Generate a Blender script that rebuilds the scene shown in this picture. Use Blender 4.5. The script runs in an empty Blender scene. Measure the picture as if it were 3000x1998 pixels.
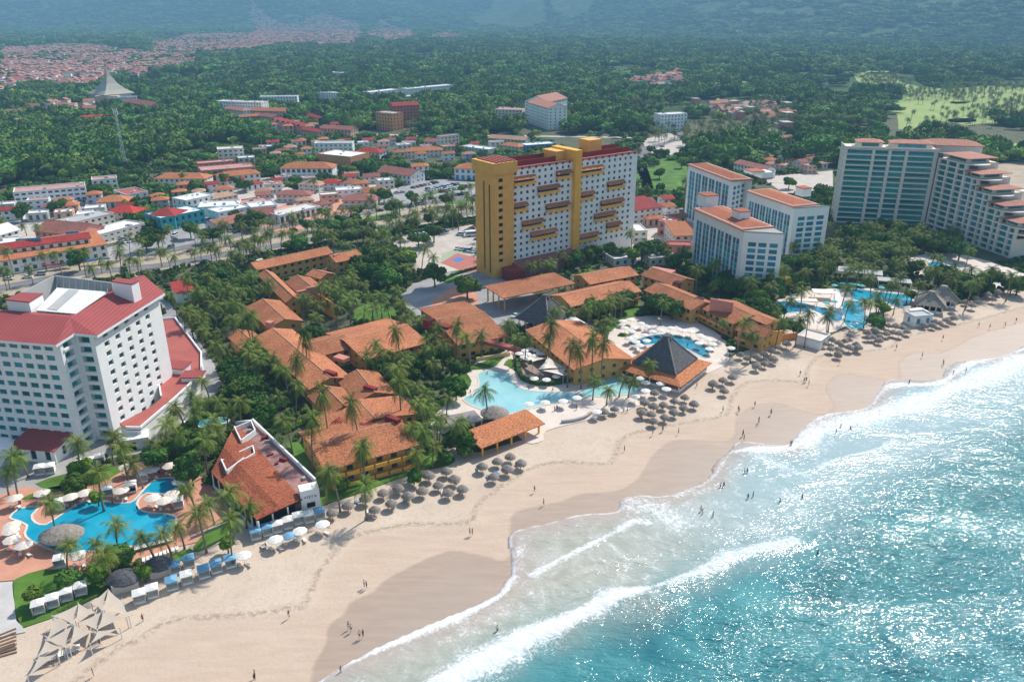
import bpy, math, random
import numpy as np
from mathutils import Vector, Matrix, noise
random.seed(7); rng=np.random.default_rng(7)
R=math.radians; PI=math.pi
sc=bpy.context.scene
COL=bpy.data.collections.new('place'); sc.collection.children.link(COL)
# ---------------------------------------------------------------- camera model (also used as a survey instrument)
F=2330.; PITCH=R(22.6); CH=115.
cP,sP=math.cos(PITCH),math.sin(PITCH)
def G(x,y,z=0.):
    u=(x-1500)/F; v=(y-999)/F
    r=(u,cP-v*sP,-(sP+v*cP)); t=(z-CH)/r[2]
    return Vector((r[0]*t,r[1]*t,z))
def PX(p):
    dz=p[2]-CH; f=p[1]*cP-dz*sP; d=-(dz*cP)-p[1]*sP
    if f<1: return (-9999,-9999)
    return (1500+F*p[0]/f,999+F*d/f)
cam=bpy.data.cameras.new('camera'); co=bpy.data.objects.new('camera',cam); COL.objects.link(co)
co.location=(0,0,CH); co.rotation_euler=(R(90)-PITCH,0,0)
cam.sensor_width=36; cam.lens=36*F/3000; cam.clip_end=40000; cam.clip_start=1
sc.camera=co
# ---------------------------------------------------------------- light
SAZ,SEL=R(40),R(47)
w=bpy.data.worlds.new('World'); sc.world=w; w.use_nodes=True
nt=w.node_tree; bg=nt.nodes['Background']
sky=nt.nodes.new('ShaderNodeTexSky'); sky.sky_type='NISHITA'; sky.sun_disc=False
sky.sun_elevation=SEL; sky.sun_rotation=SAZ; sky.air_density=1.3; sky.dust_density=1.0
nt.links.new(sky.outputs[0],bg.inputs[0]); bg.inputs[1].default_value=.14
sl=bpy.data.lights.new('sun','SUN'); sl.energy=4.8; sl.angle=R(.5); sl.color=(1,.95,.87)
so=bpy.data.objects.new('sun',sl); COL.objects.link(so)
sd=Vector((math.sin(SAZ)*math.cos(SEL),math.cos(SAZ)*math.cos(SEL),math.sin(SEL)))
so.rotation_euler=sd.to_track_quat('Z','Y').to_euler(); so.location=(0,0,300)
sc.view_settings.view_transform='Standard'; sc.view_settings.look='None'; sc.view_settings.exposure=.24
# ---------------------------------------------------------------- materials
MT={}
def M(name,col,rough=.8,nv=.18,ns=.3,bump=0,bs=2.,spec=.3,rv=0,metal=0,col2=None,detail=3,stretch=None,wave=None):
    if name in MT: return MT[name]
    m=bpy.data.materials.new(name); m.use_nodes=True; MT[name]=m
    n=m.node_tree.nodes; l=m.node_tree.links; b=n['Principled BSDF']
    b.inputs['Roughness'].default_value=rough; b.inputs['Specular IOR Level'].default_value=spec; b.inputs['Metallic'].default_value=metal
    tc=n.new('ShaderNodeTexCoord'); src=tc.outputs['Object']
    if stretch:
        mp=n.new('ShaderNodeMapping'); mp.inputs['Scale'].default_value=stretch; l.new(src,mp.inputs[0]); src=mp.outputs[0]
    tx=n.new('ShaderNodeTexNoise'); tx.inputs['Scale'].default_value=ns; tx.inputs['Detail'].default_value=detail; tx.inputs['Roughness'].default_value=.65
    l.new(src,tx.inputs[0])
    cr=n.new('ShaderNodeValToRGB'); c=Vector(col); e=cr.color_ramp.elements
    c2=Vector(col2) if col2 else c*(1+nv)
    c1=c*(1-nv) if not col2 else c
    e[0].position=.32; e[1].position=.68
    e[0].color=(*c1,1); e[1].color=(*c2,1)
    l.new(tx.outputs[0],cr.inputs[0]); out=cr.outputs[0]
    if rv:
        oi=n.new('ShaderNodeObjectInfo'); hs=n.new('ShaderNodeHueSaturation')
        mr=n.new('ShaderNodeMapRange'); mr.inputs[3].default_value=1-rv; mr.inputs[4].default_value=1+rv
        mh=n.new('ShaderNodeMapRange'); mh.inputs[3].default_value=.5-rv*.07; mh.inputs[4].default_value=.5+rv*.05
        l.new(oi.outputs['Random'],mr.inputs[0]); l.new(mr.outputs[0],hs.inputs['Value'])
        ml=n.new('ShaderNodeMath'); ml.operation='FRACT'; mm=n.new('ShaderNodeMath'); mm.operation='MULTIPLY'; mm.inputs[1].default_value=7.3
        l.new(oi.outputs['Random'],mm.inputs[0]); l.new(mm.outputs[0],ml.inputs[0]); l.new(ml.outputs[0],mh.inputs[0]); l.new(mh.outputs[0],hs.inputs['Hue'])
        l.new(out,hs.inputs['Color']); out=hs.outputs[0]
    if wave:   # (scale, axis, darkening) printed ribs or tile courses
        wv=n.new('ShaderNodeTexWave'); wv.bands_direction=wave[1]; wv.inputs['Scale'].default_value=wave[0]; wv.inputs['Distortion'].default_value=.6
        l.new(tc.outputs['Object'],wv.inputs[0])
        mx=n.new('ShaderNodeMixRGB'); mx.blend_type='MULTIPLY'; mx.inputs[0].default_value=wave[2]
        l.new(out,mx.inputs[1]); l.new(wv.outputs['Color'],mx.inputs[2]); out=mx.outputs[0]
    l.new(out,b.inputs['Base Color'])
    if bump:
        t2=n.new('ShaderNodeTexNoise'); t2.inputs['Scale'].default_value=bs; t2.inputs['Detail'].default_value=4; l.new(tc.outputs['Object'],t2.inputs[0])
        bp=n.new('ShaderNodeBump'); bp.inputs['Strength'].default_value=bump; bp.inputs['Distance'].default_value=.4
        l.new(t2.outputs[0],bp.inputs['Height']); l.new(bp.outputs[0],b.inputs['Normal'])
    return m
def tilemat(name,col,col2,sc_=.9,spots=True):
    """weathered clay tiles: blotches at two sizes"""
    m=bpy.data.materials.new(name); m.use_nodes=True; MT[name]=m
    n=m.node_tree.nodes; l=m.node_tree.links; b=n['Principled BSDF']; b.inputs['Roughness'].default_value=.85; b.inputs['Specular IOR Level'].default_value=.2
    tc=n.new('ShaderNodeTexCoord')
    a=n.new('ShaderNodeTexNoise'); a.inputs['Scale'].default_value=sc_*2.6; a.inputs['Detail'].default_value=2; l.new(tc.outputs['Object'],a.inputs[0])
    c=n.new('ShaderNodeTexNoise'); c.inputs['Scale'].default_value=.12; c.inputs['Detail'].default_value=4; l.new(tc.outputs['Object'],c.inputs[0])
    r1=n.new('ShaderNodeValToRGB'); e=r1.color_ramp.elements; e[0].position=.36; e[1].position=.62; e[0].color=(*[x*.45 for x in col],1); e[1].color=(*col,1); l.new(a.outputs[0],r1.inputs[0])
    r2=n.new('ShaderNodeValToRGB'); e=r2.color_ramp.elements; e[0].position=.35; e[1].position=.7; e[0].color=(*col2,1); e[1].color=(1,1,1,1)
    k=Vector(col2); 
    e[0].color=(min(1,col2[0]/col[0]),min(1,col2[1]/col[1]),min(1,col2[2]/col[2]),1)
    l.new(c.outputs[0],r2.inputs[0])
    mx=n.new('ShaderNodeMixRGB'); mx.blend_type='MULTIPLY'; mx.inputs[0].default_value=1; l.new(r1.outputs[0],mx.inputs[1]); l.new(r2.outputs[0],mx.inputs[2])
    oi=n.new('ShaderNodeObjectInfo'); hs=n.new('ShaderNodeHueSaturation'); mr=n.new('ShaderNodeMapRange'); mr.inputs[3].default_value=.8; mr.inputs[4].default_value=1.15; l.new(oi.outputs['Random'],mr.inputs[0]); l.new(mr.outputs[0],hs.inputs['Value']); l.new(mx.outputs[0],hs.inputs['Color']); l.new(hs.outputs[0],b.inputs['Base Color'])
    bp=n.new('ShaderNodeBump'); bp.inputs['Strength'].default_value=.5; bp.inputs['Distance'].default_value=.2; l.new(a.outputs[0],bp.inputs['Height']); l.new(bp.outputs[0],b.inputs['Normal'])
    return m
tilemat('tile_old',(.60,.235,.105),(.46,.165,.078)); tilemat('tile_orange',(.62,.235,.10),(.52,.19,.085)); tilemat('tile_red',(.46,.055,.042),(.36,.045,.04))
tilemat('tile_pink',(.45,.17,.13),(.36,.14,.11)); tilemat('tile_blue_hotel',(.50,.175,.085),(.44,.15,.075))
white=M('white_render',(.80,.80,.78),.7,.04,.25); offw=M('cream_render',(.62,.58,.52),.8,.06,.3); ochre=M('ochre_render',(.56,.33,.10),.8,.1,.3); beige=M('beige_render',(.72,.66,.58),.8,.06,.3)
yel=M('yellow_render',(.84,.43,.06),.8,.06,.3); yel2=M('deep_yellow_render',(.74,.39,.085),.8,.08,.3); pinkw=M('pink_render',(.55,.22,.17),.8,.1,.4)
redw=M('dark_red_render',(.22,.022,.02),.8,.12,.5); orw=M('orange_render',(.60,.27,.11),.8,.08,.3); teal=M('teal_render',(.03,.33,.38),.7,.06,.3); bluew=M('blue_render',(.10,.28,.42),.7,.05,.3)
greyc=M('grey_concrete',(.36,.34,.32),.9,.1,.3,.2); greyr=M('grey_roof',(.42,.42,.41),.8,.08,.2); whiter=M('white_roof',(.72,.73,.74),.7,.07,.25)
glass=M('window_glass',(.035,.085,.10),.12,.5,.15,spec=.6,rv=.5); dark=M('dark_opening',(.015,.015,.017),.9,.3,.3); blueglass=M('blue_glass',(.025,.21,.31),.4,.3,.2,spec=.4,rv=.45); tealglass=M('teal_glass',(.02,.21,.235),.18,.35,.2,spec=.6,rv=.55)
thatch=M('thatch',(.30,.26,.225),.95,.3,1.4,.8,5.); thatchd=M('dark_thatch',(.115,.112,.12),.95,.3,1.2,.9,4.); wood=M('wood',(.16,.085,.045),.8,.2,2.)
canvas=M('white_canvas',(.82,.79,.74),.8,.04,.5); canvasc=M('cream_canvas',(.74,.64,.55),.8,.05,.5); canvasb=M('blue_canvas',(.16,.36,.52),.8,.05,.5); canvast=M('teal_canvas',(.12,.50,.52),.8,.05,.5); sail=M('beige_sail',(.50,.42,.34),.85,.05,.3)
metal=M('white_metal',(.6,.62,.64),.4,.05,1.); dkmetal=M('dark_metal',(.06,.06,.065),.5,.1,1.)
asph=M('asphalt',(.17,.165,.165),.9,.12,.08,.1); pave=M('pale_paving',(.50,.44,.38),.9,.12,.15,.1); paveg=M('grey_paving',(.31,.30,.30),.9,.16,.1,.1); pavep=M('terracotta_paving',(.56,.27,.18),.9,.1,.2,.1)
deck=M('cream_deck',(.66,.57,.49),.9,.07,.3,.1); lawn=M('lawn',(.08,.17,.02),.95,.35,.12,.3,3.); soil=M('dry_earth',(.42,.33,.24),.95,.15,.1,.2)
palmleaf=M('palm_leaf',(.04,.11,.012),.65,.3,.5,spec=.15,rv=.32,col2=(.16,.215,.022)); bark=M('palm_bark',(.21,.165,.125),.9,.2,3.); wbark=M('tree_bark',(.10,.075,.05),.9,.25,2.)
leafA=M('leaf_dark',(.030,.088,.016),.75,.3,.35,rv=.3,col2=(.08,.16,.03),detail=2,spec=.08); leafB=M('leaf_mid',(.045,.125,.018),.75,.3,.3,rv=.35,col2=(.115,.20,.036),detail=2,spec=.08)
leafC=M('leaf_bright',(.09,.19,.02),.75,.3,.3,rv=.3,col2=(.20,.27,.035),detail=2,spec=.08); leafY=M('leaf_yellow',(.32,.27,.02),.8,.3,.6,rv=.1); hedge=M('hedge_leaf',(.045,.10,.015),.9,.35,1.2,.8,3.)
redroof=M('red_sheet_roof',(.36,.075,.07),.7,.08,.15,wave=(.28,'X',.28)); redtop=M('red_terrace',(.36,.095,.075),.8,.14,.12); pinkroof=M('pink_flat_roof',(.46,.25,.21),.85,.1,.15)
skin=M('skin',(.32,.17,.11),.6,.05,3.); hairm=M('hair',(.02,.015,.012),.7,.1,3.)
cloths=[M('cloth_'+n,c,.8,.05,3.) for n,c in (('navy',(.02,.03,.07)),('red',(.4,.04,.04)),('white',(.7,.7,.68)),('teal',(.03,.22,.25)),('black',(.015,.015,.018)))]
carcol=[M('car_paint_'+n,c,.25,.02,.5,spec=.6) for n,c in (('white',(.7,.71,.72)),('silver',(.42,.44,.46)),('black',(.02,.02,.024)),('red',(.36,.02,.025)),('blue',(.04,.12,.3)),('grey',(.16,.17,.18)))]
tyre=M('tyre_rubber',(.02,.02,.02),.9,.1,3.)
# ---------------------------------------------------------------- mesh builder
class MB:
    def __init__(s): s.v=[]; s.f=[]; s.m=[]; s.sm=False
    def add(s,vs,fs,m=0):
        o=len(s.v); s.v+= [tuple(p) for p in vs]
        for f in fs: s.f.append([i+o for i in f]); s.m.append(m)
        return s
    def quad(s,a,b,c,d,m=0): return s.add([a,b,c,d],[(0,1,2,3)],m)
    def prism(s,pts,z0,z1,m=0,cap=True,bottom=True):
        """pts: CCW or CW list of (x,y); z0/z1 numbers or lists"""
        n=len(pts); a=sum(pts[i][0]*pts[(i+1)%n][1]-pts[(i+1)%n][0]*pts[i][1] for i in range(n))
        Z0=z0 if isinstance(z0,(list,tuple)) else [z0]*n; Z1=z1 if isinstance(z1,(list,tuple)) else [z1]*n
        if a<0: pts=pts[::-1]; Z0=Z0[::-1]; Z1=Z1[::-1]
        vs=[(p[0],p[1],Z0[i]) for i,p in enumerate(pts)]+[(p[0],p[1],Z1[i]) for i,p in enumerate(pts)]
        fs=[(i,(i+1)%n,n+(i+1)%n,n+i) for i in range(n)]
        if cap: fs.append(tuple(range(n,2*n)))
        if bottom: fs.append(tuple(range(n-1,-1,-1)))
        return s.add(vs,fs,m)
    def box(s,cx,cy,cz,sx,sy,sz,az=0,m=0):
        """centre x,y, BOTTOM z, sizes; az rotates about z"""
        c,n=math.cos(az),math.sin(az); pts=[]
        for dx,dy in ((-1,-1),(1,-1),(1,1),(-1,1)):
            x,y=dx*sx/2,dy*sy/2; pts.append((cx+x*c-y*n,cy+x*n+y*c))
        return s.prism(pts,cz,cz+sz,m)
    def tube(s,path,rad,n=6,m=0,cap=True):
        o=len(s.v); K=len(path)
        for i,p in enumerate(path):
            p=Vector(p); d=(Vector(path[min(i+1,K-1)])-Vector(path[max(i-1,0)])).normalized()
            a=d.orthogonal().normalized() if abs(d.z)<.95 else Vector((1,0,0)).cross(d).normalized(); b=d.cross(a)
            r=rad[i] if isinstance(rad,(list,tuple)) else rad
            for k in range(n):
                t=2*PI*k/n; s.v.append(tuple(p+a*(r*math.cos(t))+b*(r*math.sin(t))))
        for i in range(K-1):
            for k in range(n):
                s.f.append([o+i*n+k,o+i*n+(k+1)%n,o+(i+1)*n+(k+1)%n,o+(i+1)*n+k]); s.m.append(m)
        if cap:
            s.f.append([o+k for k in range(n)][::-1]); s.m.append(m); s.f.append([o+(K-1)*n+k for k in range(n)]); s.m.append(m)
        return s
    def cone(s,cx,cy,rings,n=12,m=0,jit=0,az=0,sy=1):
        """rings: list of (radius,z)"""
        o=len(s.v)
        for j,(r,z) in enumerate(rings):
            for k in range(n):
                t=2*PI*k/n+az; rr=r*(1+jit*random.uniform(-1,1)); s.v.append((cx+rr*math.cos(t),cy+sy*rr*math.sin(t),z+jit*random.uniform(-1,1)*.4))
        for j in range(len(rings)-1):
            for k in range(n): s.f.append([o+j*n+k,o+j*n+(k+1)%n,o+(j+1)*n+(k+1)%n,o+(j+1)*n+k]); s.m.append(m)
        s.f.append([o+(len(rings)-1)*n+k for k in range(n)]); s.m.append(m); s.f.append([o+k for k in range(n)][::-1]); s.m.append(m)
        return s
    def mesh(s,name,mats,off=(0,0,0)):
        me=bpy.data.meshes.new(name); o=Vector(off)
        me.from_pydata([(a[0]-o.x,a[1]-o.y,a[2]-o.z) for a in s.v],[],s.f)
        for m in (mats if isinstance(mats,(list,tuple)) else [mats]): me.materials.append(m)
        if any(s.m): me.polygons.foreach_set('material_index',s.m)
        if s.sm: me.polygons.foreach_set('use_smooth',[True]*len(s.f))
        me.update(); return me
    def build(s,name,mats,parent=None,world=False):
        """vertices in world space; the parent (an Empty) may be anywhere"""
        off=wloc(parent) if parent is not None else (0,0,0)
        return link(name,s.mesh(name,mats,off),parent)
def wloc(o):
    p=Vector((0,0,0))
    while o is not None: p+=o.location; o=o.parent
    return p
def link(name,me,parent=None,loc=None):
    o=bpy.data.objects.new(name,me); COL.objects.link(o)
    if parent is not None: o.parent=parent
    if loc is not None: o.location=loc
    return o
THINGS=[]
def tag(o,label=None,cat=None,group=None,kind=None):
    if label: o['label']=label
    if cat: o['category']=cat
    if group: o['group']=group
    if kind: o['kind']=kind
    return o
def thing(name,loc,label,cat,group=None,rz=0):
    o=bpy.data.objects.new(name,None); COL.objects.link(o); o.location=loc; o.rotation_euler=(0,0,rz); o.empty_display_size=.5
    return tag(o,label,cat,group)
def struct(name,o): o.name=name; o['kind']='structure'; return o
def copy(root,loc,rz=0,sc_=1.,mats=None,tilt=0):
    r=root.copy(); COL.objects.link(r); r.location=loc; r.rotation_euler=(tilt*math.cos(rz*3),tilt*math.sin(rz*3),rz); r.scale=(sc_,)*3 if not isinstance(sc_,tuple) else sc_
    for k in ('label','group'):
        if k in r: del r[k]
    for ch in root.children:
        c=ch.copy(); COL.objects.link(c); c.parent=r
        if mats and ch.name.split('.')[0] in mats:
            c.material_slots[0].link='OBJECT'; c.material_slots[0].material=mats[ch.name.split('.')[0]]
        for g in ch.children:
            d=g.copy(); COL.objects.link(d); d.parent=c
    return r
def drop(root):
    for ch in list(root.children):
        for g in list(ch.children): bpy.data.objects.remove(g)
        bpy.data.objects.remove(ch)
    bpy.data.objects.remove(root)
# ---------------------------------------------------------------- labels by landmark
LM=[]
def landmark(name,x,y): LM.append((name,x,y))
AUTO=[]
def auto(o,desc,group): o['group']=group; AUTO.append((o,desc))
ORD=['nearest','second nearest','third nearest','fourth nearest','fifth nearest','sixth nearest','seventh nearest','eighth nearest','ninth nearest','tenth nearest']
def ordn(i):
    if i<10: return ORD[i]
    n=i+1; return f"{n}{'th' if 10<n%100<14 else {1:'st',2:'nd',3:'rd'}.get(n%10,'th')} nearest"
def run_auto():
    b={}
    for o,desc in AUTO:
        p=PX(wloc(o)); best=None
        for nm,x,y in LM:
            d=math.hypot(p[0]-x,(p[1]-y)*1.3)
            if best is None or d<best[0]: best=(d,nm,x,y)
        d,nm,x,y=best; dx,dy=p[0]-x,p[1]-y
        if abs(dx)>abs(dy)*1.2: s='right of' if dx>0 else 'left of'
        else: s='in front of' if dy>0 else 'behind'
        b.setdefault((desc,nm,s),[]).append((d,o))
    for (desc,nm,s),L in b.items():
        if len((desc+nm+s).split())>11: print('LONG',desc,s,nm)
        L.sort(key=lambda t:t[0])
        for i,(d,o) in enumerate(L): o['label']=f"{desc}, {ordn(i)} {s} the {nm}" if len(L)>1 else f"{desc} {s} the {nm}"
# ---------------------------------------------------------------- plan sheets
def smooth(pts,k=3):
    out=[]; n=len(pts)
    for i in range(n):
        p0,p1,p2,p3=[Vector(pts[(i+j)%n]) for j in (-1,0,1,2)]
        for t in range(k):
            t/=k; out.append(tuple(.5*((2*p1)+(p2-p0)*t+(2*p0-5*p1+4*p2-p3)*t*t+(3*p1-p0-3*p2+p3)*t**3)))
    return out
def sheet(name,px,z,mat,sm=0,edge=None,kind='structure',h=None):
    pts=smooth([(p[0],p[1],0) for p in px],sm) if sm else px
    g=[G(p[0],p[1],z) for p in pts]
    mb=MB(); mb.prism([(a.x,a.y) for a in g],-.3,z,0,bottom=False)
    o=mb.build(name,mat); o['kind']=kind
    return o
# ================================================================ terrain, beach, sea, haze
SHORE=[(931,1998),(1003,1954),(1101,1897),(1256,1830),(1435,1752),(1484,1701),(1503,1665),(1492,1576),(1524,1549),(1604,1531),(1700,1506),(1808,1497),(1820,1461),(1880,1450),(1957,1450),(2076,1402),(2093,1360),(2141,1319),(2170,1292),(2301,1304),(2337,1271),(2403,1218),(2492,1203),(2544,1189),(2585,1134),(2612,1112),(2748,1110),(2772,1080),(2800,1060),(2930,1045),(3000,1013)]
SWASH=[(215,1998),(229,1987),(343,1899),(419,1865),(515,1812),(667,1804),(800,1789),(834,1779),(896,1767),(931,1678),(1012,1585),(1078,1558),(1203,1534),(1368,1531),(1394,1487),(1430,1451),(1546,1376),(1635,1353),(1749,1360),(1796,1348),(1844,1271),(2095,1224),(2136,1202),(2150,1158),(2190,1120),(2272,1114),(2353,1117),(2364,1090),(2394,1046),(2476,1035),(2600,1020),(2629,998),(2680,980),(2800,954),(3000,900)]
WET=[(905,1998),(914,1945),(949,1879),(954,1834),(1003,1790),(1020,1758),(1083,1732),(1127,1692),(1212,1647),(1323,1607),(1434,1627),(1488,1627),(1492,1513),(1546,1482),(1635,1465),(1700,1442),(1808,1432),(1867,1396),(1909,1331),(1980,1283),(2135,1286),(2153,1226),(2190,1192),(2238,1177),(2292,1178),(2391,1209),(2439,1189),(2416,1141),(2432,1107),(2476,1092),(2578,1105),(2629,1107),(2631,1056),(2680,1029),(2741,1032),(2800,1010),(2854,981),(3000,937)]
def wl(px,z=0,sm=0):
    pts=[(p[0],p[1],0) for p in px]
    if sm:   # open Catmull-Rom
        q=[]; n=len(pts)
        for i in range(n-1):
            p0,p1,p2,p3=[Vector(pts[min(max(i+j,0),n-1)]) for j in (-1,0,1,2)]
            for t in range(sm):
                t/=sm; q.append(tuple(.5*((2*p1)+(p2-p0)*t+(2*p0-5*p1+4*p2-p3)*t*t+(3*p1-p0-3*p2+p3)*t**3)))
        q.append(pts[-1]); pts=q
    return np.array([[*G(p[0],p[1],z)[:2]] for p in pts])
def dist(P,L):
    best=np.full(len(P),1e9)
    for a,b in zip(L[:-1],L[1:]):
        ab=b-a; t=np.clip(((P-a)@ab)/(ab@ab),0,1); d=np.hypot(*(P-(a+t[:,None]*ab)).T); best=np.minimum(best,d)
    return best
def inside(P,L):
    c=np.zeros(len(P),bool); n=len(L)
    for i in range(n):
        a,b=L[i],L[(i+1)%n]
        k=((a[1]>P[:,1])!=(b[1]>P[:,1]))&(P[:,0]<(b[0]-a[0])*(P[:,1]-a[1])/(b[1]-a[1]+1e-12)+a[0]); c^=k
    return c
EXTA=np.array([[-330.,-120.]]); EXTB=np.array([[300.,330.],[520.,420.],[900.,520.]])
def sdist(P,px,sm=3):
    L=wl(px,0,sm); L=np.vstack([EXTA,L,EXTB+ (L[-1]-wl(SHORE)[-1])]); poly=np.vstack([L,[[900,-900],[-330,-900]]])
    d=dist(P,L); return np.where(inside(P,poly),d,-d)
def grid(name,xs,ys,zf,mat,attrs):
    X,Y=np.meshgrid(xs,ys); P=np.column_stack([X.ravel(),Y.ravel()]); nx,ny=len(xs),len(ys)
    A=attrs(P); Z=zf(P,A); V=np.column_stack([P,Z]).astype(np.float32)
    i=np.arange(nx*ny).reshape(ny,nx); Fq=np.stack([i[:-1,:-1],i[:-1,1:],i[1:,1:],i[1:,:-1]],-1).reshape(-1,4)
    me=bpy.data.meshes.new(name); me.vertices.add(len(V)); me.vertices.foreach_set('co',V.ravel())
    me.loops.add(Fq.size); me.loops.foreach_set('vertex_index',Fq.ravel().astype(np.int32))
    me.polygons.add(len(Fq)); me.polygons.foreach_set('loop_start',np.arange(0,Fq.size,4,dtype=np.int32)); me.polygons.foreach_set('loop_total',np.full(len(Fq),4,np.int32))
    me.polygons.foreach_set('use_smooth',np.ones(len(Fq),bool))
    for k,a in A.items():
        at=me.attributes.new(k,'FLOAT','POINT'); at.data.foreach_set('value',a.astype(np.float32))
    me.materials.append(mat); me.update(); me.validate(); return struct(name,link(name,me))
def axis(a,b,c,d,s,S):
    """fine spacing s between b and c, spacing S outside"""
    return np.concatenate([np.arange(a,b,S),np.arange(b,c,s),np.arange(c,d,S)])
# ---- terrain
def vnoise(P,s,o=4,seed=0):
    out=np.zeros(len(P)); amp=1
    for k in range(o):
        q=P/s+seed+k*17.3; i=np.floor(q).astype(int); f=q-i; f=f*f*(3-2*f)
        def h(a,b): 
            n=(a*374761393+b*668265263+(seed+k)*69069)&0x7fffffff; n=((n^(n>>13))*1274126177)&0x7fffffff; return (n&0xffff)/65535
        v=(h(i[:,0],i[:,1])*(1-f[:,0])+h(i[:,0]+1,i[:,1])*f[:,0])*(1-f[:,1])+(h(i[:,0],i[:,1]+1)*(1-f[:,0])+h(i[:,0]+1,i[:,1]+1)*f[:,0])*f[:,1]
        out+=amp*(v-.5)*2; amp*=.5; s=s/2
    return out
def hill(P):
    X,Y=P[:,0],P[:,1]
    yb=np.where(X>0,4600-np.clip(X,0,2200)*1.1,4900+np.clip(-X,0,600)*.5)
    t=np.clip((Y-yb)/2900,0,1); t=t*t*(3-2*t)
    h=t*(330+170*vnoise(P,1500,5,3))
    rd=np.exp(-((Y-6300)/700)**2)*np.exp(-((X+2300)/1500)**2)*120
    return np.maximum(h+rd*t**.3,0)
def m_terrain():
    m=bpy.data.materials.new('terrain_ground'); m.use_nodes=True; n=m.node_tree.nodes; l=m.node_tree.links; b=n['Principled BSDF']; b.inputs['Roughness'].default_value=.95; b.inputs['Specular IOR Level'].default_value=.1
    tc=n.new('ShaderNodeTexCoord'); a=n.new('ShaderNodeTexNoise'); a.inputs['Scale'].default_value=.02; a.inputs['Detail'].default_value=8; a.inputs['Roughness'].default_value=.7; l.new(tc.outputs['Object'],a.inputs[0])
    r=n.new('ShaderNodeValToRGB'); e=r.color_ramp.elements; e[0].position=.4; e[0].color=(.03,.065,.02,1); e[1].position=.6; e[1].color=(.10,.15,.05,1)
    k=r.color_ramp.elements.new(.72); k.color=(.24,.25,.13,1); l.new(a.outputs[0],r.inputs[0]); l.new(r.outputs[0],b.inputs['Base Color'])
    bp=n.new('ShaderNodeBump'); bp.inputs['Strength'].default_value=1; bp.inputs['Distance'].default_value=14; l.new(a.outputs[0],bp.inputs['Height']); l.new(bp.outputs[0],b.inputs['Normal']); return m
grid('terrain',np.concatenate([np.arange(-6500,-700,110),np.arange(-700,700,70),np.arange(700,6600,110)]),np.concatenate([np.arange(-900,3000,90),np.arange(3000,10000,90)]),lambda P,A:hill(P)-.6,m_terrain(),lambda P:{})
# ---- sand
def nd(n,t,**k):
    x=n.new(t)
    for a,b in k.items(): setattr(x,a,b)
    return x
def ramp(n,l,src,stops,interp='LINEAR'):
    r=n.new('ShaderNodeValToRGB'); r.color_ramp.interpolation=interp; e=r.color_ramp.elements
    e[0].position,e[0].color=stops[0][0],(*stops[0][1],1); e[1].position,e[1].color=stops[-1][0],(*stops[-1][1],1)
    for p,c in stops[1:-1]: q=e.new(p); q.color=(*c,1)
    l.new(src,r.inputs[0]); return r.outputs[0]
def mrange(n,l,src,a,b,c=0,d=1,sm=True):
    x=n.new('ShaderNodeMapRange'); x.interpolation_type='SMOOTHSTEP' if sm else 'LINEAR'
    for i,v in ((1,a),(2,b),(3,c),(4,d)): x.inputs[i].default_value=v
    l.new(src,x.inputs[0]); return x.outputs[0]
def mix(n,l,f,a,b,mode='MIX'):
    x=n.new('ShaderNodeMixRGB'); x.blend_type=mode
    for i,v in ((0,f),(1,a),(2,b)):
        if isinstance(v,(int,float)): x.inputs[i].default_value=v if i==0 else (v,v,v,1)
        elif isinstance(v,tuple): x.inputs[i].default_value=(*v,1)
        else: l.new(v,x.inputs[i])
    return x.outputs[0]
def math_(n,l,op,a,b=None):
    x=n.new('ShaderNodeMath'); x.operation=op
    for i,v in enumerate((a,b)):
        if v is None: continue
        if isinstance(v,(int,float)): x.inputs[i].default_value=v
        else: l.new(v,x.inputs[i])
    return x.outputs[0]
def attr(n,name): a=n.new('ShaderNodeAttribute'); a.attribute_name=name; return a.outputs['Fac']
def noise_(n,l,src,scale,det=4,rough=.6,dist_=0,st=None,rot=0):
    if st or rot:
        mp=n.new('ShaderNodeMapping'); mp.inputs['Scale'].default_value=st or (1,1,1); mp.inputs['Rotation'].default_value=(0,0,rot); l.new(src,mp.inputs[0]); src=mp.outputs[0]
    t=n.new('ShaderNodeTexNoise'); t.inputs['Scale'].default_value=scale; t.inputs['Detail'].default_value=det; t.inputs['Roughness'].default_value=rough; t.inputs['Distortion'].default_value=dist_; l.new(src,t.inputs[0]); return t.outputs[0]
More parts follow.
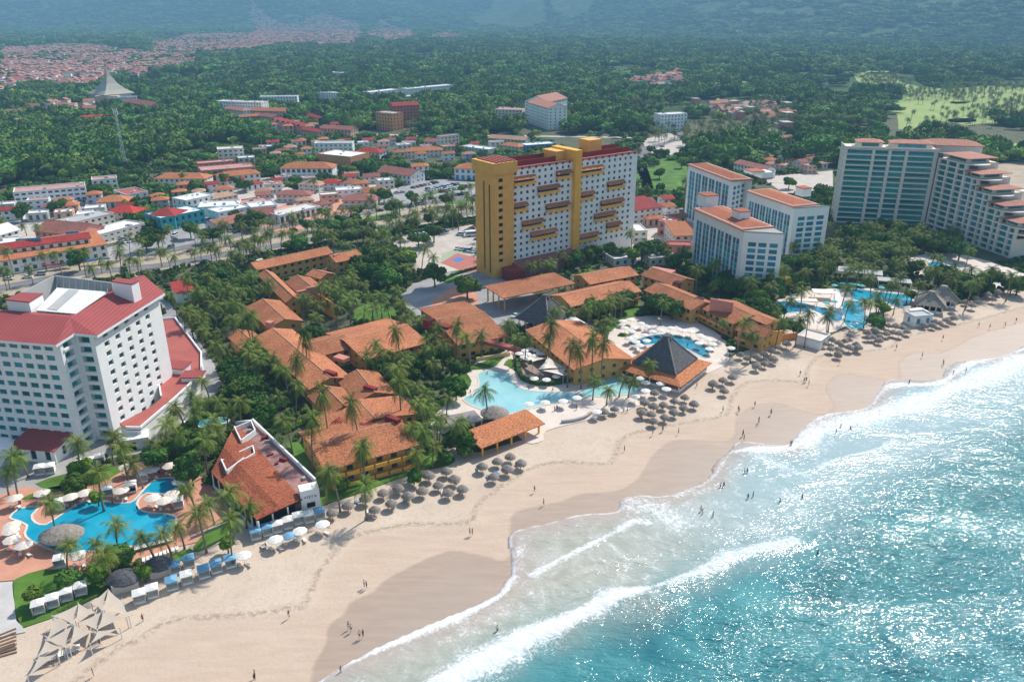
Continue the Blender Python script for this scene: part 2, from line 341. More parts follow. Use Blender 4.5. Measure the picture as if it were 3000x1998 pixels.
def m_sand():
    m=bpy.data.materials.new('beach_sand'); m.use_nodes=True; n=m.node_tree.nodes; l=m.node_tree.links; b=n['Principled BSDF']
    tc=n.new('ShaderNodeTexCoord').outputs['Object']
    big=noise_(n,l,tc,.05,5); fine=noise_(n,l,tc,1.6,4,.7); st=noise_(n,l,tc,.35,4,.6,.5,(.3,1.6,1),R(-35)); track=noise_(n,l,tc,.5,8,.8,1.5)
    dsw=attr(n,'dsw'); dwt=attr(n,'dwt')
    wob=math_(n,l,'MULTIPLY',math_(n,l,'SUBTRACT',noise_(n,l,tc,.22,5,.7),.5),2.4)
    dsw=math_(n,l,'ADD',dsw,wob); dwt=math_(n,l,'ADD',dwt,math_(n,l,'MULTIPLY',wob,.5))
    dry=ramp(n,l,big,[(.35,(.56,.445,.345)),(.65,(.635,.52,.41))])
    dry=mix(n,l,.35,dry,ramp(n,l,track,[(.38,(.62,.60,.58)),(.52,(1,1,1))]),'MULTIPLY')
    damp=ramp(n,l,st,[(.3,(.52,.39,.295)),(.7,(.59,.455,.35))])
    wet=ramp(n,l,st,[(.3,(.345,.25,.19)),(.7,(.41,.305,.235))])
    c=mix(n,l,mrange(n,l,dsw,-1,4),dry,damp)
    # stranded debris line along the last high swash
    edge=math_(n,l,'MULTIPLY',mrange(n,l,math_(n,l,'ABSOLUTE',dsw),0,1.5,1,0),mrange(n,l,noise_(n,l,tc,.9,4,.7),.4,.6))
    c=mix(n,l,math_(n,l,'MULTIPLY',edge,.75),c,(.30,.21,.15))
    wf=mrange(n,l,dwt,-.3,1.0); c=mix(n,l,math_(n,l,'MULTIPLY',wf,.95),c,wet); c=mix(n,l,mrange(n,l,dwt,3,16,0,.35),c,(.36,.31,.25))
    c=mix(n,l,mrange(n,l,fine,.3,.75,0,.16),c,(.30,.23,.17))
    l.new(c,b.inputs['Base Color']); l.new(mrange(n,l,dwt,-.4,1.4,.92,.5),b.inputs['Roughness']); l.new(mrange(n,l,dwt,-.4,1.4,.1,.36),b.inputs['Specular IOR Level'])
    bp=n.new('ShaderNodeBump'); bp.inputs['Distance'].default_value=.12; l.new(mrange(n,l,dwt,-.5,.5,.55,.04),bp.inputs['Strength']); l.new(math_(n,l,'ADD',fine,math_(n,l,'MULTIPLY',track,1.5)),bp.inputs['Height']); l.new(bp.outputs[0],b.inputs['Normal'])
    return m
def sand_attrs(P):
    return dict(dsw=sdist(P,SWASH),dwt=sdist(P,WET),dsh=sdist(P,SHORE))
def sand_z(P,A):
    z=-.02+0*A['dsw']; d=A['dsw']; 
    z=np.where(d>0,-.02-.28*np.clip(d/4,0,1),z)                       # little scarp below the berm
    z=z-.3*np.clip(A['dsh']/10,0,1)-2.5*np.clip((A['dsh']-10)/60,0,1)
    return z+.05*vnoise(P,9,3,5)
grid('sand',axis(-400,-130,250,900,1.1,16),axis(-250,88,345,520,1.1,16),sand_z,m_sand(),sand_attrs)
# ---- sea
FOAM=[([(900,2010),(931,1998),(1003,1950),(1110,1900),(1256,1838),(1435,1762),(1480,1725),(1500,1690)],2.0,1.15,.25),
 ([(1559,1687),(1590,1669),(1677,1622),(1766,1577),(1800,1560)],1.3,.95,.25),([(1814,1551),(1861,1527),(1897,1533)],2.4,1.0,.15),
 ([(1279,2010),(1390,1950),(1457,1919),(1546,1865),(1635,1836),(1719,1796),(1808,1751),(1879,1736)],4.4,1.25,.8),
 ([(1879,1738),(1957,1711),(2064,1670),(2135,1634),(2218,1610),(2325,1586)],2.6,.95,.55),
 ([(2337,1290),(2400,1262),(2470,1240),(2560,1215),(2700,1175),(2850,1115),(3010,1050)],9,.92,.3),([(2337,1271),(2403,1218),(2492,1203),(2544,1189),(2600,1130),(2748,1125),(2830,1070),(3000,1023)],3.5,.9,.1),
 ([(2400,1370),(2462,1343),(2563,1319),(2620,1290)],2.,.75,.2),([(2141,1325),(2200,1318),(2301,1313),(2345,1290)],3,1.05,.15),([(2141,1319),(2110,1370),(2080,1405),(1980,1452)],2.2,.75,.05),([(1820,1461),(1860,1480),(1920,1490),(1980,1530)],6,.78,.05),
 ([(1500,1700),(1515,1640),(1530,1600)],3,.7,0),([(2200,1330),(2300,1370),(2380,1400)],4,.7,.05)]
MILK=[(860,2100),(1160,2030),(1279,2010),(1390,1950),(1457,1919),(1546,1865),(1635,1836),(1719,1796),(1808,1751),(1879,1738),(1970,1700),(2090,1655),(2200,1615),(2330,1575),(2430,1500),(2530,1430),(2650,1370),(2780,1310),(2900,1250),(3000,1200)]
def sea_attrs(P):
    foam=np.zeros(len(P)); crest=np.zeros(len(P))
    for L,wd,amp,cr in FOAM:
        W=wl(L,0,3); d=dist(P,W); wd2=wd*(1.15+.75*vnoise(P,16,3,4)); g=np.clip(1.2-d/np.maximum(wd2,.6),0,1)*amp; foam=np.maximum(foam,g); crest=np.maximum(crest,cr*np.exp(-(d/(wd*.75))**2))
    return dict(foam=foam,crest=crest,dsh=sdist(P,SHORE),dmk=sdist(P,MILK))
def sea_z(P,A):
    d=A['dsh']; z=-.28+.36*np.clip((d+.5)/1.6,0,1); z=np.where(d<-.5,-3.,z)
    k=np.clip(d/25,0,1); s=A['dmk']+6*vnoise(P,60,3,9)
    z+=k*(.28*np.sin(s/7.5)+.16*np.sin(s/3.1+P[:,0]*.05)+.22*vnoise(P,14,3,2)); return z+A['crest']*np.clip(d/3,0,1)
def m_sea():
    m=bpy.data.materials.new('sea_water'); m.use_nodes=True; n=m.node_tree.nodes; l=m.node_tree.links; b=n['Principled BSDF']
    tc=n.new('ShaderNodeTexCoord').outputs['Object']; A=R(36)
    dsh,dmk,foam=attr(n,'dsh'),attr(n,'dmk'),attr(n,'foam')
    w1=noise_(n,l,tc,.06,5,.6,.6); w2=noise_(n,l,tc,.9,5,.72,1.2,(.55,1.4,1),-A); lace=noise_(n,l,tc,.55,8,.78,2.2); lace2=noise_(n,l,tc,.16,4,.6,1.)
    dmk=math_(n,l,'ADD',dmk,math_(n,l,'MULTIPLY',math_(n,l,'SUBTRACT',w1,.5),18))
    milk=ramp(n,l,lace2,[(.35,(.35,.35,.285)),(.65,(.46,.45,.385))])
    far=mix(n,l,mrange(n,l,attr(n,'px'),0,1),milk,(.31,.42,.43))
    thin=mix(n,l,mrange(n,l,dsh,0,9),(.42,.35,.30),far)
    deep=ramp(n,l,w1,[(.3,(.02,.145,.17)),(.5,(.045,.21,.228)),(.7,(.09,.295,.30))])
    c=mix(n,l,mrange(n,l,dmk,-10,13),thin,deep)
    c=mix(n,l,mrange(n,l,dmk,15,75,0,.45),c,(.012,.14,.21))
    fl=math_(n,l,'ADD',math_(n,l,'MULTIPLY',math_(n,l,'SUBTRACT',lace,.5),math_(n,l,'SUBTRACT',4.2,math_(n,l,'MULTIPLY',foam,1.6))),foam)
    f1=mrange(n,l,fl,.45,1.15)
    f1=math_(n,l,'MULTIPLY',f1,mrange(n,l,foam,.02,.3))
    surf=math_(n,l,'MULTIPLY',mrange(n,l,dmk,-4,6,1,0),mrange(n,l,dsh,0,5))
    f2=math_(n,l,'MULTIPLY',mrange(n,l,math_(n,l,'MULTIPLY',lace,math_(n,l,'ADD',lace2,.5)),.53,.72,0,.75),surf)
    tail=math_(n,l,'MULTIPLY',mrange(n,l,math_(n,l,'MULTIPLY',lace,math_(n,l,'ADD',lace2,.5)),.60,.74,0,.4),mrange(n,l,dmk,0,40,1,0))
    # a fine white lip where the water ends on the sand
    lip=math_(n,l,'MULTIPLY',mrange(n,l,math_(n,l,'ABSOLUTE',math_(n,l,'SUBTRACT',dsh,.25)),0,.8,1,0),mrange(n,l,lace2,.40,.62,.08,.7))
    ff=math_(n,l,'MAXIMUM',math_(n,l,'MAXIMUM',f1,f2),math_(n,l,'MAXIMUM',tail,lip))
    ff=math_(n,l,'MULTIPLY',ff,mrange(n,l,noise_(n,l,tc,1.3,5,.7,.8),.3,.6,.62,1.)); c=mix(n,l,ff,c,(.74,.76,.77))
    l.new(c,b.inputs['Base Color']); l.new(mix(n,l,ff,.11,.8),b.inputs['Roughness']); b.inputs['Specular IOR Level'].default_value=.5; b.inputs['IOR'].default_value=1.33
    h=math_(n,l,'ADD',math_(n,l,'MULTIPLY',noise_(n,l,tc,1.05,2.5,.55,.7,(.6,1.3,1),-A),.62),math_(n,l,'MULTIPLY',noise_(n,l,tc,.22,2,.5,.5,(.6,1.3,1),-A),1.5))
    bp=n.new('ShaderNodeBump'); bp.inputs['Distance'].default_value=1.0; l.new(math_(n,l,'MULTIPLY',mrange(n,l,dsh,4,75,.22,.8),mrange(n,l,noise_(n,l,tc,.045,4,.6,.5,(.5,1.5,1),-A),.35,.62,.62,1.6)),bp.inputs['Strength']); l.new(h,bp.inputs['Height']); l.new(bp.outputs[0],b.inputs['Normal'])
    return m
def sea_attrs2(P):
    A=sea_attrs(P); A['px']=np.clip((P[:,0]-10)/70,0,1); return A
sea=grid('sea',axis(-400,-45,215,900,.8,12),axis(-600,100,300,460,.8,12),sea_z,m_sea(),sea_attrs2)
# ---- haze
def haze(dens,col):
    m=bpy.data.materials.new('haze'); m.use_nodes=True; n=m.node_tree.nodes; l=m.node_tree.links
    n.remove(n['Principled BSDF']); v=n.new('ShaderNodeVolumePrincipled'); v.inputs['Density'].default_value=dens; v.inputs['Color'].default_value=(*col,1); v.inputs['Anisotropy'].default_value=0.0
    l.new(v.outputs[0],n['Material Output'].inputs['Volume'])
    mb=MB(); mb.prism([(-6800,-1200),(6900,-1200),(6900,10300),(-6800,10300)],-8,640); o=mb.build('haze',m); o['kind']='stuff'; return o
haze(.00018,(.30,.60,.86))
# ================================================================ plants and loose things (prototypes, then copies)
def palm_parts(seed,h,fr=17,fl=3.3,old=True):
    rs=random.Random(seed); trunk=MB(); bend=rs.uniform(.3,1.5); a=rs.uniform(0,6.28); K=6
    path=[(math.cos(a)*bend*(i/K)**2,math.sin(a)*bend*(i/K)**2,h*i/K) for i in range(K+1)]
    trunk.tube(path,[.27]+[.19-.05*i/K for i in range(K)],6); trunk.sm=True
    top=Vector(path[-1]); cr=MB()
    for i in range(fr):
        az=i*2.39996+rs.uniform(-.2,.2); u=i/(fr-1); el=R(72)-u*R(105)+rs.uniform(-.12,.12); L=fl*rs.uniform(.85,1.1)*(.8 if u<.15 else 1)
        seg=7; p=top.copy(); d=Vector((math.cos(az)*math.cos(el),math.sin(az)*math.cos(el),math.sin(el))); pts=[p.copy()]
        for k in range(seg):
            d=(d+Vector((0,0,-.17-.05*k*.5))).normalized(); p=p+d*(L/seg); pts.append(p.copy())
        side=Vector((-math.sin(az),math.cos(az),0))
        for k in range(seg):
            w=.95*math.sin(PI*min(1,(k+.9)/(seg+.3)))**.7*(fl/3.3); a0,b0=pts[k],pts[k+1]; dd=(b0-a0)
            for sgn in (-1,1):
                for q in (0,.5):
                    s0=a0+dd*q; s1=a0+dd*(q+.34); droop=Vector((0,0,-w*rs.uniform(.35,.75))); tip=s1+side*(sgn*w)+droop+dd*.7
                    o=len(cr.v); cr.v+=[tuple(s0),tuple(s1),tuple(tip)]; cr.f.append([o,o+1,o+2] if sgn>0 else [o+2,o+1,o]); cr.m.append(0)
        for k in range(seg):   # midrib
            o=len(cr.v); r_=.045; cr.v+=[tuple(pts[k]+side*r_),tuple(pts[k]-side*r_),tuple(pts[k+1]-side*r_),tuple(pts[k+1]+side*r_)]; cr.f.append([o,o+1,o+2,o+3]); cr.m.append(1)
    if old:
        for i in range(7):   # nuts
            a2=rs.uniform(0,6.28); cr.cone(top.x+.28*math.cos(a2),top.y+.28*math.sin(a2),[(.05,top.z-.5),(.16,top.z-.38),(.05,top.z-.2)],5,1)
    return trunk,cr
frondrib=M('frond_rib',(.22,.20,.06),.7,.2,2.)
PALMS=[]
for i,(h,fl) in enumerate(((7.5,3.4),(8.6,3.6),(6.6,3.2),(9.6,3.5),(5.2,3.0))):
    t=thing('coconut_palm',(0,-50,0),'x','palm'); a,b=palm_parts(20+i,h,18+i%3,fl)
    link('trunk',a.mesh('palm_trunk',bark),t); link('crown',b.mesh('palm_crown',[palmleaf,frondrib]),t); PALMS.append(t)
NP=[0]
def pin(p,L):
    c=False; n=len(L)
    for i in range(n):
        a,b=L[i],L[(i+1)%n]
        if (a[1]>p[1])!=(b[1]>p[1]) and p[0]<(b[0]-a[0])*(p[1]-a[1])/(b[1]-a[1])+a[0]: c=not c
    return c
def palm(x,y,z=0,k=None,desc='coconut palm',group='coconut palms of the resort strip',s=None,top=True):
    """x,y = pixel of the crown centre (top) or the foot"""
    if NP[0]>=299: return
    NP[0]+=1
    k=random.randrange(5) if k is None else k; s=s or random.uniform(.9,1.12); h=(7.5,8.6,6.6,9.6,5.2)[k]*s*.97
    s*=1.2; h0=(7.5,8.6,6.6,9.6,5.2)[k]*s*.97; h=h0
    g=G(x,y,z+h) if top else G(x,y,z)
    while top and h<16 and any(pin(g,b) for b in BLD): h+=.5; g=G(x,y,z+h)
    o=copy(PALMS[k],(g.x,g.y,z),random.uniform(0,6.28),(s,s,s*h/h0)); auto(o,desc,group); return o
def crown_mesh(name,seed,r=4,h=4,lobes=7,n=1500,leaf=.55,mat=leafB,flat=.75,z0=2.4,core=True):
    rs=random.Random(seed); mb=MB(); L=[(0,0,z0+h*.5,r*.62)]
    for i in range(lobes):
        a=i*2.4+rs.uniform(-.4,.4); d=r*rs.uniform(.35,.68); L.append((math.cos(a)*d,math.sin(a)*d,z0+h*rs.uniform(.3,.85),r*rs.uniform(.3,.48)))
    per=n//len(L)
    for (x,y,z,q) in L:
        if core:
            o=len(mb.v); ph=[(0,0,1)]+[(math.cos(2*PI*k/7+e*.3)*math.cos(e),math.sin(2*PI*k/7+e*.3)*math.cos(e),math.sin(e)) for e in (.6,0,-.6) for k in range(7)]+[(0,0,-1)]
            for p in ph:
                s=q*.84*rs.uniform(.85,1.1); mb.v.append((x+p[0]*s,y+p[1]*s,z+p[2]*s*flat))
            for k in range(7):
                mb.f.append([o,o+1+k,o+1+(k+1)%7]); mb.f.append([o+1+k,o+8+k,o+8+(k+1)%7,o+1+(k+1)%7]); mb.f.append([o+8+k,o+15+k,o+15+(k+1)%7,o+8+(k+1)%7]); mb.f.append([o+22,o+15+(k+1)%7,o+15+k])
            mb.m+=[0]*28
        for i in range(per):
            u=rs.uniform(-.55,1); t=rs.uniform(0,6.283); c=math.sqrt(max(0,1-u*u)); nrm=Vector((c*math.cos(t),c*math.sin(t),u))
            lump=1+.14*math.sin(5*t+seed)*math.cos(4*u); p=Vector((x,y,z))+Vector((nrm.x*q,nrm.y*q,nrm.z*q*flat))*rs.uniform(.86,1.1)*lump
            nn=(nrm+Vector((rs.uniform(-1,1),rs.uniform(-1,1),rs.uniform(-.6,1)))*.75).normalized(); e1=nn.orthogonal().normalized(); e2=nn.cross(e1); a=rs.uniform(0,3.14); s=leaf*rs.uniform(.6,1.25)
            f1=(e1*math.cos(a)+e2*math.sin(a))*s; f2=(e2*math.cos(a)-e1*math.sin(a))*s*.6
            o=len(mb.v); mb.v+=[tuple(p-f1),tuple(p-f2),tuple(p+f1),tuple(p+f2)]; mb.f.append([o,o+1,o+2,o+3]); mb.m.append(0)
    return mb.mesh(name,mat)
TREES=[]
for i,(r,h,fl,mt) in enumerate(((4.6,4.4,.75,leafB),(5.6,4.6,.62,leafA),(3.6,4.0,.9,leafC),(6.6,4.2,.5,leafB),(4.4,5.0,.85,leafA))):
    t=thing('broadleaf_tree',(0,-60,0),'x','tree'); tr=MB(); tr.tube([(0,0,0),(.1,.05,1.6),(.15,0,3.2),(.1,.1,4.6)],[.34,.26,.2,.1],7)
    for k in range(5):
        a=k*1.3+i; tr.tube([(.12,0,2.2+k*.25),(math.cos(a)*r*.25,math.sin(a)*r*.25,3.4+k*.2),(math.cos(a)*r*.5,math.sin(a)*r*.5,4.3+k*.2)],[.16,.1,.04],5)
    link('trunk',tr.mesh('tree_trunk',wbark),t); link('crown',crown_mesh('tree_crown',40+i,r,h,7,1700,.5,mt,fl),t); TREES.append(t)
TREER=(4.6,5.6,3.6,6.6,4.4); NT=[0]
TREEPOS=[]
def tree(x,y,k=0,s=1.,desc='round green broadleaf tree',group='broadleaf trees',mats=None,world=None,z=0):
    g=Vector(world) if world is not None else G(x,y,z)
    for i in range(14):
        if not any(pin(g,b) for b in BLD): break
        g=g-Vector((.2,.9,0))
    else: return
    NT[0]+=1
    o=copy(TREES[k],(g.x,g.y,z),random.uniform(0,6.28),s,mats); auto(o,desc,group); TREEPOS.append((g.x,g.y)); return o
# ---- palapa (thatched beach shade)
def palapa_proto(r=2.1,h=2.2,rise=.95,n=14,nm='palapa'):
    t=thing(nm,(0,-70,0),'x','palapa'); p=MB(); p.tube([(0,0,0),(0,0,h+rise*.8)],.09,6); link('pole',p.mesh('palapa_pole',wood),t)
    c=MB(); c.cone(0,0,[(r*.93,h-.32),(r*1.02,h-.22),(r*.95,h+.02),(r*.7,h+rise*.45),(r*.36,h+rise*.85),(.06,h+rise*1.1)],n,0,.05)
    for i in range(26): # shaggy fringe
        a=i*2*PI/26; q=r*random.uniform(.98,1.08); c.add([(q*math.cos(a-.12),q*math.sin(a-.12),h-.15),(q*math.cos(a+.12),q*math.sin(a+.12),h-.15),(q*1.03*math.cos(a),q*1.03*math.sin(a),h-random.uniform(.5,.8))],[(0,1,2)])
    link('thatch_roof',c.mesh('palapa_roof',thatch),t); return t
PAL=palapa_proto(1.75,2.1,1.15)
def palapa(x,y,s=1.,desc='grey thatched palapa on the sand',grp='thatched palapas on the beach',z=0):
    g=G(x,y,z+2.7*s); o=copy(PAL,(g.x,g.y,z),random.uniform(0,6.28),s*random.uniform(.82,1.0)); auto(o,desc,grp); return o
# ---- lounger
def lounger_proto(mt=canvas):
    t=thing('sun_lounger',(0,-75,0),'x','sun lounger'); f=MB()
    for sx in (-.28,.28): f.box(sx,0,.24,.05,1.9,.05)
    for sx in (-.28,.28):
        for y in (-.8,.7): f.box(sx,y,0,.05,.05,.25)
    link('frame',f.mesh('lounger_frame',metal),t); c=MB(); c.box(0,-.3,.29,.62,1.3,.09); c.prism([(-.31,.35),(.31,.35),(.31,.95),(-.31,.95)],[.3,.3,.62,.62],[.39,.39,.72,.72]); link('cushion',c.mesh('lounger_cushion',mt),t); return t
LNG=lounger_proto()
def lounger(x,y,rz=.5,desc='white cushioned sun lounger',grp='sun loungers',z=0,s=1.1,mats=None):
    g=G(x,y,z); o=copy(LNG,(g.x,g.y,z),rz,s,mats); auto(o,desc,grp); return o
# ---- parasols
def parasol_proto(mt,r=1.6,h=2.3,n=8):
    t=thing('parasol',(0,-80,0),'x','parasol'); p=MB(); p.tube([(0,0,0),(0,0,h+.5)],.035,6); p.cone(0,0,[(.28,0),(.25,.08)],10); link('pole',p.mesh('parasol_pole',metal),t)
    c=MB(); c.cone(0,0,[(r*.99,h-.16),(r,h-.02),(r*.55,h+.3),(.04,h+.56)],n); link('canopy',c.mesh('parasol_canopy',mt),t); return t
PAR={'white':parasol_proto(canvas),'cream':parasol_proto(canvasc,1.75),'teal':parasol_proto(canvast,1.45),'blue':parasol_proto(canvasb,1.5)}
def parasol(x,y,k='white',s=1.,desc=None,grp=None,z=0,lg=0):
    g=G(x,y,z+2.4*s); o=copy(PAR[k],(g.x,g.y,z),random.uniform(0,6),s); auto(o,desc or f'{k} parasol',grp or f'{k} parasols'); 
    for i in range(lg):
        a=random.uniform(0,6); q=G(x,y,z+2.4*s); l_=copy(LNG,(q.x+1.3*(i*2-1)*.8,q.y-.5,z),SAZ+random.uniform(-.3,.3)+PI,1.05); auto(l_,'white sun lounger under a parasol','sun loungers')
    return o
# ---- cabanas
def cabana_proto(top):
    t=thing('cabana',(0,-85,0),'x','cabana'); f=MB()
    for sx in (-1,1):
        for sy in (-1,1): f.box(sx,sy,0,.09,.09,2.1)
    for sx in (-1,1): f.box(sx,0,2.05,.08,2.1,.08)
    link('frame',f.mesh('cabana_frame',metal),t)
    r_=MB(); r_.prism([(-1.15,-1.15),(1.15,-1.15),(1.15,1.15),(-1.15,1.15)],[2.1,2.1,2.1,2.1],[2.18,2.18,2.18,2.18]); r_.add([(-1.15,-1.15,2.19),(1.15,-1.15,2.19),(1.15,1.15,2.19),(-1.15,1.15,2.19),(0,-.6,2.6),(0,.6,2.6)],[(0,1,4),(1,2,5,4),(2,3,5),(3,0,4,5)]); link('roof',r_.mesh('cabana_roof',top),t)
    c=MB()
    for sx in (-1,1): c.prism([(sx*1.02-.02,-.9),(sx*1.02+.02,-.9),(sx*1.02+.02,.98),(sx*1.02-.02,.98)],.3,2.05)
    c.prism([(-.98,1.0),(.98,1.0),(.98,1.04),(-.98,1.04)],.3,2.05); link('curtain',c.mesh('cabana_curtain',canvas),t)
    b=MB(); b.box(0,.05,.05,1.85,1.7,.42); b.box(0,.8,.47,1.8,.25,.3); link('day_bed',b.mesh('cabana_bed',canvas),t); return t
CAB={'white':cabana_proto(canvas),'blue':cabana_proto(canvasb)}
def cabana(x,y,k='white',rz=0,desc=None,z=0,s=1.12,grp='curtained beach cabanas'):
    g=G(x,y,z+1.3); o=copy(CAB[k],(g.x,g.y,z),rz,s); auto(o,desc or f'{k}-topped cabana with white curtains',grp); return o
# ---- cars
def car_proto(kind='car'):
    t=thing('parked_car',(0,-90,0),'x',kind); b=MB(); L,W=4.4,1.8
    if kind=='car':
        prof=[(-2.2,.35),(-2.2,.8),(-1.9,.95),(-1.1,1.0),(-.5,1.0),(1.0,1.0),(1.6,.98),(2.15,.85),(2.2,.35)]
        cab=[(-1.35,.99),(-.6,1.45),(.65,1.48),(1.5,.99)]
    else:
        prof=[(-2.4,.35),(-2.4,.95),(-1.9,1.1),(-.5,1.12),(1.0,1.15),(2.3,1.15),(2.4,.35)]; cab=[(-1.6,1.1),(-1.0,1.95),(2.2,1.98),(2.35,1.1)]
    def ext(mb,pr,w,inset=0,m=0):
        n=len(pr); vs=[(x,-w+ (inset if z>1.2 else 0),z) for x,z in pr]+[(x,w-(inset if z>1.2 else 0),z) for x,z in pr]
        mb.add(vs,[(i,(i+1)%n,n+(i+1)%n,n+i) for i in range(n)]+[tuple(range(n))[::-1],tuple(range(n,2*n))],m)
    ext(b,prof,.88); b.box(cab[1][0]*.5+cab[2][0]*.5,0,cab[1][1]-.0,abs(cab[2][0]-cab[1][0])-.1,1.3,.06); link('body',b.mesh('car_body',carcol[0]),t)
    g=MB(); ext(g,cab,.8,.14); link('windows',g.mesh('car_windows',glass),t)
    for x in (-1.35,1.35):
        for y in (-.85,.85):
            wv=MB(); wv.tube([(x,y-.1,.33),(x,y+.1,.33)],.33,10); link('wheel',wv.mesh('car_wheel',tyre),t)
    return t
CARS={'car':car_proto(),'van':car_proto('van')}
CN=['white','silver','black','red','blue','grey']
def car(x,y,rz=0,c=None,kind=None,z=.12,grp='parked cars',desc=None):
    c=random.choices(range(6),(35,22,14,9,7,13))[0] if c is None else c; kind=kind or ('van' if random.random()<.25 else 'car')
    g=G(x,y,z+.5); o=copy(CARS[kind],(g.x,g.y,z),rz+random.choice((0,PI)),1.,{'body':carcol[c]}); o.name='parked_car' if grp=='parked cars' else 'driving_car'; auto(o,desc or f'{CN[c]} {kind} parked',grp); return o
def carrow(p,q,n,off=PI/2,z=.12):
    a,b=G(*p,z),G(*q,z); d=b-a; rz=math.atan2(d.y,d.x)+off
    for i in range(n):
        if random.random()<.1: continue
        g=a+d*((i+.5)/n)+Vector((random.uniform(-.2,.2),random.uniform(-.2,.2),0)); c=random.choices(range(6),(35,22,14,9,7,13))[0]; k='van' if random.random()<.25 else 'car'
        o=copy(CARS[k],(g.x,g.y,z),rz+random.choice((0,PI)),1.,{'body':carcol[c]}); auto(o,f'{CN[c]} {k} parked','parked cars')
# ---- people: one continuous skinned body per pose
def person_mesh(pose):
    w_=pose=='walk'; V=[(0,0,.95),(0,0,1.15),(0,0,1.40),(0,0,1.50),(0,.01,1.60),(0,.01,1.72)]; E=[(0,1),(1,2),(2,3),(3,4),(4,5)]; Rr=[.14,.12,.13,.055,.085,.075]
    def ch(a,pts):
        p=a
        for v,r in pts: V.append(v); Rr.append(r); E.append((p,len(V)-1)); p=len(V)-1
    if pose=='sit':
        for s in (-1,1): ch(0,[((s*.1,-.15,.93),.095),((s*.13,-.5,.98),.07),((s*.13,-.62,.6),.05),((s*.13,-.75,.55),.035)])
    else:
        f=.28 if w_ else .04
        for s in (-1,1): ch(0,[((s*.1,0,.86),.1),((s*.11,-s*f*.5,.48),.065),((s*.11,s*f*(.9 if w_ else .2),.08),.042),((s*.11,s*f*(.9 if w_ else .2)-.14,.04),.035)])
    for s in (-1,1):
        g=.22 if w_ else .03
        if pose=='wave' and s>0: ch(2,[((.19,0,1.4),.055),((.38,-.02,1.52),.04),((.42,-.04,1.8),.03),((.43,-.04,1.9),.028)])
        else: ch(2,[((s*.19,0,1.39),.055),((s*.25,s*g*.4,1.12),.042),((s*.27,s*g-.05,.88),.032),((s*.27,s*g-.08,.79),.028)])
    me=bpy.data.meshes.new('p'); me.from_pydata(V,E,[]); o=bpy.data.objects.new('p',me); sc.collection.objects.link(o)
    md=o.modifiers.new('s','SKIN'); sv=me.skin_vertices[0].data
    for i,r in enumerate(Rr): sv[i].radius=(r,r*.85); sv[i].use_root=(i==0)
    s2=o.modifiers.new('d','SUBSURF'); s2.levels=1; s2.render_levels=1
    dg=bpy.context.evaluated_depsgraph_get(); out=bpy.data.meshes.new_from_object(o.evaluated_get(dg)); bpy.data.objects.remove(o)
    out.materials.clear(); out.materials.append(skin); out.polygons.foreach_set('use_smooth',[True]*len(out.polygons)); return out
PEO={}
for ps in ('stand','walk','wave'):
    t=thing('person',(0,-95,0),'x','person'); link('body',person_mesh(ps),t); hm=MB(); hm.sm=True; hm.cone(0,.02,[(.07,1.6),(.105,1.66),(.1,1.74),(.05,1.81)],10); link('hair',hm.mesh('hair',hairm),t)
    cl=MB(); cl.sm=True; cl.cone(0,0,[(.19,.7),(.175,.85),(.155,.98),(.15,1.02)],12,0,0,0,.72); link('shorts',cl.mesh('shorts',cloths[0]),t)
    sh=MB(); sh.sm=True; sh.cone(0,0,[(.16,.98),(.15,1.15),(.18,1.35),(.15,1.45),(.075,1.49)],12,0,0,0,.74); link('shirt',sh.mesh('shirt',cloths[2]),t); PEO[ps]=t
CLN=['navy','red','white','teal','black']
def person(x,y,ps=None,z=0,grp='people on the beach',where='on the sand',s=1.05,rz=None):
    """x,y = pixel at the feet"""
    ps=ps or random.choice(('stand','walk','walk','stand','wave')); g=G(x,y,z); a,b=random.choice((0,1,2,3,4,4,0)),random.choice((0,1,2,3,4,2)); top=random.random()<.5
    o=copy(PEO[ps],(g.x,g.y,z),random.uniform(0,6.28) if rz is None else rz,s,{'shorts':cloths[a],'shirt':cloths[b]})
    if not top:
        for c in list(o.children):
            if c.name.startswith('shirt'): bpy.data.objects.remove(c)
    v={'stand':'standing','walk':'walking','wave':'waving'}[ps]
    auto(o,f"person {v} {where} in {CLN[b]+' top' if top else CLN[a]+' shorts'}",grp); return o
# ================================================================ buildings
M('ridge',(.62,.36,.22),.85,.1,1.)
NOP=[]
def uv(az): return Vector((math.sin(az),math.cos(az),0))
def facade(mb,p0,d,L,z0,z1,holes,depth,n,m=0,mr=0):
    """wall from p0 along unit d, outward normal n, with recessed rectangular holes (ua,ub,za,zb)"""
    us=sorted({0.,L,*[h[0] for h in holes],*[h[1] for h in holes]}); zs=sorted({z0,z1,*[h[2] for h in holes],*[h[3] for h in holes]})
    P=lambda u,z,k=0: tuple(Vector((p0.x,p0.y,0))+d*u+Vector((0,0,z))-n*k)
    hs={(round(h[0],3),round(h[2],3)) for h in holes}
    def inh(u,z): return any(h[0]-1e-4<=u<h[1]-1e-4 and h[2]-1e-4<=z<h[3]-1e-4 for h in holes)
    for i in range(len(zs)-1):
        run=None
        for j in range(len(us)):
            solid=j<len(us)-1 and not inh(us[j],zs[i])
            if solid and run is None: run=us[j]
            if not solid and run is not None:
                mb.quad(P(run,zs[i]),P(us[j],zs[i]),P(us[j],zs[i+1]),P(run,zs[i+1]),m); run=None
    for a,b,c,e in holes:
        mb.quad(P(a,c),P(a,c,depth),P(a,e,depth),P(a,e),mr); mb.quad(P(b,c),P(b,e),P(b,e,depth),P(b,c,depth),mr)
        mb.quad(P(a,c),P(b,c),P(b,c,depth),P(a,c,depth),mr); mb.quad(P(a,e),P(a,e,depth),P(b,e,depth),P(b,e),mr)
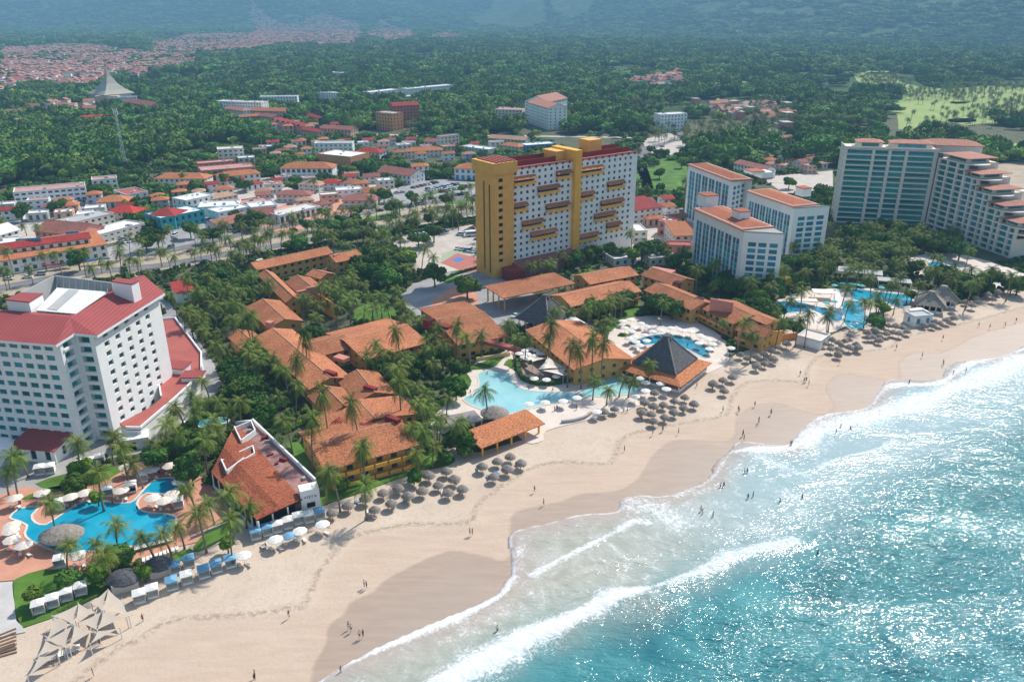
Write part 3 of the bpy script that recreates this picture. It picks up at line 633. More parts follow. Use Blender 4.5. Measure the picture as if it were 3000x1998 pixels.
def panes(parent,p0,d,n,holes,depth,mat,name='window',cap=100,order=None):
    """one glass pane object per hole (shared meshes); past cap the rest are one part"""
    cache={}; rest=MB(); az=math.atan2(d.y,d.x); base=wloc(parent)
    for i,(a,b,c,e) in enumerate(holes):
        cen=Vector((p0.x,p0.y,0))+d*((a+b)/2)-n*(depth-.03)+Vector((0,0,c))
        if parent.get('_np',0)<cap:
            key=(round(b-a,2),round(e-c,2))
            if key not in cache:
                w_,h_=key; g=MB(); g.box(0,0,0,w_,.05,h_)
                q=MB(); 
                for x in (-w_/2+.05,0,w_/2-.05): q.box(x,-.05,0,.07,.05,h_)
                q.box(0,-.05,h_-.07,w_,.05,.07); q.box(0,-.05,0,w_,.05,.07)
                cache[key]=(g.mesh('pane',mat),q.mesh('window_frame',white))
            o=link(name,cache[key][0],parent,cen-base); o.rotation_euler=(0,0,az); parent['_np']=parent.get('_np',0)+1
            if n.dot(uv(az))>9: pass
        else:
            q=cen; rest.box(q.x,q.y,q.z,b-a,.05,e-c,az)
    if rest.f:
        o=rest.build('windows_far' if False else 'window',mat,parent); o['kind']='stuff'
def roofmesh(mb,c,d,n,L,D,z,kind,rise,ov,th=.3,m=0,mg=1):
    """c=front-left corner, d along the front, n pointing back; kind: flat gable hip mono(front low) monoback gablex"""
    P=lambda u,v,zz:(c.x+d.x*u+n.x*v,c.y+d.y*u+n.y*v,zz)
    a,b,e,f=-ov,L+ov,-ov,D+ov
    if kind=='flat':
        mb.prism([P(0,0,0)[:2],P(L,0,0)[:2],P(L,D,0)[:2],P(0,D,0)[:2]],z-.3,z,m)
        for q in ([(0,0),(L,0),(L,.3),(0,.3)],[(0,D-.3),(L,D-.3),(L,D),(0,D)],[(0,.3),(.3,.3),(.3,D-.3),(0,D-.3)],[(L-.3,.3),(L,.3),(L,D-.3),(L-.3,D-.3)]):
            mb.prism([P(u,v,0)[:2] for u,v in q],z,z+.6,mg)
        return
    zr=z+rise
    if kind=='mono': top=[P(a,e,z),P(b,e,z),P(b,f,zr),P(a,f,zr)]; F_=[(0,1,2,3)]
    elif kind=='gable': v=D/2; top=[P(a,e,z),P(b,e,z),P(b,v,zr),P(a,v,zr),P(b,f,z),P(a,f,z)]; F_=[(0,1,2,3),(3,2,4,5)]
    elif kind=='gablex': u=L/2; top=[P(a,e,z),P(u,e,zr),P(u,f,zr),P(a,f,z),P(b,e,z),P(b,f,z)]; F_=[(0,1,2,3),(1,4,5,2)]
    else:
        if L>=D: v=D/2; top=[P(a,e,z),P(b,e,z),P(b,f,z),P(a,f,z),P(v,v,zr),P(L-v+.01,v,zr)]; F_=[(0,1,5,4),(1,2,5),(2,3,4,5),(3,0,4)]
        else: u=L/2; top=[P(a,e,z),P(b,e,z),P(b,f,z),P(a,f,z),P(u,u,zr),P(u,D-u,zr)]; F_=[(0,1,4),(1,2,5,4),(2,3,5),(3,0,4,5)]
    nv=len(top); mb.add(top+[(x,y,zz-th) for x,y,zz in top],F_+[tuple(i+nv for i in f_[::-1]) for f_ in F_],m)
    from collections import Counter
    ed=Counter(); 
    for f_ in F_:
        for i in range(len(f_)): ed[frozenset((f_[i],f_[(i+1)%len(f_)]))]+=1
    o=len(mb.v)-2*nv
    for k,v_ in ed.items():
        if v_==1:
            i,j=tuple(k); mb.f.append([o+i,o+j,o+j+nv,o+i+nv]); mb.m.append(m)
def house(p1,p2,D,z,kind='hip',wall=white,roof='tile_old',label=None,cat='building',name='house',rise=None,ov=.6,group=None,win=True,z0=0,winmat=None,gap=None,colm=None,back=None,world=None,storeys=None,arch=False,open_=False,par=None):
    """front eave from pixel p1 to p2 at height z; depth D metres away from the viewer side"""
    a,b=(Vector(world[0]),Vector(world[1])) if world else (G(*p1,z),G(*p2,z)); a.z=b.z=0
    d=(b-a); L=d.length; d.normalize(); n=Vector((-d.y,d.x,0)); 
    if n.dot(a+ n*0 - Vector((0,0,0)))<0 and not back: n=-n
    rise=rise if rise is not None else {'flat':0,'gable':D*.2,'hip':min(L,D)*.2,'mono':D*.14,'gablex':L*.2}[kind]
    t=par or thing(name,tuple(a+d*L/2+n*D/2),label,cat,group); rm=MT[roof] if isinstance(roof,str) else roof
    i_=ov if kind!='flat' else 0; w=MB(); A=a+d*i_+n*i_; l2=L-2*i_; d2=D-2*i_; ns=storeys or max(1,round((z-z0)/3.3)); H=(z-z0)/ns
    if open_:
        for u in np.linspace(.4,l2-.4,max(2,int(l2/4.5)+1)):
            for v in (.4,d2-.4):
                cb=MB(); q=A+d*float(u)+n*v; cb.box(q.x,q.y,z0,.45,.45,z-z0-.05,math.atan2(d.y,d.x)); cb.build('column',wall,t)
    else:
        holes=[]; hs=[]
        if win:
            sp=3.6; k=max(1,int(l2/sp)); k2=max(1,int(d2/4.2))
            for s in range(ns):
                zb=z0+s*H; 
                for i in range(k):
                    u=(i+.5)*l2/k; holes.append((u-.85 if not arch else u-1.2,u+.85 if not arch else u+1.2,zb+(.9 if s or not arch else .1),zb+H-.75))
                for i in range(k2):
                    u=(i+.5)*d2/k2; hs.append((u-.7,u+.7,zb+1.,zb+H-.8))
        B=A+d*l2; C_=B+n*d2; E_=A+n*d2
        facade(w,A,d,l2,z0,z,holes,.35,-n); facade(w,B,n,d2,z0,z,hs,.35,d); facade(w,E_,-n,d2,z0,z,hs,.35,-d); facade(w,C_,-d,l2,z0,z,[],.3,n)
        w.build('wall',wall,t)
        gm=winmat or glass
        wb=MB()
        if win:
            near=True
            if near: panes(t,A,d,-n,holes,.35,gm); panes(t,B,n,d,hs,.35,gm) if a.x<0 or d.x*a.x>0 else None; panes(t,E_,-n,-d,hs,.35,gm)
            else:
                for hh,p,dd,nn in ((holes,A,d,-n),(hs,B,n,d),(hs,E_,-n,-d)):
                    for h in hh:
                        q=p+dd*((h[0]+h[1])/2)-nn*.32; wb.box(q.x,q.y,h[2],h[1]-h[0],.05,h[3]-h[2],math.atan2(dd.y,dd.x))
                wb.build('window',gm,t)
    for side in (0,1) if kind in('gable','mono') else ():   # close the gable walls
        gw=MB(); P=lambda u,v,zz:(A.x+d.x*u+n.x*v,A.y+d.y*u+n.y*v,zz); zz=z-.02
        if kind=='gable':
            for u in ((0,),(l2-.2,))[side]: gw.add([P(u,0,zz),P(u,d2,zz),P(u,d2/2,z+rise-.35),P(u+.2,0,zz),P(u+.2,d2,zz),P(u+.2,d2/2,z+rise-.35)],[(0,1,2),(5,4,3),(0,2,5,3),(1,4,5,2)])
        if kind=='mono':
            for u in ((0,),(l2-.2,))[side]: gw.add([P(u,0,zz),P(u,d2,zz),P(u,d2,z+rise-.4),P(u+.2,0,zz),P(u+.2,d2,zz),P(u+.2,d2,z+rise-.4)],[(0,1,2),(5,4,3),(0,2,5,3)])
            if side: gw.add([P(0,d2,zz),P(l2,d2,zz),P(l2,d2,z+rise-.4),P(0,d2,z+rise-.4)],[(0,1,2,3)])
        if gw.f and not open_: gw.build('gable_wall',wall,t)
    r_=MB(); roofmesh(r_,a+d*i_+n*i_,d,n,l2,d2,z,kind,rise,i_); ro=r_.build('roof',[rm,wall],t)
    if kind in('gable','hip') and a.length<520:
        rc=MB(); ins=-0.1 if kind=='gable' else min(L,D)/2; c1,c2=(a+d*ins+n*D/2,a+d*(L-ins)+n*D/2) if L>=D or kind=='gable' else (a+d*L/2+n*ins,a+d*L/2+n*(D-ins))
        rc.tube([(c1.x,c1.y,z+rise+.02),(c2.x,c2.y,z+rise+.02)],.17,5); link('ridge_cap',rc.mesh('ridge_cap',MT['ridge'],wloc(ro)),ro)
    if kind=='flat' and not open_ and L>9 and D>8:   # plant on flat roofs
        for k in range(random.randint(1,4)):
            q=a+d*random.uniform(2,L-2)+n*random.uniform(2,D-2); e=MB(); s=random.uniform(.8,2.); e.box(q.x,q.y,z,s,s*.8,random.uniform(.6,1.3),math.atan2(d.y,d.x)); link('rooftop_unit',e.mesh('rooftop_unit',[greyc,white][k%2],wloc(ro)),ro)
    BLD.append([tuple((a+d*u+n*v)[:2]) for u,v in ((-1.5,-1.5),(L+1.5,-1.5),(L+1.5,D+1.5),(-1.5,D+1.5))])
    return t
BLD=[]
def slab(t,name,px,z,th,mat,rise=None):
    """roof slab or terrace from pixel corners (x,y[,z]) at height z"""
    g=[G(p[0],p[1],p[2] if len(p)>2 else z) for p in px]; mb=MB(); mb.prism([(q.x,q.y) for q in g],[q.z-th for q in g],[q.z for q in g]); return mb.build(name,mat,t),g
# ---------------------------------------------------------------- white V-shaped hotel on the left
def hotel_left():
    t=thing('hotel_tower',(-120,215,0),'tall white V-shaped hotel with red ribbed roof at the left edge','hotel'); H=33.
    A=G(173,1005,H); A.z=0; dl=uv(R(100.5)); nl=Vector((-dl.y,dl.x,0)); nl=-nl if nl.y>0 else nl     # left facade ends at A
    Bq=G(272,982,H); Bq.z=0; dr=uv(R(6.8)); nr=Vector((dr.y,-dr.x,0)); LR=34.
    C=A+uv(R(7))*6.3
    w=MB(); LL=44.; P0=A-dl*LL
    rows=[(1.3+i*2.92,1.3+i*2.92+1.5) for i in range(11)]
    hl=[(LL-2.4-k*3.6-2.5,LL-2.4-k*3.6,a,b) for k in range(11) for a,b in rows]; hl=[h for h in hl if h[0]>.3]
    facade(w,P0,dl,LL,0,H,hl,.45,nl)
    hr=[(4.0+k*5.3,4.0+k*5.3+2.3,a,b) for k in range(5) for a,b in rows]
    facade(w,Bq,dr,LR,0,H,hr,.55,nr)
    # notch faces with balcony openings
    d1=(C-A); L1=d1.length; d1.normalize(); n1=Vector((d1.y,-d1.x,0)); hb1=[(1.2,5.0,a-.3,b+.35) for a,b in rows]
    facade(w,A,d1,L1,0,H,hb1,1.6,n1); d2=(Bq-C); L2=d2.length; d2.normalize(); n2=Vector((d2.y,-d2.x,0)); hb2=[(1.0,4.3,a-.3,b+.35) for a,b in rows]
    facade(w,C,d2,L2,0,H,hb2,1.6,n2)
    E=Bq+dr*LR; D_=18.; bk=-nr*D_; facade(w,E,-nr,D_,0,H,[],.3,dr)
    # back faces close the volume
    J=E+bk; K=Bq+bk*1.0+dr*8; P0b=P0-nl*D_
    facade(w,J,(K-J).normalized(),(K-J).length,0,H,[],.3,-nr); facade(w,K,(P0b-K).normalized(),(P0b-K).length,0,H,[],.3,-nl); facade(w,P0b,nl,D_,0,H,[],.3,-dl)
    w.build('wall',white,t)
    t['_np']=0; order=sorted(hl,key=lambda h:-h[0]); 
    panes(t,Bq,dr,nr,hr,.5,glass); panes(t,P0,dl,nl,order,.42,tealglass)
    for (p,d,n,hs) in ((A,d1,n1,hb1),(C,d2,n2,hb2)):
        for h in hs:
            q=MB(); c=p+d*((h[0]+h[1])/2)-n*1.55; q.box(c.x,c.y,h[2],h[1]-h[0],.06,h[3]-h[2],math.atan2(d.y,d.x)); g=q.build('balcony_door',tealglass,t)
            q=MB(); c=p+d*((h[0]+h[1])/2)-n*.0; q.box(c.x,c.y,h[2]-.12,h[1]-h[0]+.3,.7,.55,math.atan2(d.y,d.x)); q.build('balcony_parapet',white,t)
    # roofs: eave outline raised to a ridge
    o=1.5; zE=H+.1; zr=H+2.9
    Ae=A+nl*o+dl*.3; Be=Bq+nr*o-dr*.3; Ce=C+(nl+nr).normalized()*1.3; Ee=E+nr*o+dr*1.2; P0e=P0+nl*o
    Ra=G(204,928,zr); Rl=Ra-dl*46; Rr=Ra+dr*38
    r_=MB(); 
    def V(p,z): return (p.x,p.y,z)
    r_.add([V(P0e,zE),V(Ae,zE),V(Ra,zr),V(Rl,zr)],[(0,1,2,3)]); r_.add([V(Ae,zE),V(Ce,zE+.6),V(Ra,zr)],[(0,1,2)]); r_.add([V(Ce,zE+.6),V(Be,zE),V(Ra,zr)],[(0,1,2)])
    r_.add([V(Be,zE),V(Ee,zE),V(Rr,zr),V(Ra,zr)],[(0,1,2,3)])
    Rb=Ra-nr*5; r_.add([V(Rr,zr),V(Ra,zr),V(Rl,zr),V(Rl-nl*2.5,zr-.5),V(Ra-nl*3-nr*3,zr-.5),V(Rr-nr*3,zr-.5)],[(0,1,4,5),(1,2,3,4)])
    r_.build('roof',redroof,t)
    f=MB()
    for a,b in ((P0e,Ae),(Ae,Ce),(Ce,Be),(Be,Ee),(Ee,Rr-nr*3)):
        d=(b-a).normalized(); n=Vector((d.y,-d.x,0)); 
        za,zb=(zE+(.6 if a is Ce else 0)),(zE+(.6 if b is Ce else 0)); zb=zr if b is not Be and a is Ee else zb
        f.add([V(a,za-.75),V(b,zb-.75),V(b,zb-.02),V(a,za-.02),V(a-n*.35,za-.75),V(b-n*.35,zb-.75),V(b-n*.35,zb-.02),V(a-n*.35,za-.02)],[(0,1,2,3),(4,7,6,5),(0,4,5,1),(3,2,6,7),(0,3,7,4),(1,5,6,2)])
    f.build('fascia',white,t)
    sl_=MB(); sl_.prism([V(p,0)[:2] for p in (P0,A,C,Bq,E,J,K,P0b)],H-.6,H-.05); sl_.build('roof_deck',greyc,t)
    # rooftop boxes
    for px,zt,nm in ((((17,880),(85,887),(124,863),(63,860)),38.5,'plant room'),(((328,827),(384,835),(406,824),(345,818)),39.5,'lift tower')):
        g=[G(x,y,zt) for x,y in px]; b_=MB(); b_.prism([(q.x,q.y) for q in g],H-.1,zt); bo=b_.build('penthouse',white,t); b2=MB(); cx=sum(q.x for q in g)/4; cy=sum(q.y for q in g)/4
        b2.prism([(cx+(q.x-cx)*1.05,cy+(q.y-cy)*1.05) for q in g],zt,zt+.35); link('penthouse_roof',b2.mesh('penthouse_roof',redroof,wloc(bo)),bo)
    slab(t,'canopy_roof',[(107,909,36),(167,843,37),(316,855,37),(221,919,36)],36,.25,whiter)
    pc=MB(); g=[G(*p) for p in ((137,906,36.1),(202,848,37.1),(232,851,37.1),(167,910,36.1))]; pc.add([tuple(q+Vector((0,0,.08))) for q in g],[(0,1,2,3)]); pc.build('skylight',greyr,t)
    # big back parapet on struts
    a,b,c=G(30,885,37),G(160,808,38),G(326,829,38); wa=MB()
    for p,q in ((a,b),(b,c)):
        d=(q-p).normalized(); n=Vector((-d.y,d.x,0)); wa.prism([(p.x,p.y),(q.x,q.y),(q.x+n.x*.4,q.y+n.y*.4),(p.x+n.x*.4,p.y+n.y*.4)],H-1,38)
    wa.build('parapet_screen',greyr,t)
    st=MB()
    for i in range(9):
        p=b+(c-b)*(i+.5)/9; st.tube([(p.x,p.y,37.8),(p.x+.6,p.y-3.4,H+1.5)],.08,5)
    st.build('strut',metal,t)
    BLD.append([V(p,0)[:2] for p in (P0-dl*5,A+nl*2,Bq+nr*3,E+nr*3,J,K,P0b)])
    return t
hotel_left()
def podium():
    t=thing('podium_terrace',tuple(G(500,1080,0)),'low white-walled annex with faded red roof terrace beside the white hotel','building')
    px=[(435,941),(513,934),(590,1036),(590,1098),(515,1168),(411,1257),(370,1256),(350,1240),(445,1190),(473,1165)]
    o,g=slab(t,'roof_terrace',px,5.,.4,redtop); w=MB(); w.prism([(q.x,q.y) for q in g],0,4.55); w.build('wall',white,t)
    pr=MB()
    for i in range(len(g)):
        a,b=g[i],g[(i+1)%len(g)]; d=(b-a); L=d.length; d.normalize(); n=Vector((-d.y,d.x,0)); c=(a+b)/2
        if i in (6,7,8): continue
        pr.box(c.x,c.y,5.,L,.45,.8,math.atan2(d.y,d.x))
    pr.build('parapet',white,t)
    for p1,p2,D,z in (((462,1076),(535,1082),5.5,7.2),((525,1106),(590,1106),4.5,6.8)): house(p1,p2,D,z,'mono',white,redroof,par=t,win=False,z0=5.,rise=.5,ov=.4)
    BLD.append([(q.x,q.y) for q in g])
    e=MB(); a=G(385,1275,3.5); e.box(a.x,a.y,0,9,5,3.4,R(20)); e.build('entrance_block',white,t); e=MB(); e.box(a.x-.5,a.y-2.9,0,5,.3,2.4,R(20)); e.build('entrance_opening',dark,t)
podium()
d_=thing('dome_pavilion',tuple(G(0,1330)),'round white domed hall with dark red side roof at the left edge','building')
mb=MB(); c=G(-5,1310,4); mb.cone(c.x,c.y,[(4.2,0),(4.2,3.6),(4.2,4.4),(3.2,5.4),(1.4,6.1),(.2,6.3)],24); mb.sm=False; mb.build('dome',white,d_)
house((20,1310),(158,1322),9,4.4,'mono',white,redroof,'low white hall with dark red roof in the shade before the white hotel',rise=1.2,win=True)
# ---------------------------------------------------------------- yellow tower hotel
def tower():
    C=Vector((-7.9,350.6,0)); u=uv(R(53.5)); w_=Vector((-u.y,u.x,0)); n=-w_; Z0=0; ZP=48.5
    t=thing('hotel_tower',tuple(C+u*40+w_*8),'tall yellow and white hotel slab with tiled balconies in the centre','hotel')
    P=lambda a,b:C+u*a+w_*b
    def blk(name,a0,a1,b0,b1,z0,z1,mat,holes=None): 
        m=MB(); m.prism([tuple(P(a0,b0)[:2]),tuple(P(a1,b0)[:2]),tuple(P(a1,b1)[:2]),tuple(P(a0,b1)[:2])],z0,z1); return m.build(name,mat,t)
    # stair tower
    m=MB(); hw=[(2.4,4.8,3.5+i*3.35+4,3.5+i*3.35+5.6) for i in range(12)]
    facade(m,P(0,0),u,11,0,51,hw,.6,n); m.add([],[]) 
    slits=[(6.2,7.5,3,44),(10.6,11.9,2,43)]; facade(m,P(0,15),-w_,15,0,51,slits,.6,-u); facade(m,P(11,15),-u,11,0,51,[],.3,w_); facade(m,P(11,0),w_,15,0,51,[],.3,u); m.build('stair_tower',yel2,t)
    for h in hw:
        q=MB(); c=P((h[0]+h[1])/2,.55); q.box(c.x,c.y,h[2],2.4,.06,1.6,math.atan2(u.y,u.x)); q.build('stair_window',dark,t)
    for h in slits:
        q=MB(); c=P(.55,15-(h[0]+h[1])/2); q.box(c.x,c.y,h[2],.06,1.3,h[3]-h[2],math.atan2(u.y,u.x)); q.build('slit_window',dark,t)
    cap=blk('tower_cap',-1.1,12.1,-1.1,16,48,53,yel2); m=MB()
    for i in range(5): c=P(1.5+i*2.4,7); m.box(c.x,c.y,53.,1.2,15,.5,math.atan2(u.y,u.x))
    m.build('cap_roof',redroof,t)
    # two white slabs
    A0,A1,B0,B1=11.,47.,51.,90.; F1=2.0; D=17.
    rows=[6.2+i*3.0 for i in range(14)]
    def sect(a0,a1,cols,balc,z0):
        hs=[]
        for r,zb in enumerate(rows):
            for c in cols:
                if any(b[0]<=r<=b[0]+0 and b[1]-.6<c<b[2]+.6 for b in balc): continue
                hs.append((c-a0-.72,c-a0+.72,zb+.7,zb+2.1))
        bh=[(b[1]-a0,b[2]-a0,rows[b[0]]+.3,rows[b[0]]+2.5) for b in balc]
        m=MB(); facade(m,P(a0,F1),u,a1-a0,z0,ZP,hs+bh,.5,n); m.build('facade',white,t); panes(t,P(a0,F1),u,n,hs,.42,glass)
        for b,h in zip(balc,bh):
            L=b[2]-b[1]; c=P((b[1]+b[2])/2,F1+.45); q=MB(); q.box(c.x,c.y,h[2],L,.06,2.2,math.atan2(u.y,u.x)); rt=q.build('balcony_glazing',dark,t)
            c=P((b[1]+b[2])/2,F1-.75); q=MB(); q.box(c.x,c.y,h[2]-1.0,L+.3,1.5,.18,math.atan2(u.y,u.x)); c=P((b[1]+b[2])/2,F1-1.45); q.box(c.x,c.y,h[2]-1.2,L+.4,.16,1.4,math.atan2(u.y,u.x)); q.build('balcony',yel,t)
            q=MB(); z=h[3]-.75; pts=[P(b[1]-.4,F1-1.9),P(b[2]+.4,F1-1.9),P(b[2]+.4,F1+.02),P(b[1]-.4,F1+.02)]; q.prism([tuple(p[:2]) for p in pts],[z-.18,z-.18,z+1.25,z+1.25],[z,z,z+1.5,z+1.5]); q.build('balcony_roof',MT['tile_orange'],t)
    c1=[A0+2.2+i*3.5 for i in range(10)]; c2=[B0+2.+i*3.6 for i in range(10)]
    # balconies: (row, from, to), reading the facade from the top
    sect(A0,A1,c1,[(12,A0+1,A0+13),(12,A0+26,A0+34.5),(10,A0+15.,A0+27.5),(8,A0+1,A0+8.5),(7,A0+20,A0+34),(5,A0+6,A0+18.),(3,A0+11,A0+26.5)],6.)
    sect(B0,B1,c2,[(12,B0+1,B0+15.),(9,B0+19,B0+30.),(8,B0+1,B0+10),(6,B0+15,B0+30.),(4,B0+11,B0+25),(2,B0+19.5,B0+29.),(1,B0+1.,B0+14)],0.)
    blk('core',A0+.3,A1,F1+.62,D,0,ZP-.2,white); blk('core',B0+.3,B1-.02,F1+.62,D,0,ZP-.2,white)
    m=MB(); facade(m,P(B1,F1),w_,D-F1,0,ZP,[],.3,u); facade(m,P(B0,D),-w_,D-F1,0,ZP,[],.3,-u); m.build('end_wall',white,t)
    blk('base_wall',A0,A1,F1-.03,F1+.6,0,6.,white)
    blk('pier',A1-.01,B0+.01,-.2,D+1,0,54,yel); blk('pier_block',A1-6,A1-.02,7,D+.5,ZP,53.2,yel2)
    blk('lift_house',B0+14,B0+22,10.5,D+1.5,ZP,55.8,yel2); 
    # red roof with raised parapet and merlons
    for a0,a1 in ((A0,A1),(B0,B1)):
        blk('roof',a0+.1,a1-.1,F1+.5,D-.1,ZP-.15,ZP+.25,redtop)
        m=MB(); c=P((a0+a1)/2,F1+.1); m.box(c.x,c.y,ZP,a1-a0,.35,1.1,math.atan2(u.y,u.x)); m.build('parapet',pinkw,t)
        m=MB(); c=P((a0+a1)/2,F1+5.5); m.box(c.x,c.y,ZP+.25,a1-a0-1,.4,2.4,math.atan2(u.y,u.x)); c=P((a0+a1)/2,D-.4); m.box(c.x,c.y,ZP+.25,a1-a0-1,.4,2.6,math.atan2(u.y,u.x)); m.build('screen_wall',redw,t)
        for i in range(9):
            c=P(a0+2+i*(a1-a0-4)/8,F1-.15); m=MB(); m.box(c.x,c.y,ZP-.3,.9,.5,1.1,math.atan2(u.y,u.x)); m.build('merlon',redw,t)
        for i in range(7):
            c=P(a0+3+i*(a1-a0-6)/6,F1+9); m=MB(); m.box(c.x,c.y,ZP+.25,1.5,1.2,random.uniform(.8,1.6),math.atan2(u.y,u.x)); m.build('roof_plant',[redw,greyc][i%2],t)
    # low podium in front
    m=MB(); pts=[P(A0-1,-7),P(A1+2,-7),P(A1+2,F1-.1),P(A0-1,F1-.1)]; m.prism([tuple(p[:2]) for p in pts],[0]*4,[5.2,5.2,6.4,6.4]); m.build('podium_roof',MT['tile_pink'],t)
    m=MB(); c=P(8,-4); m.cone(c.x,c.y,[(5.5,0),(5.5,5.),(4.6,5.1)],20); m.build('lobby_drum',redw,t)
    BLD.append([tuple(P(a,b)[:2]) for a,b in ((-2,-8),(92,-4),(92,19),(-2,19))])
tower()
# ---------------------------------------------------------------- three white and blue hotel blocks
def blue_block(label,P1,P2,P3,H,D,cols,seed,step=True,tower_at=None,notch=True):
    """P1->P2 long glazed front (pixels at roof height), P2->P3 short rounded sea end"""
    rs=random.Random(seed); a,b,c=G(*P1,H),G(*P2,H),G(*P3,H); 
    for q in (a,b,c): q.z=0
    d=(b-a); L=d.length; d.normalize(); n=Vector((d.y,-d.x,0)); 
    if n.dot(a)>0: n=-n
    t=thing('hotel_block',tuple((a+b)/2-n*D/2),label,'hotel','white and blue hotel blocks'); w=MB(); hs=[]; nr=int((H-4)/2.75)
    for k in range(cols):
        u0=2.5+k*(L-4)/cols; ww=(L-4)/cols*.82
        for r in range(nr): hs.append((u0,u0+ww,1.4+r*2.75,1.4+r*2.75+2.72))
    facade(w,a,d,L,0,H,hs,.7,n)
    e=(c-b); Le=e.length; e.normalize(); ne=Vector((e.y,-e.x,0)); ne=-ne if ne.dot(b)>0 and ne.dot(d)<0 else ne
    if ne.dot(d)<0: ne=-ne
    he=[]
    for r in range(nr):
        for q in (.14,.40,.68): he.append((Le*q,Le*q+Le*.2,1.8+r*2.75,1.8+r*2.75+1.9))
    facade(w,b,e,Le,0,H-.4,he,.5,ne)
    A2=a-n*D; B2=b-n*D; facade(w,A2,n,D,0,H,[],.3,-d); facade(w,c,(B2-c).normalized(),(B2-c).length,0,H-.4,[],.3,ne); facade(w,B2,-d,L,0,H,[],.3,-n); w.build('wall',white,t)
    panes(t,a,d,n,hs,.3,blueglass,cap=75); panes(t,b,e,ne,he,.45,blueglass,cap=100)
    # slender fins between bays
    f=MB()
    for k in range(cols):
        u0=2.5+k*(L-4)/cols+(L-4)/cols*.41; q=a+d*u0-n*.25; f.box(q.x,q.y,1,.25,.7,H-2,math.atan2(d.y,d.x))
    f.build('fin',white,t)
    sp=MB()
    for r in range(nr): q=a+d*(L/2)-n*.45; sp.box(q.x,q.y,1.25+r*2.75,L-3,.25,.35,math.atan2(d.y,d.x))
    sp.build('spandrel',bluew,t)
    r_=MB(); lr=L-1.5; roofmesh(r_,a-n*D,d,n,lr,D,H+.1,'hip',1.6,1.0,.35); r_.build('roof',MT['tile_blue'],t)
    k_=MB(); roofmesh(k_,a-n*(D),d,n,lr,D,H-.2,'flat',0,0,.3,0,0); k_.build('roof_deck',white,t)
    k_=MB(); k_.prism([tuple((b-d*1.4)[:2]),tuple(b[:2]),tuple(c[:2]),tuple(B2[:2]),tuple((B2-d*1.4)[:2])],H-.9,H-.3); k_.build('terrace',greyc,t)
    if tower_at:
        for px,py,s,zt in tower_at:
            q=G(px,py,zt); x=MB(); x.box(q.x,q.y,H-.5,s,s*.85,zt-H+.5,math.atan2(d.y,d.x)); bo=x.build('lift_tower',white,t); y=MB(); y.box(q.x,q.y,zt,s+.5,s*.85+.5,.35,math.atan2(d.y,d.x)); link('tower_roof',y.mesh('tower_roof',MT['tile_blue'],wloc(bo)),bo)
    BLD.append([tuple(p[:2]) for p in (a+n*2,b+n*2,c+ne*2,B2,A2)])
MT['tile_blue']=tilemat('tile_rust',(.52,.17,.08),(.45,.14,.07))
blue_block('white hotel block with blue glass bays, rearmost of three, beside the small park',(2017,482),(2145,530),(2190,517),32,12,6,1,tower_at=[(2210,500,9,33),(2235,520,8,28)])
blue_block('white hotel block with blue glass bays, middle of three, beside the beige stepped hotel',(2190,560),(2328,607),(2432,600),28,14,7,2,tower_at=[(2355,550,6,31.5)])
blue_block('white hotel block with blue glass bays nearest the sea, with two roof towers',(2036,612),(2180,675),(2298,682),28,15,6,3,tower_at=[(2075,570,8,33),(2172,617,6.5,32.5)])
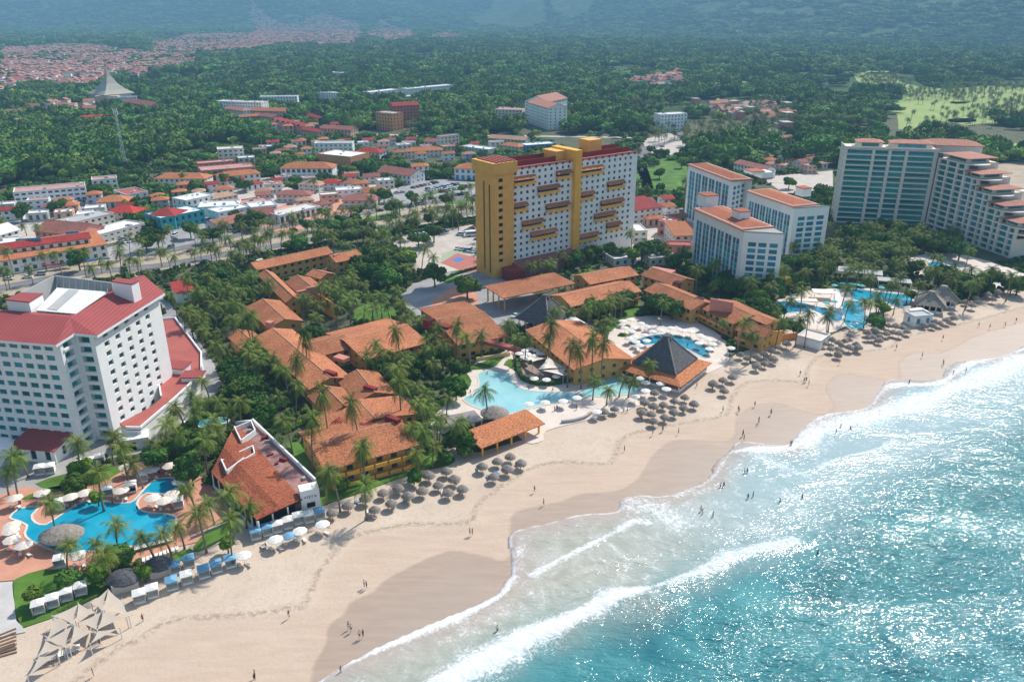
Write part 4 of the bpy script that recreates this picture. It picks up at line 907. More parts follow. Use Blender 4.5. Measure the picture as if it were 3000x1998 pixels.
# ---------------------------------------------------------------- stepped beige hotel on the right
def right_hotel():
    H=43.; a=G(2478,433,H); b=G(2752,442,H); a.z=b.z=0; d=(b-a); L=d.length; d.normalize(); n=Vector((d.y,-d.x,0)); n=-n if n.y>0 else n
    t=thing('hotel_tower',tuple((a+b)/2-n*8),'tall beige hotel with teal glass balconies and stepped wing at right','hotel'); fh=3.02; nf=14
    cols=[(1.2,14.5),(16.,23.),(24.6,31.8),(33.4,L-2.2)]; hs=[(c0,c1,.45+r*fh,.45+r*fh+2.4) for r in range(nf) for c0,c1 in cols]
    w=MB(); facade(w,a,d,L,0,H,hs,1.5,n); D=16.
    e0=a-n*D; hside=[(x,x+2.4,.8+r*fh,.8+r*fh+1.8) for r in range(nf) for x in (3,9.5)]; facade(w,e0,n,D,0,H,hside,1.2,-d); facade(w,b-n*D,-d,L,0,H,[],.3,-n)
    w.build('wall',beige,t); panes(t,a,d,n,hs,1.45,tealglass,cap=56)
    for h in hside:
        q=MB(); c=e0+n*((h[0]+h[1])/2)+d*1.15; q.box(c.x,c.y,h[2],.06,2.4,1.8,math.atan2(d.y,d.x)); q.build('side_window',dark,t)
    r_=MB(); 
    for r in range(nf):
        for c0,c1 in cols:
            c=a+d*((c0+c1)/2)-n*.12; r_.box(c.x,c.y,.45+r*fh,c1-c0,.06,.85,math.atan2(d.y,d.x))
    r_.build('balcony_rail',M('rail_glass',(.07,.31,.33),.15,.1,1.,spec=.6),t)
    k=MB(); k.prism([tuple(p[:2]) for p in (a,b,b-n*D,e0)],H-.5,H-.05); k.build('roof_deck',beige,t)
    k=MB()
    for p,q in ((a,b),(a,e0)):
        dd=(q-p).normalized(); c=(p+q)/2; k.box(c.x,c.y,H-.05,(q-p).length,.35,.9,math.atan2(dd.y,dd.x))
    k.build('parapet',beige,t)
    # wing: stepped arcs descending to the right
    e=uv(R(168)); ne=Vector((e.y,-e.x,0)); ne=-ne if ne.x>0 else ne; s0=b+n*2.; steps=[(0,21,40.5),(21,31,33.5),(31,41,27.5),(41,51,21.4),(51,62,15.4)]
    for i,(u0,u1,h) in enumerate(steps):
        h=round(h/fh)*fh+.4; p=s0+e*u0; Lw=u1-u0; hh=[]; r=0
        while .5+r*fh+2<h:
            cs=[(1.,6.6),(7.6,Lw*.62+1),(Lw*.62+2.2,Lw-1.)] if Lw>15 else [(.7,Lw*.55),(Lw*.55+1,Lw-.6)]
            for c0,c1 in cs: hh.append((c0,c1,.45+r*fh,.45+r*fh+2.3))
            r+=1
        w=MB(); facade(w,p,e,Lw,0,h,hh,1.3,ne); facade(w,p+e*Lw,-ne,20,0,h,[(2,8,.5+r*fh,.5+r*fh+1.9) for r in range(int(h/fh)-2,int(h/fh))],1.2,e); facade(w,p+e*Lw-ne*20,-e,Lw,0,h,[],.3,-ne)
        w.prism([tuple(x[:2]) for x in (p-ne*1.4,p+e*Lw-ne*1.4-e*1.3,p+e*(Lw-1.3)-ne*20,p-ne*20)],h-.4,h-.02); w.build('wing_wall',beige,t)
        g=MB()
        for q in hh: c=p+e*((q[0]+q[1])/2)-ne*1.25; g.box(c.x,c.y,q[2],q[1]-q[0],.06,2.3,math.atan2(e.y,e.x))
        g.build('wing_glazing',tealglass,t)
        # penthouse with pink tiled roof on every step
        w=MB(); q0=p+e*(Lw*.15)-ne*2.5; q1=p+e*(Lw*.9)-ne*2.5; w.prism([tuple(x[:2]) for x in (q0,q1,q1-ne*13,q0-ne*13)],h,h+2.7); w.build('penthouse',beige,t)
        g=MB(); c=(q0+q1)/2+ne*.04; g.box(c.x,c.y,h+.5,(q1-q0).length*.8,.06,1.7,math.atan2(e.y,e.x)); c=q1-ne*6.5+e*.04; g.box(c.x,c.y,h+.5,.06,9,1.7,math.atan2(e.y,e.x)); g.build('penthouse_glazing',tealglass,t)
        # curved balcony slab on the seaward end
        g=MB(); cc=p+e*(Lw-1)-ne*7; 
        for z in (h-.3,h-fh-.3): g.cone(cc.x,cc.y,[(6.6,z-.15),(6.6,z+.45),(6.4,z+.45)],24)
        g.build('curved_balcony',beige,t)
        rf=MB(); roofmesh(rf,q0+ne*2.2-e*.5,e,-ne,(q1-q0).length+2.5,17,h+2.8,'hip',1.3,1.2); rf.build('wing_roof',MT['tile_coral'],t)
    k=MB(); c=b+d*.9+n*.9; k.box(c.x,c.y,0,2.2,2.2,H-1,math.atan2(d.y,d.x)); k.build('joint_shaft',M('joint_grey',(.12,.13,.13),.8),t)
    for u0,u1 in ((7,20),(25,46)):
        w=MB(); q0=a+d*u0-n*4; q1=a+d*u1-n*4; w.prism([tuple(x[:2]) for x in (q0,q1,q1-n*9,q0-n*9)],H,H+2.8); w.build('penthouse',beige,t)
        g=MB(); c=(q0+q1)/2+n*.04; g.box(c.x,c.y,H+.4,(u1-u0)*.7,.06,1.9,math.atan2(d.y,d.x)); g.build('penthouse_glazing',tealglass,t)
        rf=MB(); roofmesh(rf,q0-n*9,d,n,u1-u0,9,H+2.9,'hip',1.5,1.); rf.build('roof',MT['tile_coral'],t)
    w=MB(); q0=b-n*14; w.prism([tuple(x[:2]) for x in (q0-d*6,q0+d*26,q0+d*26-n*14,q0-d*6-n*14)],0,H+1); w.build('rear_block',beige,t)
    rf=MB(); roofmesh(rf,q0-n*14-d*6,d,n,32,14,H+1.1,'hip',2.6,1.); rf.build('roof',MT['tile_coral'],t)
    BLD.append([tuple(x[:2]) for x in (e0,a+n*3,b+n*3,s0+e*64+ne*3,s0+e*64-ne*24,b-n*30+d*26)])
MT['tile_coral']=tilemat('tile_coral_m',(.60,.27,.19),(.54,.24,.17))
right_hotel()
# ================================================================ landmarks used in labels
for n_,x,y in (('white V-shaped hotel',250,1050),('red roof terrace',520,1080),('blue kidney pool',250,1530),('shade sail tents',230,1860),('lawn with cabanas',120,1750),('sea-view restaurant',740,1370),
 ('two-storey beach wing',1080,1340),('orange open pavilion',1480,1240),('round pool palapa',1449,1206),('pale lagoon pool',1500,1140),('dining terrace sails',1590,1090),('tile-roofed restaurant',1660,1010),('thatched lobby pyramid',1603,910),
 ('thatched bar pyramid',1949,1040),('curved blue pool',2010,1000),('east tiled wing',2100,920),('garden umbrella terrace',1880,970),('lobby tile roof',1520,820),('yellow tower hotel',1580,640),('round drive plaza',1290,870),
 ('pink stair wing',900,840),('long tiled wing',1080,980),('grove between the wings',1100,830),('palm-lined lane',580,1000),('red-roofed shopping arcade',150,750),('turquoise shop block',540,620),('white mansion row',180,540),
 ('lattice mast',362,450),('orange warehouse',1000,450),('village plaza roofs',860,580),('car park',1280,560),('boulevard median',1250,630),('boulevard by the arcade',420,800),('blue bay hotels',2100,640),('beige stepped hotel',2700,560),('teal pool complex',2500,880),
 ('seaside thatched bar',2720,880),('white terrace block',2400,970),('golf fairway',2760,300),('rust-coloured hotel',1170,320),('pink-roofed block',1600,290),('blue-white block',1975,330),('grey pyramid roof',320,250),('orange canopy',300,370),
 ('row of red villas',900,350),('white villa row',800,285),('white terraces',1200,255),('pink village',700,120),('terracotta estate',250,155),('villa cluster',1930,250),('hillside villas',2450,140),('small park',1960,470),('wet lobe',2300,1230),('breaking wave',1800,1750),('shore scallop',1350,1600),('palapa rows',1120,1440),
 ('central palapas',1930,1230),('eastern palapas',2480,1010),('surf swimmers',2100,1470),('dry berm',700,1700)): landmark(n_,x,y)
T1=lambda x0,y0,L,s=.34:[(x0+s*u,y0+s*v) for u,v in L]
# ================================================================ ground sheets
SHX=[(-300,1990),(0,1870),(40,1850),(80,1800),(260,1740),(340,1710),(420,1640),(500,1610),(560,1570),(620,1545),(760,1500),(860,1478),(960,1440),(1080,1385),(1250,1340),(1330,1310),(1400,1325),(1560,1280),(1600,1262),(1700,1228),(1790,1212),(1850,1195),(1960,1140),(2090,1085),(2120,1050),(2200,1022),(2290,968),(2330,960),(2390,1003),(2500,950),(2620,905),(2720,890),(2800,895),(2900,862),(3000,835),(3500,700)]
sheet('ground',SHX+[(3900,500),(3900,330),(-900,330),(-900,1990)],.06,M('garden_ground',(.045,.07,.022),.95,.3,.10,.6,2.,col2=(.13,.12,.07)))
def road(name,px,wd,z,mat,line=None):
    P=wl(px,0,4); L=[];Rr=[]
    for i in range(len(P)):
        d=P[min(i+1,len(P)-1)]-P[max(i-1,0)]; d=d/np.hypot(*d); n=np.array([-d[1],d[0]])*wd/2; L.append(P[i]+n); Rr.append(P[i]-n)
    mb=MB(); 
    for i in range(len(P)-1): mb.add([(*L[i],z),(*L[i+1],z),(*Rr[i+1],z),(*Rr[i],z)],[(3,2,1,0)])
    o=mb.build(name,mat); o['kind']='structure'
    for sgn,E in ((1,L),(-1,Rr)):
        pass
    return P
lowr=[(-150,870),(0,845),(120,822),(240,800),(360,790),(480,778),(650,748),(850,714),(1100,668),(1250,645),(1400,622),(1700,585),(1850,562),(2050,530),(2300,500),(2600,470)]
upr=[(470,740),(560,722),(740,680),(900,652),(1050,628),(1150,610),(1300,590),(1450,566),(1700,540),(1870,520),(2050,500)]
sheet('pavement',[(-300,930),(0,872),(250,822),(660,765),(1110,680),(1400,638),(1900,568),(1900,545),(1400,590),(1050,610),(740,655),(420,715),(0,810),(-300,870)],.10,M('median_ground',(.40,.33,.235),.95,.14,.2,.2))
road('road',lowr,9.5,.15,asph); road('road',upr,8.5,.16,asph); road('road',[(0,640),(200,600),(330,588),(420,560),(600,545)],7,.15,asph)
road('road',[(1900,560),(1890,520),(1880,480),(1900,440),(1950,420),(2000,400),(1960,370)],8,.17,asph); road('road',[(1850,540),(1840,500),(1870,460),(1895,430)],7,.175,asph)
road('road',[(1850,404),(1400,398),(1250,400),(1080,395),(1020,410)],8,.15,pave); road('road',[(400,440),(520,470),(600,455),(760,430)],7,.15,pave); road('road',[(440,840),(480,900),(540,980),(600,1070),(640,1160)],6.,.15,paveg)
wm=M('road_paint',(.62,.62,.6),.8,.1,1.)
for rr in (lowr,upr):
    P=wl(rr,0,10); mb=MB()
    for i in range(0,len(P)-1,2):
        d=P[i+1]-P[i]; L=np.hypot(*d); d/=L; n=np.array([-d[1],d[0]])*.09
        for t in np.arange(0,L,7.): a=P[i]+d*t; b=a+d*3; mb.add([(*(a+n),.185),(*(b+n),.185),(*(b-n),.185),(*(a-n),.185)],[(3,2,1,0)])
    o=mb.build('road_marking',wm); o['kind']='structure'
# curb strips of clipped hedge in the median
def hedgeline(px,w_,h,mat,label,z=.1,nm='hedge',grp='clipped hedges'):
    P=wl(px,0,2); mb=MB()
    for a,b in zip(P[:-1],P[1:]):
        d=b-a; L=np.hypot(*d); n=max(1,int(L/1.4))
        for i in range(n): c=a+d*((i+.5)/n); mb.box(c[0],c[1],z,L/n+.1,w_*random.uniform(.85,1.15),h*random.uniform(.8,1.15),math.atan2(d[1],d[0]))
    t=mb.build(nm,mat); tag(t,label,'hedge',grp); return t
hedgeline([(680,765),(900,725),(1110,690),(1400,640)],1.6,1.5,hedge,'long clipped hedge along the road below the median palms')
hedgeline([(1190,688),(1280,672),(1408,645)],1.8,1.6,hedge,'hedge screening the hotel parking left of the yellow tower')
hedgeline([(1300,822),(1340,805),(1410,785)],1.,1.4,hedge,'low hedge between the sports court and the drive')
hedgeline([(1516,1050),(1520,1090),(1535,1115),(1580,1128),(1640,1125),(1700,1110),(1712,1100)],1.5,1.3,hedge,'curved clipped hedge round the dining terrace above the lagoon pool')
hedgeline([(1395,1050),(1440,1040),(1478,1028)],1.,1.,hedge,'short hedge beside the cream terrace wall left of the dining sails')
hedgeline([(365,780),(380,830),(430,900),(500,990),(580,1090)],1.6,2.,hedge,'tall hedge running down the palm-lined lane')
for L,mt,z in (([(0,610),(60,585),(200,575),(330,590),(300,640),(150,650),(0,665)],paveg,.13),([(400,700),(470,680),(700,625),(760,640),(640,700),(470,745),(330,760),(300,730)],paveg,.13),([(1100,600),(1190,535),(1300,525),(1420,535),(1420,585),(1250,600),(1150,625)],paveg,.13),
   ([(1180,690),(1410,655),(1410,780),(1300,800),(1200,790),(1120,740)],pave,.12),([(1210,830),(1300,800),(1420,790),(1500,830),(1640,900),(1560,960),(1450,950),(1300,950),(1200,920),(1170,870)],paveg,.13),
   ([(1262,880),(1330,840),(1400,860),(1400,900),(1340,920),(1270,910)],pavep,.15),([(740,640),(830,600),(1000,580),(1130,600),(1000,640),(820,690)],pavep,.12),([(560,640),(700,600),(900,560),(1100,530),(1180,560),(1000,600),(740,650)],pave,.11),([(600,560),(700,520),(800,520),(900,580),(700,620)],pave,.115),
   ([(380,900),(480,880),(560,960),(640,1100),(600,1180),(540,1230),(470,1300),(400,1330),(300,1345),(200,1400),(100,1450),(0,1470),(-200,1500),(-200,1250),(60,1290),(300,1290)],M('hotel_court',(.34,.32,.30),.9,.12,.15),.12),  # plain grey paving of the court round the white hotel
   ([(1780,640),(1850,590),(2000,600),(2060,660),(2000,760),(1850,770),(1770,740)],pave,.12),([(2230,520),(2440,500),(2440,560),(2300,570)],pave,.12),([(0,660),(120,650),(330,640),(420,690),(250,730),(0,780)],pave,.115),([(1880,410),(1960,390),(2010,410),(2000,460),(1900,450)],pave,.12),([(2700,500),(3000,470),(3200,500),(3200,560),(2950,560)],soil,.12)):
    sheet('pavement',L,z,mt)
# sports court
sheet('sports_court',[(1290,770),(1340,742),(1420,760),(1408,790),(1370,800)],.17,M('court_red',(.42,.15,.12),.85,.08,.4)); sheet('sports_court',[(1322,760),(1345,752),(1362,760),(1340,769)],.19,M('court_blue',(.09,.18,.42),.85,.06,.4)); sheet('pavement',[(1295,745),(1345,725),(1410,745),(1340,742),(1290,768)],.16,M('court_pale',(.33,.38,.26),.85,.1,.4))
# decks
sheet('pool_deck',[(1262,1240),(1320,1160),(1360,1110),(1395,1060),(1480,1028),(1500,1010),(1560,1040),(1700,1100),(1770,1040),(1790,960),(1850,930),(2000,930),(2120,990),(2130,1060),(2060,1100),(1980,1140),(1900,1175),(1830,1203),(1700,1235),(1600,1262),(1590,1290),(1540,1296),(1480,1240),(1400,1230),(1300,1270)],.15,deck,3)
sheet('pool_deck',[(-200,1480),(0,1450),(70,1425),(200,1440),(300,1380),(430,1350),(560,1375),(640,1450),(680,1520),(600,1580),(520,1600),(430,1640),(330,1650),(240,1670),(130,1690),(0,1702),(-200,1720)],.15,pavep,2)
sheet('pool_deck',[(2260,890),(2330,860),(2440,845),(2700,850),(2760,880),(2700,900),(2600,905),(2500,945),(2400,985),(2300,960),(2260,930)],.15,deck,2); sheet('pool_deck',[(2650,760),(2800,740),(3000,800),(3100,830),(3000,850),(2800,830),(2680,800)],.15,deck,2)
sheet('plaza',[(-200,1700),(0,1705),(38,1702),(45,1800),(75,1850),(0,1865),(-200,1930)],.17,M('plaza_pale',(.5,.475,.45),.9,.1,.3))
def pool(name,px,mat,label,sm=3,cop=1.07,cmat=None):
    pts=smooth([(p[0],p[1],0) for p in px],sm); g=[G(p[0],p[1],.2) for p in pts]; c=sum(g,Vector())/len(g); out=MB(); n=len(g); a=sum(g[i].x*g[(i+1)%n].y-g[(i+1)%n].x*g[i].y for i in range(n)); s=1 if a>0 else -1
    NOP.append([(q.x,q.y) for q in g]); o=[]
    for i in range(n):
        d=(g[(i+1)%n]-g[i-1]); d=d.normalized() if d.length>1e-6 else Vector((1,0,0)); o.append(g[i]+Vector((d.y,-d.x,0))*s*.55)
    t=thing(name,tuple(c),label,'pool','resort pools')
    for i in range(n):
        j=(i+1)%n; out.add([(g[i].x,g[i].y,.27),(g[j].x,g[j].y,.27),(o[j].x,o[j].y,.27),(o[i].x,o[i].y,.27),(g[i].x,g[i].y,.1),(g[j].x,g[j].y,.1),(o[j].x,o[j].y,.1),(o[i].x,o[i].y,.1)],[(0,1,2,3),(3,2,6,7),(0,4,5,1)] if s<0 else [(3,2,1,0),(7,6,2,3),(1,5,4,0)])
    out.build('coping',cmat or deck,t); m=MB(); m.add([(q.x,q.y,.2) for q in (g if s>0 else g[::-1])],[tuple(range(n))]); m.build('pool_water',mat,t)
def wat(nm,a,b,ns=.12):
    m=M(nm,a,.06,0,ns,0,spec=.5,col2=b,detail=4); n=m.node_tree.nodes; l=m.node_tree.links; tc=n.new('ShaderNodeTexCoord'); t2=n.new('ShaderNodeTexNoise'); t2.inputs['Scale'].default_value=1.8; l.new(tc.outputs['Object'],t2.inputs[0]); bp=n.new('ShaderNodeBump'); bp.inputs['Strength'].default_value=.12; bp.inputs['Distance'].default_value=.2; l.new(t2.outputs[0],bp.inputs['Height']); l.new(bp.outputs[0],n['Principled BSDF'].inputs['Normal']); return m
wA=wat('water_pale_aqua',(.24,.52,.54),(.34,.60,.60)); wB=wat('water_deep_blue',(.0,.17,.30),(.0,.23,.38)); wC=wat('water_blue',(.0,.26,.42),(.02,.38,.52)); wD=wat('water_teal',(.0,.18,.28),(.0,.24,.34))
r3=lambda L:T1(1300,800,L); r4=lambda L:T1(2000,750,L); r2=lambda L:T1(700,800,L); r1=lambda L:T1(0,900,L); r5=lambda L:T1(0,1400,L,.3813); r6=lambda L:T1(700,1300,L,.4452); r7=lambda L:T1(1600,1200,L,.5945); ga=lambda L:T1(0,450,L); gb=lambda L:T1(740,450,L); gc=lambda L:T1(1480,450,L); gd=lambda L:T1(2200,350,L); ha=lambda L:T1(0,0,L); hb=lambda L:T1(740,0,L); hc=lambda L:T1(1480,0,L); hd=lambda L:T1(2200,0,L)
pool('lagoon_pool',[(1402,1096),(1443,1086),(1490,1096),(1501,1120),(1531,1140),(1572,1147),(1684,1153),(1700,1162),(1667,1177),(1640,1178),(1548,1196),(1490,1212),(1416,1200),(1358,1170),(1395,1150),(1405,1120)],wA,'large pale aqua lagoon pool curving below the dining terrace')
pool('lagoon_pool',[(1756,1106),(1793,1099),(1830,1116),(1878,1133),(1885,1143),(1844,1154),(1759,1160),(1711,1162),(1705,1147),(1745,1128)],wA,'smaller pale aqua pool between two palms and the thatched bar pyramid')
pool('stream_pool',[(1773,1030),(1790,1021),(1798,1040),(1812,1070),(1812,1090),(1796,1090),(1797,1066),(1778,1052)],wC,'narrow turquoise stream channel left of the thatched bar pyramid')
pool('curved_pool',[(1840,1008),(1880,990),(1930,980),(1985,983),(2030,996),(2062,1012),(2078,1034),(2066,1047),(2040,1036),(2000,1018),(1940,1006),(1880,1012)],wD,'curved deep teal pool behind the thatched bar pyramid')
pool('hotel_pool',r5([(85,300),(150,240),(290,222),(235,285),(262,345),(350,362),(450,300),(600,205),(720,172),(860,192),(1000,192),(1070,140),(1170,30),(1280,2),(1365,20),(1360,90),(1270,120),(1130,112),(1055,165),(1050,225),(1110,265),(1220,275),(1345,300),(1320,400),(1240,480),(1080,510),(850,540),(620,565),(480,570),(250,480),(200,420),(218,360),(130,318)]),wC,'free-form blue pool with planted islands below the white hotel',2)
pool('plunge_pool',r1([(1700,1000),(1740,955),(1850,950),(1960,960),(1950,990),(1850,1010),(1740,1030)]),wC,'small blue plunge pool under palms beside the sea-view restaurant')
pool('resort_pool',r4([(1440,300),(1500,285),(1700,315),(1960,345),(1960,420),(1850,440),(1700,380),(1560,390),(1470,370)]),wC,'bright blue pool in front of the grey-roofed terrace bar')
pool('resort_pool',r4([(825,400),(1000,400),(1130,430),(1340,480),(1380,550),(1250,560),(1130,490),(1000,480),(850,490)]),wB,'deep blue pool left of the white footbridge')
pool('resort_pool',r4([(1390,400),(1540,400),(1550,470),(1600,560),(1540,620),(1440,620),(1390,560)]),wC,'turquoise splash pool right of the white footbridge')
pool('resort_pool',gd([(1530,1240),(1620,1230),(1700,1270),(1740,1320),(1700,1330),(1560,1290)]),wC,'blue oval pool below the stepped wing of the beige hotel'); pool('resort_pool',gd([(2040,1340),(2100,1325),(2190,1370),(2200,1400),(2120,1410),(2050,1390)]),wC,'blue round pool farthest right, under palms')
for L in ([(1490,940),(1480,900),(1560,870),(1620,850),(1680,880)],):pass
for L in (r3([(515,790),(560,740),(640,760),(690,850),(680,900),(640,860),(540,800)]),r3([(220,810),(400,740),(530,700),(480,770),(400,820),(230,835)]),r3([(0,880),(100,860),(180,850),(240,930),(200,1000),(90,1030),(0,960)]),r3([(1340,470),(1420,360),(1560,290),(1680,260),(1700,330),(1560,400),(1480,470),(1400,520)]),r3([(1490,545),(1560,510),(1590,550)]),
   gb([(880,1370),(960,1280),(1100,1300),(1250,1350),(1200,1430),(900,1440)]),gb([(780,1110),(860,1090),(880,1130),(800,1160)]),gb([(1660,1080),(1860,1040),(1800,1080),(1680,1120)]),gc([(590,1060),(740,1000),(770,1030),(600,1100)]),r6([(310,0),(420,0),(560,100),(500,250),(440,200)]),r6([(520,300),(800,260),(1100,180),(1100,210),(560,400),(520,390)]),r6([(1160,60),(1300,60),(1420,90),(1380,140),(1160,170)]),
   r5([(95,820),(130,770),(330,700),(560,720),(830,790),(830,860),(600,980),(180,1145),(120,1000)]),r5([(1490,520),(1600,400),(1720,330),(1760,400),(1700,470),(1520,560)]),r5([(1260,620),(1460,540),(1480,600),(1290,650)]),r5([(160,160),(320,90),(460,60),(450,100),(260,160)]),r1([(1240,1340),(1350,1240),(1450,1200),(1420,1300),(1280,1370)]),r1([(300,1520),(620,1420),(1040,1370),(1040,1420),(800,1530),(500,1568)]),r1([(1540,1160),(1650,1130),(1700,1330),(1560,1340)]),
   gb([(0,0),(180,0),(500,10),(250,70),(120,60)]),gb([(1500,340),(1900,260),(1960,280),(1500,360)]),gb([(980,560),(1220,500),(1160,560),(1020,580)]),gc([(1080,100),(1250,20),(1560,50),(1560,300),(1350,400),(1080,320)]),gb([(1680,420),(1930,380),(1900,410),(1700,440)])):
    sheet('lawn',L,.17,lawn,2)
# terraces of the resort garden
sheet('terrace',r3([(580,690),(680,640),(850,650),(1100,860),(1220,890),(1180,930),(900,960),(690,930),(660,820)]),.2,M('terrace_brown',(.30,.22,.17),.9,.15,.3,.1),2)
# ================================================================ resort wings
def wing(p1,p2,r,z=6.2,rise=2.2,kind='gable',label=None,wall=ochre,roof='tile_old',win=True,st=2,**k):
    a,b=G(*p1,z),G(*p2,z); q=G(*r,z+rise); d=(b-a).normalized(); D=abs((q-a).x*d.y-(q-a).y*d.x); D=D*(1 if kind=='mono' else 2)
    return house(p1,p2,D,z,kind,wall,roof,label,'building','tiled_wing',rise=rise,ov=.9,group='terracotta-tiled wings of the resort',win=win,storeys=st,**k)
WINGS=[((753,792),(978,742),(858,744),'long tiled wing with stub towers nearest the boulevard'),((984,770),(1070,752),(1020,737),'short tiled wing under the big dark grove'),
 ((754,806),(836,888),(826,836),'tiled wing sloping left toward the palm grove beside the boulevard wing'),((834,826),(880,866),(900,829),'tiled block with curved pink stair wall'),
 ((720,899),(784,962),(805,907),'tiled block with pink chimney right of the lane palms'),((741,990),(906,1142),(882,1032),'long tiled spine wing running down toward the sea'),
 ((1067,1055),(1258,1003),(1160,958),'very long tiled wing below the garden grove'),((925,1047),(1040,1018),(980,987),'tiled wing closing the red courtyard'),
 ((985,1112),(1036,1182),(1060,1100),'tiled block with dark red chimneys beside the courtyard'),((900,1160),(958,1222),(972,1150),'low tiled roof left of the chimney block'),
 ((918,1222),(966,1282),(1062,1185),'tiled block with slatted opening above the beach wing'),((950,1380),(1228,1304),(1085,1254),'two-storey tiled beach wing with yellow balconies'),
 ((1340,1012),(1490,985),(1400,918),'large tiled hall with red curved parapet left of the lobby thatch'),((1538,966),(1681,1085),(1652,960),'broad tiled restaurant roof right of the dining terrace'),
 ((1728,834),(1873,806),(1790,790),'back tiled wing below the yellow tower, left leg'),((1876,806),(1978,840),(1930,790),'back tiled wing below the blue bay hotels, right leg'),
 ((1675,899),(1881,853),(1740,846),'tiled garden wing behind the thatched lobby pyramid'),((1885,850),(2026,910),(1985,852),'tiled garden wing above the umbrella terrace'),
 ((2048,900),(2148,950),(2142,893),'tiled wing with a salmon shaft above the curved pool'),((2152,966),(2240,990),(2208,948),'stepped tiled end wing with orange wall at the beach')]
wts=[wing(a,b,c,label=l) for a,b,c,l in WINGS]
wing((1417,838),(1474,874),(1622,797),7.,.8,'mono','large sloping tiled canopy over the hotel entrance beside the drive',win=False,open_=True,st=1)
wing((664,985),(704,1022),(716,978),5.5,1.6,label='low tiled roof among palms left of the long spine wing')
wing((893,806),(938,818),(915,788),5.5,1.6,label='short tiled roof under palms beside the pink stair wing')
wing((1085,1172),(1150,1160),(1120,1140),6,1.6,label='small tiled roof right of the chimney block facing the garden palms')
wing((2197,932),(2246,952),(2232,925),7.5,.8,label='small raised tiled roof behind the stepped end wing')
def box(p,z,s,h,mat,name,par,az=R(-40),top=None):
    q=G(*p,z+h); m=MB(); m.box(q.x,q.y,z,s[0],s[1],h,az); o=m.build(name,mat,par)
    if top: m=MB(); m.box(q.x,q.y,z+h,s[0]*.8,s[1]*.8,.06,az); link(name+'_opening',m.mesh(name+'_opening',top,wloc(o)),o)
    return o
# chimneys, shafts and parapets in dark red and pink
for i,p,s,h,mt in ((4,(790,942),(2.6,2.2),2.6,pinkw),(5,(968,1088),(4.6,1.6),3.,redw),(8,(1085,1132),(4.6,1.5),3.,redw),(10,(1150,1222),(4.8,1.5),3.4,redw),(10,(1083,1240),(5.,3.2),1.8,redw),(6,(1256,934),(3.,3.4),3.4,redw),(6,(1305,952),(4.6,3.),2.4,redw),(3,(900,848),(9,1.2),3,pinkw),(3,(925,838),(8,1.0),4,pinkw),(18,(2115,880),(9,.6),5.5,pinkw),(17,(2050,872),(3,2.4),2.6,redw),(0,(760,760),(1.2,3.4),2.5,beige),(0,(985,745),(1.2,3.4),2.5,pinkw),(15,(1940,790),(11,5),1.6,pinkw),(15,(1985,825),(3,3),1.6,redw),(12,(1468,1008),(14,2.4),1.2,redtop),(9,(1000,1162),(9,.8),1.6,redw),(10,(985,1225),(7,5),.3,redw),(5,(1000,1045),(5,3),1.2,pinkw)):
    box(p,6.,s,h,mt,'chimney' if s[0]<6 else 'parapet_wall',wts[i],R(35) if i in (3,) else R(-33),dark if s[0]<4 and mt is redw else None)
# slatted opening
t=wts[10]; m=MB(); q=G(1015,1225,7.6)
for k in range(8): m.box(q.x-3+k*.85,q.y,7.,.3,4.,.25,R(-25))
m.build('pergola_slats',redw,t)
# balconies of the beach wing
t=wts[11]; a,b=G(950,1380,6.2),G(1228,1304,6.2); a.z=b.z=0; d=(b-a).normalized(); n=Vector((d.y,-d.x,0)); L=(b-a).length
for k in range(6):
    for zz in (0.15,3.3):
        c=a+d*(1.5+(k+.5)*(L-3)/6)-n*.1; m=MB(); m.box(c.x,c.y,zz,(L-3)/6-.7,1.7,.2,math.atan2(d.y,d.x)); c2=c+n*.8; m.box(c2.x,c2.y,zz,(L-3)/6-.5,.2,1.15,math.atan2(d.y,d.x)); m.build('balcony',yel,t)
for i in (18,19,17,16,6):   # galleries with yellow parapets
    (p1,p2,_,_)=WINGS[i]; t=wts[i]; a,b=G(*p1,6.2),G(*p2,6.2); a.z=b.z=0; d=(b-a).normalized(); n=Vector((d.y,-d.x,0)); n=n if n.y<0 else -n; L=(b-a).length
    for k in range(int(L/6)):
        c=a+d*((k+.5)*6+.5)+n*.1; m=MB(); m.box(c.x,c.y,2.9,5.2,1.6,.2,math.atan2(d.y,d.x)); c=c+n*.75; m.box(c.x,c.y,2.9,5.4,.18,1.1,math.atan2(d.y,d.x)); m.build('balcony',orw,t)
m=MB(); q=G(955,900,3); m.box(q.x,q.y,0,15,.5,7,R(-52)); tag(m.build('blind_wall',yel2),'tall blind ochre gable wall facing the grove beside the pink stair','wall')
m=MB(); q=G(2246,992,3); m.box(q.x,q.y,0,13,.5,5.5,R(18)); tag(m.build('end_wall',yel2),'ochre end wall of the resort at the beach near thatch umbrellas','wall')
m=MB(); q=G(2310,985,1.5); m.box(q.x,q.y,0,9,.4,2.6,R(18)); tag(m.build('boundary_wall',orw),'low orange boundary wall beside the ochre end wall','wall')
m=MB(); q=G(1445,1043,1); m.box(q.x,q.y,0,13,.5,1.4,R(22)); tag(m.build('terrace_wall',M('cream_yellow',(.72,.55,.24),.8,.06)),'long cream-yellow terrace wall left of the dining sails','wall')
